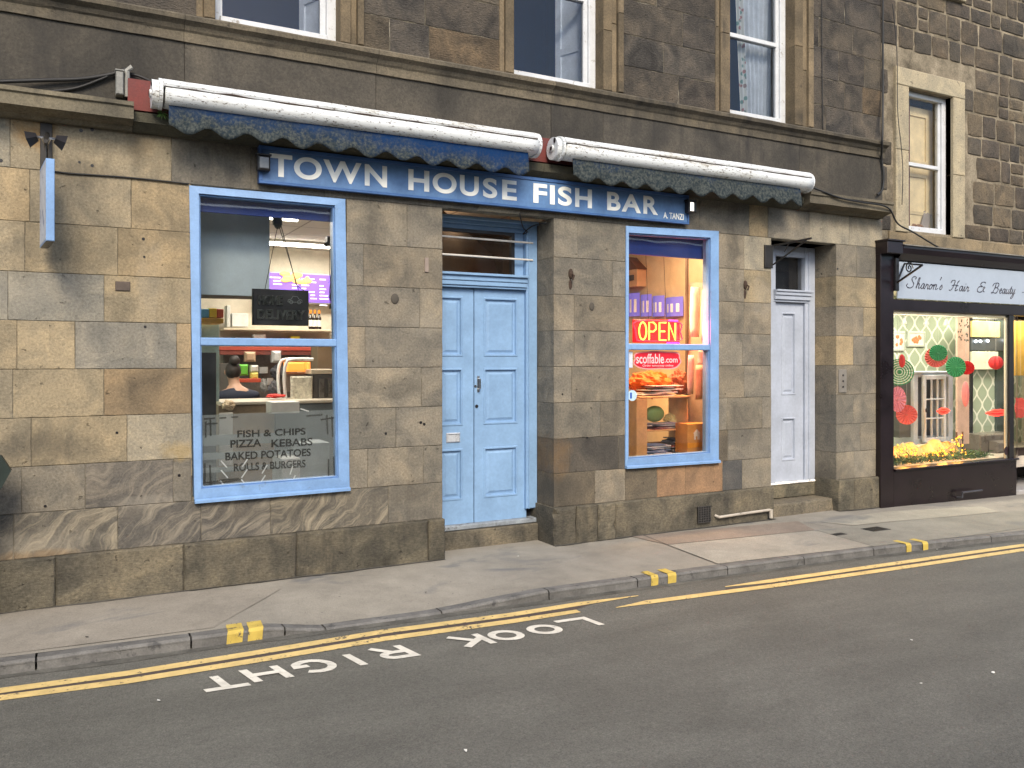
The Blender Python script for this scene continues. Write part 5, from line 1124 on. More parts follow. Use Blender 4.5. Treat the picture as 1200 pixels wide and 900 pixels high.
tj = [(Pn(.03, .05, fz+.80), (.17, .13)), (Pn(.03, .06, fz+1.0), (.155, .125)), (Pn(.03, .10, hz-.36), (.20, .145)), (Pn(.02, .13, hz-.24), (.16, .11)), (Pn(.01, .145, hz-.165), .065), (Pn(-.17, .12, hz-.27), .075), (Pn(-.25, .22, hz-.42), .062), (Pn(-.18, .38, hz-.49), .05), (Pn(.22, .12, hz-.27), .075), (Pn(.31, .22, hz-.42), .062), (Pn(.22, .38, hz-.49), .05)]
skin('navy_top', tj, [(0, 1), (1, 2), (2, 3), (3, 4), (3, 5), (5, 6), (6, 7), (3, 8), (8, 9), (9, 10)], C('navy_cloth', (.012, .016, .035), .85), person, 2)
skin('trousers', [(Pn(.03, .05, fz+.80), (.16, .125)), (Pn(-.07, .05, fz+.72), .105), (Pn(-.09, .03, fz+.42), .08), (Pn(-.10, .07, fz+.09), .065), (Pn(.13, .05, fz+.72), .105), (Pn(.14, .03, fz+.42), .08), (Pn(.15, .07, fz+.09), .065)], [(0, 1), (1, 2), (2, 3), (0, 4), (4, 5), (5, 6)], C('dark_cloth', (.02, .02, .022), .9), person, 2)
m = MB(); m.ball(Pn(-.01, .165, hz+.03), (.088, .095, .105), 16, 10); hr = m.build('hair', C('dark_hair', (.018, .012, .010), .6, bump=.5), person, True)
m = MB(); m.ball(Pn(-.005, .10, hz+.145), (.062, .058, .058), 14, 8); m.build('hair_bun', C('dark_hair', (.018, .012, .010), .6), hr, True)
m = MB(); m.ball(Pn(-.01, .275, hz+.01), (.014, .02, .02), 8, 6)
for s_ in (-1, 1): m.ball(Pn(-.01+s_*.03, .262, hz+.035), (.012, .006, .007), 8, 5); m.ball(Pn(-.01+s_*.082, .19, hz+.01), (.012, .02, .03), 8, 5)
m.ball(Pn(-.01, .262, hz-.03), (.025, .006, .007), 8, 5); m.build('face_features', C('skin', (.42, .24, .16), .5), person, True)
# ================================================================== RIGHT WINDOW DISPLAY
def nstroke(mb, segs, ox, oz, w, h, y, r):
    for s_ in segs: mb.tube([(ox+u*w, y, oz+v*h) for u, v in s_], r, 6)
op = thing('open_neon_sign', 'glowing red and yellow OPEN neon sign in the right window', 'neon sign', tuple(A(770, 388, .2)))
a, b, c, d = quadpx(743.5, 374, 798, 402, .2)
m = MB(); m.bbox((a, .215, c), (b, .235, d), .006); m.build('backing_board', emis('red_glow_board', (.70, .006, .015), .45), op)
yn = emis('yellow_neon', (1.0, .60, .08), 1.3); rn = emis('red_neon', (1.0, .015, .04), 1.2); pn = emis('violet_neon', (.75, .04, .9), .9)
lw = (X(795, .2)-X(749, .2))/4; ox = X(748.5, .2); oz = Zp(770, 398.5, .2); hh = Zp(770, 378, .2)-oz
m = MB(); g_ = .80*lw
nstroke(m, [arc(.5, .5, .45, .5, 0, 360, 16)], ox, oz, g_, hh, .2, .0085)
nstroke(m, [[(0.05, 0), (0.05, 1), (.6, 1), (.9, .85), (.9, .62), (.6, .48), (.05, .48)]], ox+lw, oz, g_, hh, .2, .0085)
nstroke(m, [[(.95, 0), (.1, 0), (.1, 1), (.95, 1)], [(.1, .5), (.8, .5)]], ox+2*lw, oz, g_, hh, .2, .0085)
nstroke(m, [[(.05, 0), (.05, 1), (.9, 0), (.9, 1)]], ox+3*lw, oz, g_, hh, .2, .0085)
m.build('yellow_letters', yn, op)
m = MB(); m.tube(spline([(a+.03, .20, c+.02), (b-.03, .20, c+.02), (b-.012, .20, (c+d)/2), (b-.03, .20, d-.02), (a+.03, .20, d-.02), (a+.012, .20, (c+d)/2), (a+.03, .20, c+.02)], 3), .009, 6); m.build('red_border_tube', rn, op)
m = MB(); m.tube([(b-.17, .195, d-.004), (b-.05, .195, d-.004)], .007, 6); m.tube([(b-.19, .195, c-.002), (b-.03, .195, c-.002)], .007, 6); m.build('violet_tube', pn, op)
m = MB()
for px in (757, 778): q = at(px, 303, .2); m.tube([(q.x, .225, 3.15), (X(px+3, .225), .225, d-.01)], .0022, 5)
m.build('hanging_wire', M['rubber'], op)
pl_ = bpy.data.lights.new('neon_glow', 'POINT'); pl_.energy = 11; pl_.color = (1, .08, .10); pl_.shadow_soft_size = .12; po = bpy.data.objects.new('neon_glow', pl_); sc.collection.objects.link(po); po.location = (b+.10, .12, (c+d)/2)
# sticker on the glass
sk = thing('window_sticker', 'red cloud shaped web address sticker on the lower right window pane', 'sticker', tuple(A(770, 422, .035)))
def cloud(px0, px1, py0, py1, y, seed, col, name, par, amp=.12):
    a = at(px0, (py0+py1)/2, y); b = at(px1, (py0+py1)/2, y); cx = (a.x+b.x)/2; cz = a.z*.5+Zp(px1, (py0+py1)/2, y)*.5; rx = (b.x-a.x)/2; rz = (Zp((px0+px1)/2, py0, y)-Zp((px0+px1)/2, py1, y))/2
    pts = []
    for i in range(64):
        t = 2*math.pi*i/64; k = (abs(math.cos(t))**4+abs(math.sin(t))**4)**(-.25)*(1-amp*.5+amp*.5*math.cos(t*7+seed)); pts.append((cx+rx*k*math.cos(t), cz+rz*k*math.sin(t)))
    m = MB(); m.prism(pts, y-.0008, y+.0006); return m.build(name, col, par)
cloud(742, 798.5, 411, 433, .0365, 1, C('sticker_pink', (.75, .30, .30), .5), 'sticker_outline', sk, .06); cloud(743.5, 797, 412.5, 431.5, .0345, 1, C('sticker_red', (.58, .012, .03), .45), 'sticker_face', sk, .06)
m = MB(); xa_ = X(745.5, .033); wall_text(m, 'scoffable', xa_, Zp(760, 426, .033), .0328, Zp(760, 414.5, .033)-Zp(760, 426, .033), X(778, .033)-xa_, .0003, bold=.012); wall_text(m, '.com', X(779, .033), Zp(787, 425, .033), .0328, .042, X(794, .033)-X(779, .033), .0003, bold=.012)
wall_text(m, 'Order takeaway online', X(753, .033), Zp(770, 430.3, .033), .0328, .028, X(789, .033)-X(753, .033), .0003)
m.build('sticker_lettering', C('sticker_white', (.80, .55, .55), .5), sk)
bs = thing('blue_window_sticker', 'small pale blue round sticker at the left edge of right window', 'sticker', tuple(A(741, 463, .03)))
m = MB(); q = at(741, 463.5, .034); m.tube([(q.x, .0335, q.z), (q.x, .0365, q.z)], .055, 20); m.build('sticker_disc', C('sticker_sky', (.45, .62, .72), .5), bs); m = MB(); m.box((q.x-.03, .0325, q.z-.03), (q.x-.005, .0334, q.z+.03)); m.build('sticker_print', C('sticker_navy', (.03, .1, .4), .5), bs)
pbox(737.3, 412, 741.5, 431, .033, .002, 'strip_sticker', 'narrow white and blue strip sticker beside the red one', 'sticker', (.55, .60, .70))
# things on the side wall of the shop, seen obliquely
def wallx(px0, py0, px1, py1, xc, th, name, lab, cat, mat):
    a = atx(px0, py0, xc); b = atx(px1, py1, xc); y0, y1 = min(a.y, b.y), max(a.y, b.y); z1 = (a.z); z0 = (b.z)
    m = MB(); m.box((xc-th, y0, min(z0, z1)), (xc, y1, max(z0, z1))); return tag(m.build(name, mat), lab, cat), (y0, y1, min(z0, z1), max(z0, z1))
cb = thing('cottage_plaque', 'little model house front hanging high on the tan side wall', 'ornament', tuple(atx(746, 325, RX1)))
yA, yB = atx(757, 320, RX1).y, atx(735, 320, RX1).y; zA, zB = atx(748, 337, RX1).z, atx(748, 317, RX1).z
m = MB(); m.box((RX1-.14, yA, zA), (RX1-.001, yB, zB)); m.build('plaque_body', C('plaque_tan', (.42, .24, .14), .6), cb)
m = MB(); m.add([(RX1-.15, yA-.03, zB), (RX1-.15, yB+.03, zB), (RX1-.15, (yA+yB)/2, zB+.17), (RX1-.0, yA-.03, zB), (RX1-.0, yB+.03, zB), (RX1-.0, (yA+yB)/2, zB+.17)], [(0, 1, 2), (5, 4, 3), (0, 2, 5, 3), (1, 4, 5, 2), (0, 3, 4, 1)]); m.build('plaque_roof', C('plaque_dark', (.10, .035, .02), .7), cb)
m = MB()
for k in range(5):
    y_ = yA+.06+(yB-yA-.12)*k/4.5
    for zz_ in (.08, .22): m.box((RX1-.146, y_, zA+zz_), (RX1-.141, y_+.07, zA+zz_+.07))
m.build('plaque_windows', C('plaque_win', (.05, .03, .03), .4), cb)
sm_ = thing('side_menu', 'curled purple price lists along the tan side wall above the neon', 'menu', tuple(atx(770, 358, RX1)))
for k, (p0_, p1_) in enumerate(((736.5, 752), (753, 766), (767, 781), (782, 803))):
    y1_, y0_ = atx(p0_, 358, RX1).y, atx(p1_, 358, RX1).y; z1_ = atx((p0_+p1_)/2, 344+k*1.5, RX1).z; z0_ = atx((p0_+p1_)/2, 371, RX1).z; nseg = 8; m = MB(); mw = MB()
    rows = [(y0_+(y1_-y0_)*i/nseg, RX1-.03-.05*math.sin(math.pi*i/nseg)) for i in range(nseg+1)]
    for (ya_, xa2), (yb_, xb2) in zip(rows, rows[1:]): m.add([(xa2, ya_, z0_), (xb2, yb_, z0_), (xb2, yb_, z1_), (xa2, ya_, z1_)], [(0, 1, 2, 3)])
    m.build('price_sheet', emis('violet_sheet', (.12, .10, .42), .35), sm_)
    for i in (1, 3, 5): 
        ya_, xa2 = rows[i]; mw.add([(xa2-.006, ya_, z0_+.05), (rows[i+1][1]-.006, rows[i+1][0], z0_+.05), (rows[i+1][1]-.006, rows[i+1][0], z1_-.08), (xa2-.006, ya_, z1_-.08)], [(0, 1, 2, 3)])
    mw.build('price_columns', C('price_white', (.6, .6, .7), .6), sm_)
m = MB(); q = X(806, .75); m.box((q-.012, .75, FZ), (q+.012, .78, CEZ)); tag(m.build('upright_post', C('post_brown', (.10, .06, .04), .6)), 'thin dark upright post inside the right window', 'post')
m = MB()
def sheet(px0, py0, px1, py1, Y, lab, curl=.02, col=(.62, .56, .50)):
    a, b, c, d = quadpx(px0, py0, px1, py1, Y); m = MB(); n = 6
    for i in range(n+1):
        t0 = i/n; m.v += [(a, Y+curl*.5*math.sin(t0*4), c+(d-c)*t0), ((a+b)/2, Y+curl*.3*math.sin(t0*4+1), c+(d-c)*t0), (b, Y+curl*.5*math.sin(t0*4+2), c+(d-c)*t0)]
        if i: q_ = (i-1)*3; m.f += [[q_, q_+1, q_+4, q_+3], [q_+1, q_+2, q_+5, q_+4]]; m.c += [(1, 1, 1)]*2; m.x += [(0, 0, 0)]*2
    o = m.build('paper_sheet', C('sheet_paper'+str(round(col[1], 2)), col, .8), smooth=True); so_ = o.modifiers.new('t', 'SOLIDIFY'); so_.thickness = .001
    return tag(o, lab, 'paper', 'papers taped inside the right window')
sheet(809, 336, 820, 395, .55, 'upper left paper sheet glowing pink beside the neon'); sheet(822, 340, 831, 400, .5, 'upper right paper sheet glowing pink at the window edge'); sheet(806, 416, 813, 462, .45, 'thin curled paper strip below the window bar'); sheet(815, 428, 826, 468, .42, 'cream paper sheet hanging below the window bar', col=(.62, .50, .34)); sheet(818, 410, 831, 427, .5, 'short paper sheet just under the window bar')
m = MB(); q0 = X(804, .8); m.add([(q0+.02, .8, .9), (RX1-.01, .62, .9), (RX1-.01, .62, 2.62), (q0+.02, .8, 2.62), (q0+.02, .83, .9), (RX1-.01, .65, .9), (RX1-.01, .65, 2.62), (q0+.02, .83, 2.62)], [(0, 1, 2, 3), (3, 2, 6, 7), (4, 7, 6, 5), (0, 3, 7, 4)]); tag(m.build('notice_screen', C('screen_paper', (.50, .36, .28), .8)), 'pale screen board behind the hanging papers', 'screen')
# shelf unit
su = thing('wooden_shelf_unit', 'pale wooden shelf unit stuffed with papers in the right window', 'shelf unit', tuple(A(780, 533, .4)))
Y0s = .38; wd = C('pine', (.58, .34, .14), .6, var=.2)
xs0, xs1, xs2 = X(746, Y0s), X(758.5, Y0s), X(809, Y0s); zt, zb5 = Zp(780, 466.5, Y0s), Zp(780, 535, Y0s)
def pc(name, a, b): m = MB(); m.bbox(a, b, .003); m.build(name, wd, su)
pc('upright', (xs0, Y0s, zb5-.1), (xs1, Y0s+.03, zt)); pc('upright', (xs2-.02, Y0s+.031, zb5-.1), (xs2, Y0s+.35, zt)); pc('upright', (xs0, Y0s+.031, zb5-.1), (xs0+.02, Y0s+.35, zt))
zsh = [zt, Zp(780, 503.5, Y0s), zb5]
for z_ in zsh: pc('shelf', (xs1-.1, Y0s+.031 if z_ != zt else Y0s+.0, z_-.018 if z_ != zt else z_+.001), (xs2+.0 if z_ == zt else xs2-.021, Y0s+.35, z_ if z_ != zt else z_+.02))
pc('back_panel', (xs0+.021, Y0s+.351, zb5-.1), (xs2, Y0s+.36, zb5+.12))
area('shop_lamp_and_fill', (xs1+.35, .5, 2.55), .5, .2, 16, (1, .60, .26))  # added warm fill without a fitting, brightens the window display
def papers(x0, x1, z, n, lab, cols, ymin=Y0s+.03, gname='paper_pile'):
    t = thing(gname, lab, 'papers', ((x0+x1)/2, ymin+.1, z), 'piles of papers on the wooden shelves')
    for i in range(n):
        h = random.uniform(.004, .014); a_ = random.uniform(-.25, .25); w = (x1-x0)*random.uniform(.6, .95); d_ = .2; cx = (x0+x1)/2+jit(.15*(x1-x0)); cy = ymin+.13
        col = random.choice(cols); m = MB(); ca, sa = math.cos(a_), math.sin(a_)
        P_ = [(cx+(u*w/2)*ca-(v*d_/2)*sa, cy+(u*w/2)*sa+(v*d_/2)*ca) for u, v in ((-1, -1), (1, -1), (1, 1), (-1, 1))]
        sg_ = random.uniform(-.012, .012); vs = [(x, y, z+sg_*(k in (0, 3))) for k, (x, y) in enumerate(P_)]+[(x, y, z+h+sg_*(k in (0, 3))) for k, (x, y) in enumerate(P_)]
        m.add(vs, [(0, 1, 5, 4), (1, 2, 6, 5), (2, 3, 7, 6), (3, 0, 4, 7), (4, 5, 6, 7), (3, 2, 1, 0)]); m.build('paper_bundle', C('pap%.2f%.2f' % (col[0], col[2]), col, .8), t); z += h+.002
W_ = [(.60, .55, .48), (.50, .46, .42), (.35, .33, .34), (.62, .58, .50), (.3, .3, .38), (.20, .07, .06)]
papers(xs1-.02, xs2-.15, zt+.022, 6, 'loose pale papers spread on top of the shelf unit', W_); papers(xs1+.02, xs2-.04, zsh[1], 7, 'messy paper pile on the middle wooden shelf', W_)
papers(xs1+.02, xs1+.36, zb5, 12, 'neat pile of white and blue leaflets on the bottom shelf', [(.55, .57, .62), (.2, .25, .4), (.6, .6, .6)]); papers(xs1+.38, xs2-.03, zb5, 14, 'dark and red mixed papers on the bottom shelf right', [(.08, .07, .08), (.35, .1, .08), (.4, .38, .36)])
papers(xs1+.08, xs2-.08, zt+.085, 5, 'uneven papers heaped highest on the shelf unit', W_); area('shop_lamp_and_fill', (xs1+.5, 1.1, 1.5), .5, .5, 7, (1, .62, .25), (math.radians(60), 0, 0))  # the area light is an added warm fill behind the shelf unit
m = MB(); q = at(767, 485, .6); m.ball(q, (.13, .05, .09), 14, 8); tag(m.build('green_bag', C('green_bag', (.20, .30, .10), .6), None, True), 'small crumpled green bag in the wooden shelf', 'bag')
lump(762, 450, 24, 15, .75, 'orange_bag', 'big crumpled orange bag above the shelf unit', 'bag', (.70, .13, .01), 9); lump(795, 448, 11, 15, .7, 'brown_bag', 'dull reddish brown bag beside the orange bag', 'bag', (.26, .09, .04), 7)
lump(741, 490, 7, 12, .6, 'yellow_sack', 'upper yellow sack left of the wooden shelf unit', 'sack', (.62, .42, .08)); lump(741, 520, 8, 14, .6, 'yellow_sack', 'lower yellow sack left of the wooden shelf unit', 'sack', (.66, .42, .10)); lump(792, 492, 14, 8, .68, 'cream_bag', 'pale yellow crumpled bag deep in the middle shelf', 'bag', (.62, .50, .22)); lump(790, 518, 10, 6, .68, 'cream_bag', 'pale crumpled bag deep in the bottom shelf', 'bag', (.60, .52, .30))
kb = thing('card_box', 'orange cardboard box printed with a white house in the window corner', 'box', tuple(A(818, 530, .3)))
a, b, c, d = quadpx(805.5, 497, 830.5, 530, .22); m = MB(); m.bbox((a, .22, c), (b, .42, d), .004); m.build('box_body', C('orange_card', (.62, .27, .05), .6), kb)
m = MB(); cx, cz = (a+b)/2-.02, c+(d-c)*.62; s = .05
m.prism([(cx-s*.75, cz-s), (cx-s*.25, cz-s), (cx-s*.25, cz-s*.3), (cx+s*.2, cz-s*.3), (cx+s*.2, cz-s), (cx+s*.75, cz-s), (cx+s*.75, cz+s*.3), (cx+s*.95, cz+s*.35), (cx, cz+s*1.25), (cx-s*.95, cz+s*.35), (cx-s*.75, cz+s*.3)], .2165, .2198); m.build('house_emblem', C('emblem_white', (.70, .60, .50), .6), kb)
m = MB(); m.box((a+.0, .217, c+.06), (b, .2197, c+(d-c)*.36)); m.build('box_stripe', C('stripe_orange', (.75, .30, .02), .6), kb)
# curtain in the third upper window
cu = thing('net_curtain', 'white gathered curtain with a flowered edge in the right upper window', 'curtain', tuple(A(885, 130, .3)))
def drape(name, xa, xb, xa1, xb1, y, mat, folds, amp):
    m = MB(); n = 60; K = 8
    for i in range(n+1):
        s = i/n
        for j in range(K):
            t = j/(K-1); x = (xa+(xb-xa)*s)*(1-t)+(xa1+(xb1-xa1)*s)*t; m.v.append((x, y+amp*math.sin(s*folds*6.28+.5*math.sin(t*3)), 4.40+1.85*t))
        if i:
            for j in range(K-1): b_ = (i-1)*K+j; m.f.append([b_, b_+K, b_+K+1, b_+1]); m.c.append((1, 1, 1)); m.x.append((0, 0, 0))
    return m.build(name, mat, cu, True)
yc = .30
drape('curtain_cloth', X(877, yc), X(904, yc), X(869, yc), X(916, yc), yc, C('curtain_white', (.62, .62, .60), .8), 7, .018)
def floral():
    t = NT('flowered_cloth'); co = t.co(); v = t.n('ShaderNodeTexVoronoi'); v.inputs['Scale'].default_value = 16; t.l(co, v.inputs['Vector']); f = t.mr(v.outputs['Distance'], .3, .45, 1, 0)
    h = t.n('ShaderNodeSeparateColor'); t.l(v.outputs['Color'], h.inputs[0]); c = t.mix(t.mr(h.outputs[0], .45, .55, 0, 1), (.35, .12, .10), (.12, .25, .20))
    return t.fin(t.mix(t.math('MULTIPLY', f, .9), (.60, .58, .50), c), .8)
drape('flowered_edge', X(868, yc-.05), X(877, yc-.05), X(860, yc-.05), X(869, yc-.05), yc-.05, floral(), 2, .012)
# ================================================================== SALON BUILDING
sb = thing('salon_building', 'rubble stone building with a black shop front on the right', 'building', (10, .1, 0))
BYF = .07
S0 = (X(1048, BYF), X(1128.5, BYF)); SI = (X(1063, BYF), X(1115, BYF)); SZ = (3.30, 5.31); SIZ = (3.33, 5.09)
rb_, rm_ = MB(), MB()
def rubble(x0, x1, z0, z1, col):
    n = 12; cx, cz = (x0+x1)/2, (z0+z1)/2; hw, hz_ = (x1-x0)/2, (z1-z0)/2; rings = []; sd_ = random.random()*99
    for k, (sc_k, yy_) in enumerate(((1.0, .02), (.97, .008), (.90, .000), (.5, -.004))):
        r = []
        for i in range(16):
            t = 2*math.pi*i/16; c, s = math.cos(t), math.sin(t); q = (abs(c)**16+abs(s)**16)**(-1/16)*(1+.10*noise.noise(Vector((c*1.5+sd_, s*1.5, 0))))
            r.append((cx+hw*q*c*sc_k, BYF+yy_+.006*noise.noise(Vector((c*2, s*2, sd_+k))), cz+hz_*q*s*sc_k))
        rings.append(r)
    vs = [p for r in rings for p in r]; fs = [(k*16+i, k*16+(i+1) % 16, (k+1)*16+(i+1) % 16, (k+1)*16+i) for k in range(3) for i in range(16)]+[[48+i for i in range(16)]]
    rb_.add(vs, fs, col=col, fx=(random.random(), 0, random.random()))
z = 3.30
while z < 8.2:
    h = random.choice([.20, .25, .28, .31]); x = XR-.02; 
    while x < 17:
        w = random.choice([.22, .30, .36, .42, .5])*random.uniform(.9, 1.1); x1_ = x+w; zz0, zz1 = z+.009, z+h-.009
        if not (x1_ > S0[0]+.02 and x < S0[1]-.02 and z+h > SZ[0] and z < SZ[1]-.02):
            c = random.choice([(.070, .060, .050), (.092, .076, .057), (.056, .050, .043), (.115, .095, .068), (.082, .070, .055), (.072, .064, .053)]); k = random.uniform(.85, 1.15)
            a_ = max(x, S0[1]+.01) if (x < S0[1] < x1_ and z+h > SZ[0] and z < SZ[1]-.02) else x; b_ = min(x1_, S0[0]-.01) if (x < S0[0] < x1_ and z+h > SZ[0] and z < SZ[1]-.02) else x1_
            zj = jit(.015)
            if random.random() < .18 and h > .25: rubble(a_+.014, b_-.014, zz0, (zz0+zz1)/2-.012, tuple(v*k for v in c)); rubble(a_+.014, b_-.014, (zz0+zz1)/2+.012, zz1, tuple(v*k for v in c))
            elif b_-a_ > .08: rubble(a_+.009, b_-.009, zz0+zj*.4, zz1+zj*.4, tuple(v*k for v in c))
        x = x1_
    z += h
rb_.build('rubble_stones', M['rubble'], sb)
for a, b in (((XR-.015, BYF+.012, 3.15), (SI[0], .5, 8.3)), ((SI[1], BYF+.012, 3.15), (17, .5, 8.3)), ((SI[0], BYF+.012, SIZ[1]), (SI[1], .5, 8.3)), ((SI[0], BYF+.012, 3.15), (SI[1], .5, SIZ[0]))): rm_.box(a, b)
rm_.build('rubble_mortar', M['mortar_pale'], sb)
m = MB(); lc = (.33, .29, .205)
def lb(a, b, k=1.0): m.bbox(a, b, .008, col=tuple(v*k for v in lc), fx=(random.random(), 0, 0))
lb((S0[0], BYF-.03, SZ[0]), (SI[0], .25, 4.3)); lb((S0[0], BYF-.031, 4.302), (SI[0], .25, SIZ[1]), .95)
lb((SI[1], BYF-.03, SZ[0]), (S0[1], .25, 4.1), .97); lb((SI[1], BYF-.032, 4.102), (S0[1], .25, SIZ[1])); lb((S0[0], BYF-.033, SIZ[1]+.002), (S0[1], .25, SZ[1]), 1.02)
m.build('window_margin', M['lime'], sb)
m = MB(); m.bbox((S0[0]-.1, BYF-.015, 3.14), (X(1150, BYF), .25, 3.298), .01, col=(.20, .165, .11), fx=(.3, 0, 0)); m.bbox((X(1150, BYF)+.003, BYF-.012, 3.14), (14, .25, 3.295), .01, col=(.21, .17, .11), fx=(.6, 0, 0)); m.build('sill_course', M['ashlar'], sb)
_gu = M['glass_up']; M['glass_up'] = glass_mat('pale_upper_glass', (.96, .96, .95), .5, dirt=.02); f3 = sash(sb, SI, SIZ[0]+.0, SIZ[1], 4.165, y=.17)
m = MB(); u = SI; m.add([(u[0]-.2, .26, 3.2), (u[1]+.9, .26, 3.2), (u[1]+.9, 1.6, 3.2), (u[0]-.2, 1.6, 3.2), (u[0]-.2, .26, 5.6), (u[1]+.9, .26, 5.6), (u[1]+.9, 1.6, 5.6), (u[0]-.2, 1.6, 5.6)], [(0, 1, 2, 3), (7, 6, 5, 4), (3, 2, 6, 7), (1, 5, 6, 2), (0, 3, 7, 4)])
m.build('upper_room', C('cream_room', (.55, .44, .26), .8), sb)
m = MB(); a = Vector((SI[1]+.12, .27, 0)); SL = SI[0]+.22; m.box((SL, .32, 3.3), (SI[1]+.2, .35, 4.98)); 
for z0, z1 in ((3.6, 4.12), (4.25, 4.9)): frame4(m, [(SL+.1, z1), (SL+.5, z1), (SL+.5, z0), (SL+.1, z0)], [(SL+.14, z1-.04), (SL+.46, z1-.04), (SL+.46, z0+.04), (SL+.14, z0+.04)], .30, .319)
m.build('lit_room_stand_in_panel', C('lit_room_stand_in_cream', (.80, .66, .40), .6), sb)  # set close behind the glass to catch daylight and pass for a warm-lit room
m = MB(); a = at(1063, 110, .30); b = at(1066.5, 277, .30); m.bbox((a.x, .30, b.z), (b.x, .33, a.z+.2), .004); tag(m.build('dark_red_curtain', C('dark_red_cloth', (.10, .025, .02), .8)), 'narrow dark red curtain edge in the cream upper window', 'curtain')
m = MB(); a = at(1076, 268, .30); b = at(1090, 250, .31)
m.add([(a.x, .27, a.z-.02), (a.x+.14, .27, a.z-.05), (b.x+.02, .305, b.z-.02), (b.x-.12, .305, b.z+.02)]+[(a.x, .29, a.z-.02), (a.x+.14, .29, a.z-.05), (b.x+.02, .315, b.z-.02), (b.x-.12, .315, b.z+.02)], [(0, 1, 2, 3), (7, 6, 5, 4), (0, 4, 5, 1), (1, 5, 6, 2), (2, 6, 7, 3), (3, 7, 4, 0)])
tag(m.build('leaning_book', C('book_grey', (.32, .28, .25), .7)), 'grey book leaning inside the cream upper window on the right', 'book')
tag(lump(1073, 268, 7, 6, .32, 'brown_cushion', 'brown cushion', 'cushion', (.28, .15, .07)), 'small brown cushion beside the book in the upper window', 'cushion')
# tiny corner of a higher window sill
m = MB(); a = at(1110, -6, BYF-.04); b = at(1131, 3, BYF-.04); m.bbox((a.x-.6, BYF-.06, b.z), (b.x, .1, b.z+.12), .008, col=lc, fx=(0, 0, 0)); m.build('upper_sill', M['lime'], sb)
# black shop front
FY = -.05
g = lambda px, py, Y=FY: at(px, py, Y)
px0, px1 = X(1030.5, FY), X(1046, FY); xg0, xg1 = X(1046.5, FY), X(1183, FY); xr1 = X(1190, FY)
gz0, gz1 = .415, 2.325
m = MB()
m.bbox((px0, FY-.02, -.12), (px1, .06, 3.0), .006); m.bbox((px0-.005, FY-.12, 2.985), (X(1057, FY-.1), .06, 3.13), .008); m.bbox((px0-.015, FY-.14, 3.131), (X(1058, FY-.1), .06, 3.15), .004)
m.build('pilaster', M['blackred'], sb)
m = MB(); m.bbox((px1+.001, FY, gz1), (13.5, .06, 2.462), .006); m.bbox((px1+.001, FY+.01, 2.9), (13.5, .06, 3.10), .006); m.sweep([(.05, 2.93), (FY-.03, 2.93), (FY-.10, 3.0), (FY-.12, 3.06), (FY-.12, 3.09), (.05, 3.12)], X(1057, FY-.1)+.002, 13.5); m.build('fascia_cornice', M['blackred'], sb)
m = MB(); m.sweep([(.05, 3.121), (FY-.14, 3.092), (FY-.14, 3.105), (.05, 3.136)], X(1057, FY-.1)+.002, 13.5); m.build('lead_flashing', C('lead', (.16, .15, .13), .6, var=.5), sb)
m = MB(); m.bbox((px1+.001, FY-.015, -.12), (xr1-.001, .06, gz0-.012), .006); m.bbox((px1+.001, FY-.05, gz0-.011), (xr1+.01, .06, gz0+.012), .006); m.build('stall_riser', M['blackred'], sb)
m = MB(); m.bbox((xg1+.001, FY, gz0+.013), (xr1-.03, .03, gz1-.001), .004); m.build('mullion', M['black'], sb)
m = MB(); m.box((xg0-.01, FY+.03, gz0), (xg0+.045, .01, gz1)); m.box((xg1-.04, FY+.03, gz0), (xg1, .0, gz1)); m.box((xg0, FY+.03, gz1-.035), (xg1, .02, gz1)); m.build('inner_frame', C('cream_frame', (.6, .56, .44), .5), sb)
m = MB(); m.add([(px1, FY+.02, gz0), (xg1, FY+.02, gz0), (xg1, FY+.02, gz1), (px1, FY+.02, gz1)], [(0, 1, 2, 3)]); sgl = m.build('glass_pane', M['glass'], sb)
# return window of the lobby, door and lobby
m = MB(); rx, ry = xr1+.02, FY+.01; ex, ey = xr1+1.35, .72
m.add([(rx, ry, gz0), (ex, ey, gz0), (ex, ey, gz1), (rx, ry, gz1)], [(0, 1, 2, 3)]); m.build('glass_pane', M['glass'], sb)
m = MB(); m.add([(rx, ry, -.12), (ex, ey, -.12), (ex, ey, gz0), (rx, ry, gz0), (rx-.06, ry+.05, -.12), (ex-.06, ey+.05, -.12), (ex-.06, ey+.05, gz0), (rx-.06, ry+.05, gz0)], [(0, 1, 2, 3), (3, 2, 6, 7), (7, 6, 5, 4)])
m.box((ex, ey, -.1), (ex+.8, ey+.06, gz0)); m.box((ex, ey, gz1), (ex+.8, ey+.06, gz1+.1)); m.box((13.2, -.04, -.1), (13.5, 1.0, 2.4)); m.build('lobby_panels', M['blackred'], sb)
m = MB(); m.bbox((rx, FY+.02, -.12), (13.19, .72, -.02), .008); m.build('lobby_step', C('lobby_tile', (.35, .34, .33), .5), sb)
m = MB(); m.add([(ex, ey+.03, gz0), (ex+.8, ey+.03, gz0), (ex+.8, ey+.03, gz1), (ex, ey+.03, gz1)], [(0, 1, 2, 3)]); m.build('glass_pane', M['glass'], sb)
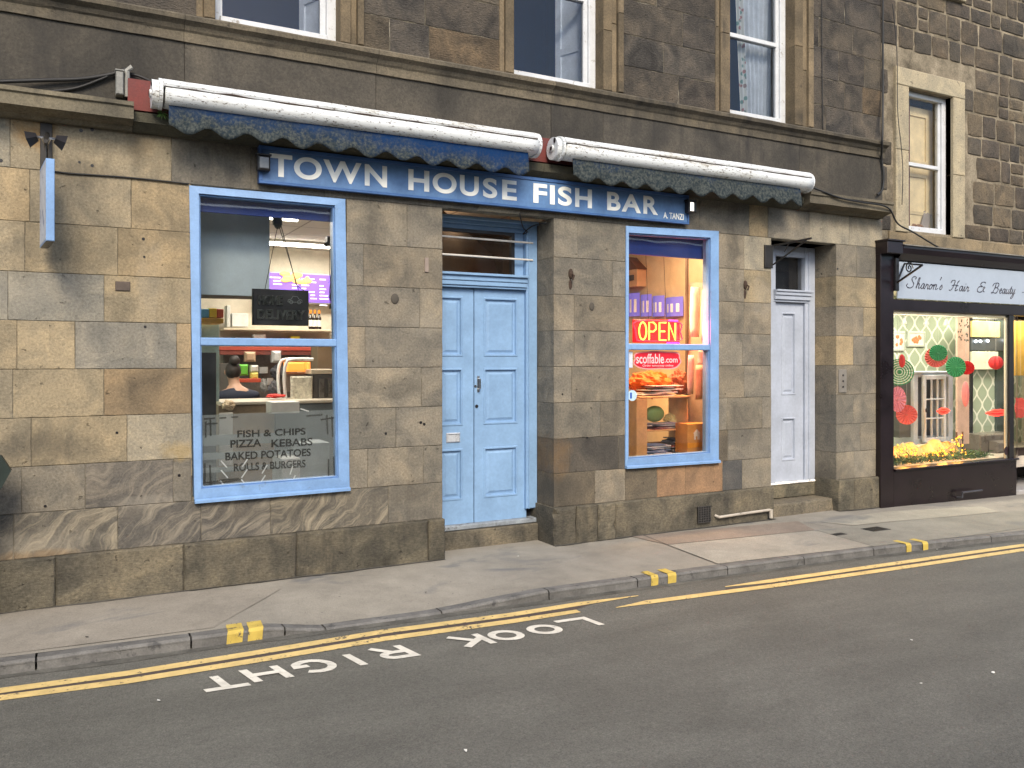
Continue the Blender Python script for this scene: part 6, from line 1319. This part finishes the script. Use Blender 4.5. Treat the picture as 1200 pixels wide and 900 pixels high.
# name panel and lettering
gz = lambda px, py: Zp(px, py, FY-.01)
ns = thing('salon_sign', 'pale blue panel lettered Sharon\'s Hair & Beauty in thin script', 'sign', tuple(g(1051, 350)))
na, nb_ = X(1051, FY), 13.4
m = MB(); m.bbox((na, FY-.012, 2.470), (nb_, FY+.005, 2.915), .003); m.build('sign_panel', C('ice_blue', (.33, .385, .46), .45, var=.05), ns)
def Q(*p): return list(p)
SG = {'S': (1.5, [[(1.15, 1.75), (1.2, 2.15), (.85, 2.3), (.5, 1.9), (.62, 1.4), (.95, .95), (.98, .4), (.6, 0), (.1, .05), (-.2, .4), (-.05, .8)]]),
      'h': (.85, [[(0, .2), (.35, 1.2), (.42, 2.0), (.28, 2.1), (.16, 1.4), (.1, 0)], [(.12, .5), (.35, .95), (.52, .9), (.5, .2), (.62, 0), (.85, .25)]]),
      'a': (.85, [[(.62, .85), (.35, 1), (.08, .5), (.15, .05), (.4, .1), (.62, .9)], [(.64, 1), (.58, .2), (.7, 0), (.88, .25)]]),
      'r': (.65, [[(0, .25), (.2, 1), (.28, .8), (.5, .85), (.42, .2), (.5, 0), (.7, .25)]]),
      'o': (.75, [[(.4, 1), (.1, .6), (.15, .05), (.42, .05), (.6, .6), (.4, 1), (.5, .8), (.8, .85)]]),
      'n': (.95, [[(0, .6), (.14, 1), (.14, 0)], [(.14, .5), (.4, 1), (.6, .85), (.56, .15), (.7, 0), (.95, .25)]]),
      "'": (.3, [[(.2, 2.5), (.28, 2.4), (.12, 1.9)]]), 's': (.6, [[(0, .2), (.35, 1), (.45, .6), (.42, .1), (.1, .05)]]),
      'H': (1.7, [[(-.1, 1.5), (.1, 2.0), (.6, 2.0), (.5, .8), (.1, 0), (-.2, .1)], [(1.5, 2.1), (1.2, 1.7), (1.05, .8), (.95, .1), (1.15, 0), (1.4, .25)], [(.2, .95), (.7, 1.15), (1.4, 1.0)]]),
      'i': (.45, [[(0, .25), (.2, 1), (.15, .2), (.25, 0), (.45, .25)], [(.25, 1.45), (.3, 1.5)]]), ' ': (.7, []),
      '&': (1.7, [[(1.5, 1.9), (1.2, 2.15), (.7, 2.0), (.55, 1.5), (1.0, 1.15), (.4, 1.1), (.1, .5), (.4, 0), (1.0, .1), (1.4, .7), (1.5, 1.1), (1.2, 1.0), (1.3, .3), (1.6, .1)]]),
      'B': (1.6, [[(.6, 2.05), (.45, 1.0), (.1, 0), (-.2, .15)], [(-.1, 1.4), (.2, 2.0), (.9, 2.15), (1.25, 1.8), (1.0, 1.25), (.6, 1.15), (1.15, 1.05), (1.25, .5), (.9, 0), (.3, .1)]]),
      'e': (.65, [[(.05, .4), (.45, .7), (.38, 1), (.12, .75), (.1, .2), (.3, 0), (.65, .25)]]), 'u': (.85, [[(0, .3), (.15, 1), (.1, .2), (.3, 0), (.55, .4), (.62, 1), (.58, .2), (.68, 0), (.88, .25)]]),
      't': (.5, [[(0, .25), (.3, 1.6), (.18, .2), (.28, 0), (.5, .25)], [(.02, 1.05), (.45, 1.1)]]), 'y': (.8, [[(0, .3), (.15, 1), (.1, .3), (.3, .05), (.6, .9), (.62, 1), (.5, -.3), (.2, -1.0), (0, -.8), (.3, -.2), (.85, .3)]]), '-': (.6, [[(.0, .5), (.4, .5)]])}
def script(mb, txt, x0, x1, z0, xh, y, r):
    tot = sum(SG[c][0] for c in txt); k = (x1-x0)/tot; x = x0
    for c in txt:
        for st_ in SG[c][1]:
            P_ = [(x+(u_*k)+.32*xh*v_, y, z0+v_*xh) for u_, v_ in st_]
            sp_ = spline(P_, 4) if len(P_) > 2 else [Vector(p) for p in P_]
            mb.tube(sp_, [r*(.75+.6*abs(math.sin(i*.55))) for i in range(len(sp_))], 4)
        x += SG[c][0]*k
m = MB(); sy_ = FY-.0135
zbl = Zp(1080, 338.3, FY)
script(m, "Sharon's", X(1062, FY), X(1103, FY), zbl, .062, sy_, .0052); script(m, 'Hair', X(1112, FY), X(1134, FY), zbl, .062, sy_, .0052); script(m, '&', X(1143, FY), X(1153, FY), zbl, .062, sy_, .0052)
script(m, 'Beauty', X(1161, FY), X(1188, FY), zbl, .062, sy_, .0052); script(m, '-', X(1196, FY), X(1199, FY), zbl, .062, sy_, .0052)
m.build('script_lettering', C('script_ink', (.035, .035, .05), .5), ns)
# scrolled bracket
ib = thing('scroll_bracket', 'black wrought iron scroll bracket at the left of the salon sign', 'bracket', tuple(g(1052, 325)))
def gp(px, py, Y): return at(px, py, Y)
m = MB(); o_ = gp(1051.5, 331, FY-.05); t_ = gp(1060, 309, FY-.05); e_ = gp(1081, 310.5, FY-.4)
m.tube([o_, t_], .012, 6); m.tube([o_, e_], .013, 6); m.tube([t_, e_], .010, 6)
c_ = (t_*.45+e_*.35+o_*.2); ax = (e_-t_).normalized(); az = Vector((0, 0, 1))
m.tube(spline([c_+ax*(.085*(1-i/16)*math.cos(i*.75))+az*(.075*(1-i/16)*math.sin(i*.75)) for i in range(15)], 3), .008, 5); m.build('iron_scroll', M['black'], ib)
m = MB(); m.bbox((o_.x-.03, FY-.055, o_.z-.1), (o_.x+.03, FY-.021, t_.z+.06), .004); m.build('wall_plate', M['black'], ib)
ds = thing('fixed_bar', 'short dark metal bar on stubs fixed to the black stall riser', 'bar', tuple(g(1140, 576)))
m = MB(); a, b = at(1127, 579, FY-.08), at(1150, 574.5, FY-.08); m.tube([(a.x, FY-.016, a.z-.05), (a.x, FY-.09, a.z-.04), (a.x, FY-.09, a.z+.02), (b.x, FY-.09, a.z+.02)], .012, 6); m.build('bar_rod', C('bar_grey', (.09, .09, .10), .4, metal=.5), ds)
# salon interior ---------------------------------------------------
def wallpaper():
    t = NT('ogee_wallpaper'); co = t.co(); x = t.n('ShaderNodeSeparateXYZ'); t.l(co, x.inputs[0])
    h = t.math('ADD', x.outputs[0], x.outputs[1])
    def wave(ph):
        s = t.math('SINE', t.math('ADD', t.math('MULTIPLY', x.outputs[2], 17.0), ph)); u = t.math('ADD', t.math('MULTIPLY', h, 3.6), t.math('MULTIPLY', s, .24 if ph == 0 else .24))
        f = t.math('ABSOLUTE', t.math('SUBTRACT', t.math('FRACT', u), .5)); return t.mr(f, .055, .085, 1, 0)
    l_ = t.math('MAXIMUM', wave(0), t.n('ShaderNodeValue').outputs[0]); 
    s = t.math('SINE', t.math('MULTIPLY', x.outputs[2], 17.0)); u = t.math('ADD', t.math('ADD', t.math('MULTIPLY', h, 3.6), .5), t.math('MULTIPLY', s, -.24)); f = t.math('ABSOLUTE', t.math('SUBTRACT', t.math('FRACT', u), .5))
    l_ = t.math('MAXIMUM', l_, t.mr(f, .055, .085, 1, 0))
    return t.fin(t.mix(l_, (.33, .40, .30), (.74, .76, .66)), .6)
WP = wallpaper(); SB = 1.9; SF = .30
ib_ = sb
m = MB(); m.box((8.75, SB, SF), (14.6, SB+.05, 2.75)); m.build('papered_wall', WP, sb)
m = MB(); m.box((8.70, .1, SF), (8.75, SB, 2.75)); m.box((14.6, .1, SF), (14.65, SB, 2.75)); m.box((8.7, .08, 2.72), (14.6, SB, 2.77)); m.build('salon_ceiling', C('cream_paint', (.62, .58, .48), .7), sb)
m = MB(); m.box((8.75, .08, SF-.03), (14.6, SB, SF)); m.build('salon_floor', C('pale_floor', (.45, .40, .34), .5), sb)
m = MB(); m.box((8.75, .0, SF+.0), (xr1-.1, .55, gz0+.01)); m.build('window_ledge', C('ledge_cream', (.55, .45, .34), .6), sb)
area('salon_lamp', (10.4, .9, 2.68), 2.2, .7, 46, (1, .92, .74)); area('salon_lamp', (13.0, 1.0, 2.68), 1.6, .6, 34, (1, .90, .68))
def YAW(px): return math.atan2(F, VX-600)+math.atan((px-600)/F)
def fan(px, py, r, Y, col, lab, name='paper_fan', n=22, rz=None, grp='folded paper decorations in the salon window', rings=0, col2=None):
    p = at(px, py, Y); k = (CAM-at(px, py, Y)).xy.length/math.hypot(F, px-600); R = r*k; Rz = (rz or r)*k; U_ = Vector((math.cos(YAW(px)), -math.sin(YAW(px)), 0)); V_ = Vector((U_.y, -U_.x, 0)); t = thing(name, lab, 'paper decoration', tuple(p), grp); m = MB(); m2 = MB()
    rr = [0, .25, .5, .75, 1.0]
    for i in range(n*2):
        a0, a1 = math.pi*i/n, math.pi*(i+1)/n
        def pt(a, s, e): return p+U_*(R*s*math.cos(a))+V_*((.012 if e else -.012)*s)+Vector((0, 0, Rz*s*math.sin(a)))
        for j in range(4 if not rings else rings*2):
            nn = 4 if not rings else rings*2; s0, s1 = j/nn, (j+1)/nn
            (m if (not rings or j % 2) else m2).add([pt(a0, s0, i % 2), pt(a0, s1, i % 2), pt(a1, s1, (i+1) % 2), pt(a1, s0, (i+1) % 2)], [(0, 1, 2, 3)])
    m.build('pleated_disc', C('pap_%s' % str(col), col, .7, var=.1), t)
    if rings: m2.build('pale_rings', C('pap_ring', col2, .7), t)
    m3 = MB(); m3.tube([p+V_*.02, p+V_*.013], R*.12, 10); m3.build('centre_disc', C('pap_c%s' % str(col), tuple(v*.8 for v in col), .6), t)
    m4 = MB(); m4.tube([p-V_*.016, p-V_*.016+Vector((0, 0, 2.7-p.z))], .0015, 4); m4.build('thread', C('thread', (.5, .5, .48), .7), t)
GRN, COR, RED, PNK = (.03, .26, .10), (.65, .13, .12), (.60, .025, .03), (.68, .26, .36)
fan(1054, 436, 15.5, .42, GRN, 'large green and white ringed paper disc at the left of the salon window', 'paper_disc', 20, rings=6, col2=(.62, .68, .60))
fan(1052, 468, 9, .40, PNK, 'pale pink paper fan below the ringed disc', n=18, rz=15); fan(1062.5, 486, 11.5, .36, COR, 'coral paper fan beside the pink fan', n=18); fan(1097, 418.5, 12, .44, COR, 'coral paper fan behind the green one by the pictures'); fan(1099.5, 413.5, 9.5, .38, GRN, 'green paper fan in front of the coral one')
fan(1120, 430, 10.5, .44, GRN, 'dark green paper fan left of the red fan', rz=12); fan(1133, 431, 8, .38, RED, 'red paper fan right of the dark green one')
fan(1196, 478, 6, .8, COR, 'coral paper fan seen through the lobby glass', rz=12)
def lantern(px, py, rx, rz, Y, col, lab):
    p = at(px, py, Y); k = (CAM-at(px, py, Y)).xy.length/math.hypot(F, px-600); t = thing('paper_lantern', lab, 'paper decoration', tuple(p), 'folded paper decorations in the salon window'); m = MB(); n = 20
    for i in range(9):
        th = math.pi*i/8
        for j in range(n): a = 2*math.pi*j/n; q = 1 if j % 2 else .85; m.v.append((p.x+rx*k*q*math.sin(th)*math.cos(a), Y+rx*k*q*math.sin(th)*math.sin(a), p.z+rz*k*math.cos(th)))
    for i in range(8):
        for j in range(n): m.f.append([i*n+j, (i+1)*n+j, (i+1)*n+(j+1) % n, i*n+(j+1) % n]); m.c.append((1, 1, 1)); m.x.append((0, 0, 0))
    m.build('honeycomb_body', C('lan%s' % str(col), col, .7), t); m = MB(); m.tube([(p.x, Y, p.z+rz*k), (p.x, Y, 2.7)], .0015, 4); m.build('thread', C('thread', (.5, .5, .48), .7), t)
lantern(1167, 425, 8, 8, .45, RED, 'red ball of folded paper before the mirror'); lantern(1131.5, 462, 4, 15, .5, (.68, .22, .22), 'long narrow pink paper lantern between cabinet and wallpaper'); lantern(1057, 423, 3.5, 8, .30, RED, 'small red drop shaped ornament over the ringed disc')
# pictures, mirror, cupboards
def picture(px0, py0, px1, py1, lab, blobs):
    a, b, c, d = quadpx(px0, py0, px1, py1, SB-.03); t = thing('framed_picture', lab, 'picture', ((a+b)/2, SB-.03, c), 'framed pictures on the salon wallpaper')
    m = MB(); frame4(m, [(a, d), (b, d), (b, c), (a, c)], [(a+.025, d-.025), (b-.025, d-.025), (b-.025, c+.025), (a+.025, c+.025)], SB-.035, SB-.003); m.build('picture_frame', C('pic_frame', (.50, .55, .50), .5), t)
    m = MB(); m.box((a+.02, SB-.02, c+.02), (b-.02, SB-.004, d-.02)); m.build('picture_mount', C('pic_mount', (.72, .70, .62), .7), t); m = MB()
    for i in range(blobs): m.ball(((a+b)/2+jit((b-a)*.25), SB-.022, (c+d)/2+jit((d-c)*.22)), (.035, .004, .03), 8, 4)
    m.build('picture_print', C('pic_print', (.62, .20, .08), .7), t)
picture(1047.5, 388, 1061, 411.5, 'narrower framed picture with an orange print at the left', 6); picture(1064.5, 388, 1084.5, 406.5, 'wider framed picture with small orange prints', 9)
def ibox(px0, py0, px1, py1, Y, dep, name, lab, cat, mat):
    a, b, c, d = quadpx(px0, py0, px1, py1, Y); m = MB(); m.bbox((a, Y, c), (b, Y+dep, d), .005); return tag(m.build(name, mat), lab, cat), (a, b, c, d)
rl_ = thing('lamp_rail', 'white rail with little cone lamps along the top of the salon window', 'lamp rail', tuple(at(1090, 372, .9)))
a, b = at(1047, 369, .9), at(1140, 373, .9); m = MB(); m.bbox((a.x-.2, .9, a.z-.0), (b.x, .93, a.z+.05), .004); m.build('rail', C('rail_cream', (.62, .58, .48), .5), rl_)
for px in (1061, 1087, 1110): q = at(px, 372, .88); m = MB(); m.tube([(q.x, .9, a.z), (q.x, .9, a.z-.04), (q.x, .9, a.z-.12)], [.01, .012, .042], 10); m.build('cone_lamp', C('lamp_grey', (.22, .22, .20), .4), rl_)
mr_ = thing('salon_mirror', 'tall black edged panel with wallpaper, lamps and cupboards in the salon', 'mirror', tuple(at(1158, 470, 1.5)))
a, b, c, d = quadpx(1137, 372, 1181, 515, 1.5); m = MB(); frame4(m, [(a, d), (b, d), (b, c), (a, c)], [(a+.025, d-.025), (b-.025, d-.025), (b-.025, c+.025), (a+.025, c+.025)], 1.47, 1.52); m.build('mirror_frame', M['black'], mr_)
m = MB(); m.box((a+.02, 1.5, c), (b-.02, 1.53, d-.02)); m.build('papered_panel', WP, mr_)
a, b, c, d = quadpx(1169, 375, 1180, 515, 1.45); m = MB(); m.box((a, 1.46, c), (b, 1.499, d)); m.build('dark_strip', C('dark_strip', (.05, .07, .06), .2), mr_)
a, b, c, d = quadpx(1139, 396, 1179, 411, 1.44); m = MB(); m.box((a, 1.45, c), (b, 1.4985, d)); m.build('lamp_strip', C('lamp_strip', (.06, .07, .08), .4), mr_)
for px, py in ((1143.5, 400), (1149, 400), (1157.5, 399.5), (1178, 399)): q = at(px, py, 1.43); m = MB(); m.ball(q, .022, 10, 6); m.build('lit_bulb', emis('white_bulb', (.85, .92, 1), 3), mr_)
m = MB(); a, b, c, d = quadpx(1139, 376, 1172, 395.5, 1.42); m.bbox((a, 1.42, c), (b, 1.45, d), .006); m.build('yellow_cupboard_door', C('yellow_cup', (.62, .50, .20), .5), mr_)
m = MB(); a, b, c, d = quadpx(1138.5, 412, 1170, 433, 1.42); m.bbox((a, 1.42, c), ((a+b)/2-.003, 1.45, d), .006); m.bbox(((a+b)/2+.003, 1.42, c), (b, 1.45, d), .006); m.build('white_cupboard_door', C('white_cup', (.62, .64, .52), .5), mr_)
# grey glazed cabinet
gc = thing('glazed_cabinet', 'pale grey-blue cabinet with an arched glazed door in the salon window', 'cabinet', tuple(at(1093, 519, .75)))
GM = C('cabinet_grey', (.40, .45, .50), .5)
a, b, c, d = quadpx(1071, 438, 1117, 518, .75); m = MB(); m.bbox((a, .75, c), (a+.09, 1.05, d), .006); m.bbox((b-.1, .75, c), (b, 1.05, d), .006); m.bbox((a+.091, .75, c), (b-.101, 1.05, c+.08), .006); m.bbox((a+.091, .75, d-.05), (b-.101, 1.05, d), .006); m.bbox((a-.02, .72, d+.001), (b+.02, 1.06, d+.03), .006); m.build('cabinet_case', GM, gc)
m = MB(); m.box((a+.09, 1.0, c+.08), (b-.1, 1.04, d-.05)); m.build('cabinet_back', C('cab_dark', (.04, .045, .05), .5), gc)
da, db = X(1083, .7), X(1109, .7); m = MB(); dz0, dz1 = c+.03, d-.02
m.bbox((da, .70, dz0), (da+.05, .74, dz1), .004); m.bbox((db-.05, .70, dz0), (db, .74, dz1), .004); m.bbox((da+.051, .70, dz0), (db-.051, .74, dz0+.06), .004); m.bbox((da+.051, .70, dz1-.06), (db-.051, .74, dz1), .004)
for f_ in (.33, .66): z_ = dz0+.06+(dz1-dz0-.12)*f_; m.bbox((da+.051, .705, z_-.009), (db-.051, .73, z_+.009), .002)
for f_ in (.34, .68): x_ = da+.05+(db-da-.1)*f_; m.bbox((x_-.008, .706, dz0+.061), (x_+.008, .729, dz1-.061), .002)
gd = m.build('glazed_door', C('cab_white', (.55, .60, .64), .5), gc)
m = MB(); m.ball((da+.03, .69, (dz0+dz1)/2-.02), (.012, .012, .03), 8, 6); m.build('door_knob', M['iron'], gd)
m = MB(); m.tube(spline([(da-.02, .69, dz1-.15), (da-.04, .68, dz0+.5), (da-.01, .68, dz0+.3), (da-.03, .69, dz0+.02)], 6), .012, 6); m.build('beaded_string', C('bead', (.45, .45, .45), .5), gc)
ibox(1054, 443, 1070, 512, .8, .1, 'display_board', 'dark panel between the fans and the grey cabinet', 'panel', C('dk_panel', (.06, .065, .06), .5))
for px in (1095, 1110): q = at(px, 519, .8); m = MB(); m.bbox((q.x-.02, .8, gz0+.012), (q.x+.02, .84, c-.0), .004); m.build('cabinet_leg', M['black'], gc)
# neon lips
def lips(px, py, rx, rz, Y, lab):
    p = at(px, py, Y); k = (D+Y)/F*1.2; t = thing('neon_lips', lab, 'neon sign', tuple(p), 'red neon lips in the salon window'); rx *= (at(px+1, py, Y).x-p.x); rz *= k
    up_l = [(-1, 0), (-.55, .55), (-.2, .9), (0, .7), (.2, .9), (.55, .55), (1, 0)]; lo = [(-1, 0), (-.5, -.7), (0, -1), (.5, -.7), (1, 0)]; mid = [(-1, 0), (-.3, .12), (0, 0), (.3, .12), (1, 0)]
    for nm, c_ in (('upper_lip_tube', up_l), ('lower_lip_tube', lo), ('middle_tube', mid)):
        m = MB(); m.tube(spline([(p.x+u*rx, Y, p.z+v*rz) for u, v in c_], 5), .011, 6); m.build(nm, emis('lip_red', (1, .03, .015), 1.6), t)
    pts = [(p.x+u*rx*.97, p.z+v*rz*.97) for u, v in [(-1, 0), (-.5, -.7), (0, -1), (.5, -.7), (1, 0), (.55, .55), (.2, .9), (0, .7), (-.2, .9), (-.55, .55)]]
    m = MB(); m.prism(pts, Y+.012, Y+.02); m.build('lip_backing', C('lip_back', (.35, .02, .015), .5), t)
lips(1105.5, 481.5, 7, 4.2, .35, 'smaller glowing red lips in front of the grey cabinet'); lips(1169, 483.5, 13, 4.8, .30, 'larger glowing red lips near the right edge of salon glass')
m = MB(); q = at(1177, 528, .0); m.tube([(q.x, -.029, q.z), (q.x, -.027, q.z)], .055, 16); tag(m.build('round_sticker', C('sticker_dk', (.07, .03, .04), .5)), 'small dark round sticker low at the right of the salon glass', 'sticker')
# fairy lights and evergreen garland on the ledge
fl_ = thing('fairy_lights', 'string of tiny warm yellow lights heaped along the salon window ledge', 'fairy lights', tuple(at(1085, 535, .3)))
random.seed(21); pts = []
ym = emis('amber_bulb', (1, .27, .01), 2.8)
xa, xb = X(1050, .3), X(1128, .3); wire = [(X(1186, .2), .3, gz0+.02)]
clus = [(1056, 527), (1064, 523), (1071, 530), (1100, 528), (1107, 531), (1120, 522), (1125, 512), (1117, 533), (1062, 538), (1090, 533), (1128, 528)]
for i in range(98):
    cpx, cpy = random.choice(clus); q = at(cpx+random.gauss(0, 3.5), cpy+random.gauss(0, 4), .18+random.random()*.2); q.z = max(q.z, gz0+.02); m = MB(); m.ball(q, .009, 6, 4); m.build('bulb', ym, fl_)
    pts.append(q)
m = MB(); pts.sort(key=lambda q: q.x); m.tube([p+Vector((0, .006, 0)) for p in pts], .0018, 4); m.build('light_wire', C('wire_green', (.03, .06, .03), .6), fl_)
for px, py, e in ((1060, 526, 2.6), (1080, 530, 1.8), (1104, 527, 2.6), (1122, 520, 2.2)):
    l = bpy.data.lights.new('fairy_glow', 'POINT'); l.energy = e; l.color = (1, .45, .07); l.shadow_soft_size = .06; o = bpy.data.objects.new('fairy_glow', l); sc.collection.objects.link(o); o.location = at(px, py, .26)
m = MB(); 
for i in range(1500):
    x_ = random.uniform(xg0+.1, xg1-.1); y_ = random.uniform(.12, .36); z_ = gz0+.015+abs(random.gauss(0, .035)); d_ = Vector((jit(1), jit(1), random.uniform(0, .7))).normalized()*.05; s_ = Vector((jit(1), jit(1), jit(1))).normalized()*.007
    p_ = Vector((x_, y_, z_)); m.add([p_-s_, p_+d_-s_, p_+d_+s_, p_+s_], [(0, 1, 2, 3)])
o = m.build('evergreen_garland', C('fir_green', (.04, .10, .03), .7)); tag(o, 'dark green artificial fir garland along the salon window ledge', 'garland')
m = MB()
n = 40
for j in range(n+1):
    for k in range(6):
        x_ = xa-.02+(xb-xa+.1)*j/n; t = k/5; m.v.append((x_, .42+.04*math.sin(j*.9+k)+.03*t, gz0+.015+.22*math.sin(math.pi*t*.5)*(1+.5*noise.noise(Vector((j*.3, k*.3, 0))))))
for j in range(n):
    for k in range(5): b_ = j*6+k; m.f.append([b_, b_+6, b_+7, b_+1]); m.c.append((1, 1, 1)); m.x.append((0, 0, 0))
tag(m.build('glow_catch_cloth', C('glow_gauze', (.55, .42, .28), .8), None, True), 'added crumpled pale cloth catching amber glow behind the fairy lights', 'cloth')  # cloth added to catch the amber glow of the fairy lights
for px, py in ((1121, 520), (1128, 517)):
    q = at(px, py, .5); t = thing('candlestick', 'dark candlestick %s on the salon ledge' % ('left of the pair' if px == 1121 else 'right of the pair'), 'candlestick', (q.x, .5, gz0), 'pair of dark candlesticks'); m = MB(); m.tube([(q.x, .5, gz0+.01), (q.x, .5, gz0+.03), (q.x, .5, gz0+.05), (q.x, .5, gz0+.20), (q.x, .5, gz0+.22)], [.04, .03, .008, .008, .018], 10); m.build('stem', M['iron'], t); m = MB(); m.tube([(q.x, .5, gz0+.221), (q.x, .5, gz0+.33)], .011, 8); m.build('candle', C('candle_brown', (.12, .06, .03), .5), t)
m = MB(); q = at(1158, 508, 1.3); m.bbox((q.x-.35, 1.2, SF), (q.x+.5, 1.5, q.z), .02); m.bbox((q.x-.15, 1.05, SF), (q.x+.2, 1.19, q.z-.1), .03); tag(m.build('styling_counter', C('styl', (.16, .14, .12), .3)), 'dark styling counter under the tall salon mirror', 'counter')
pk_ = MB(); a, b = at(1122, 372, 1.2), at(1136, 520, 1.2); pk_.bbox((a.x, 1.2, b.z), (b.x, 1.23, a.z+.2), .005); tag(pk_.build('pink_drape', C('pink_drape', (.62, .42, .33), .7)), 'narrow pinkish drape beside the tall salon mirror', 'drape')
lv = MB()
for i in range(34):
    q = at(random.choice([1126, 1133])+random.gauss(0, 1.2), random.uniform(368, 402), 1.1); s_ = .02
    lv.add([q, q+Vector((s_, 0, s_)), q+Vector((0, -.005, s_*1.8)), q+Vector((-s_, 0, s_))], [(0, 1, 2, 3)])
tag(lv.build('leaf_garland', C('leaf_dk', (.05, .05, .03), .7)), 'small dark leaf garlands hanging in front of the pink drape', 'garland')
# amber-coloured panel stands in for warm light behind the return glass
pbx, _ = ibox(1186, 376, 1212, 440, 1.3, .05, 'warm_light_stand_in_panel', 'amber panel coloured as warm light, seen through the lobby glass', 'panel', C('warm_light_stand_in_amber', (.70, .42, .08), .6))
# ================================================================== OPPOSITE TERRACE (behind the camera; mirrored in the glass)
ot = thing('opposite_terrace', 'stone terrace on the other side of the street', 'building', (0, -12, 0))
m = MB(); ox0, ox1, oy = -26, 32, -13.5
xs_ = ox0; wins = []
while xs_ < ox1: wins.append((xs_+.9, xs_+2.0)); xs_ += 2.9
bands = [(0, .9), (.9, 2.5), (2.5, 3.3), (3.3, 4.8), (4.8, 5.3)]
for z0, z1 in bands:
    if z0 in (.9, 3.3):
        e = ox0
        for a, b in wins: m.box((e, oy-.4, z0+.001), (a, oy, z1-.001), col=(.24, .2, .15)); e = b
        m.box((e, oy-.4, z0+.001), (ox1, oy, z1-.001), col=(.24, .2, .15))
    else: m.box((ox0, oy-.4, z0), (ox1, oy, z1), col=(.24, .2, .15))
m.build('wall', M['ashlar'], ot)
m = MB(); m.add([(ox0, oy+.2, 5.31), (ox1, oy+.2, 5.31), (ox1, oy-3.5, 6.6), (ox0, oy-3.5, 6.6)], [(0, 1, 2, 3)]); m.build('roof', C('slate', (.06, .062, .07), .7), ot)
m = MB(); m.box((ox0, oy-.35, 0), (ox1, oy-.3, 5.2)); m.build('window_panes', C('far_glass', (.03, .035, .045), .1), ot)
# tenement crown out of view
m = MB(); m.box((XL, -.25, 7.3), (XR, .45, 7.55)); m.build('eaves', C('eaves_stone', (.16, .14, .11), .9), ten); m = MB(); m.add([(XL, -.25, 7.551), (XR, -.25, 7.551), (XR, 4.5, 9.6), (XL, 4.5, 9.6)], [(0, 1, 2, 3)]); m.box((XL, 5.1, 0), (XR, 5.2, 9.5)); m.box((XL, .43, 3.34), (XR, 5.1, 3.40)); m.build('roof', C('slate', (.06, .062, .07), .7), ten)
m = MB(); m.box((XR-.03, .43, 0), (XR-.0, 5.1, 8)); m.box((XL, .43, 0), (XL+.05, 5.1, 8)); m.build('gable_wall', M['dark'], ten)
m = MB(); m.box((8.62, SB+.06, 0), (17, SB+.1, 8.3)); m.box((8.62, .08, 2.78), (17, SB, 2.85)); m.box((16.9, .08, 0), (17, SB, 8.3)); m.box((8.62, .08, 8.301), (17, 2.2, 8.4)); m.build('rear_wall', M['dark'], sb)
m = MB(); m.bbox((13.5, -.05, -.12), (17, .4, 3.14), .01); m.build('shop_front_end', M['blackred'], sb)
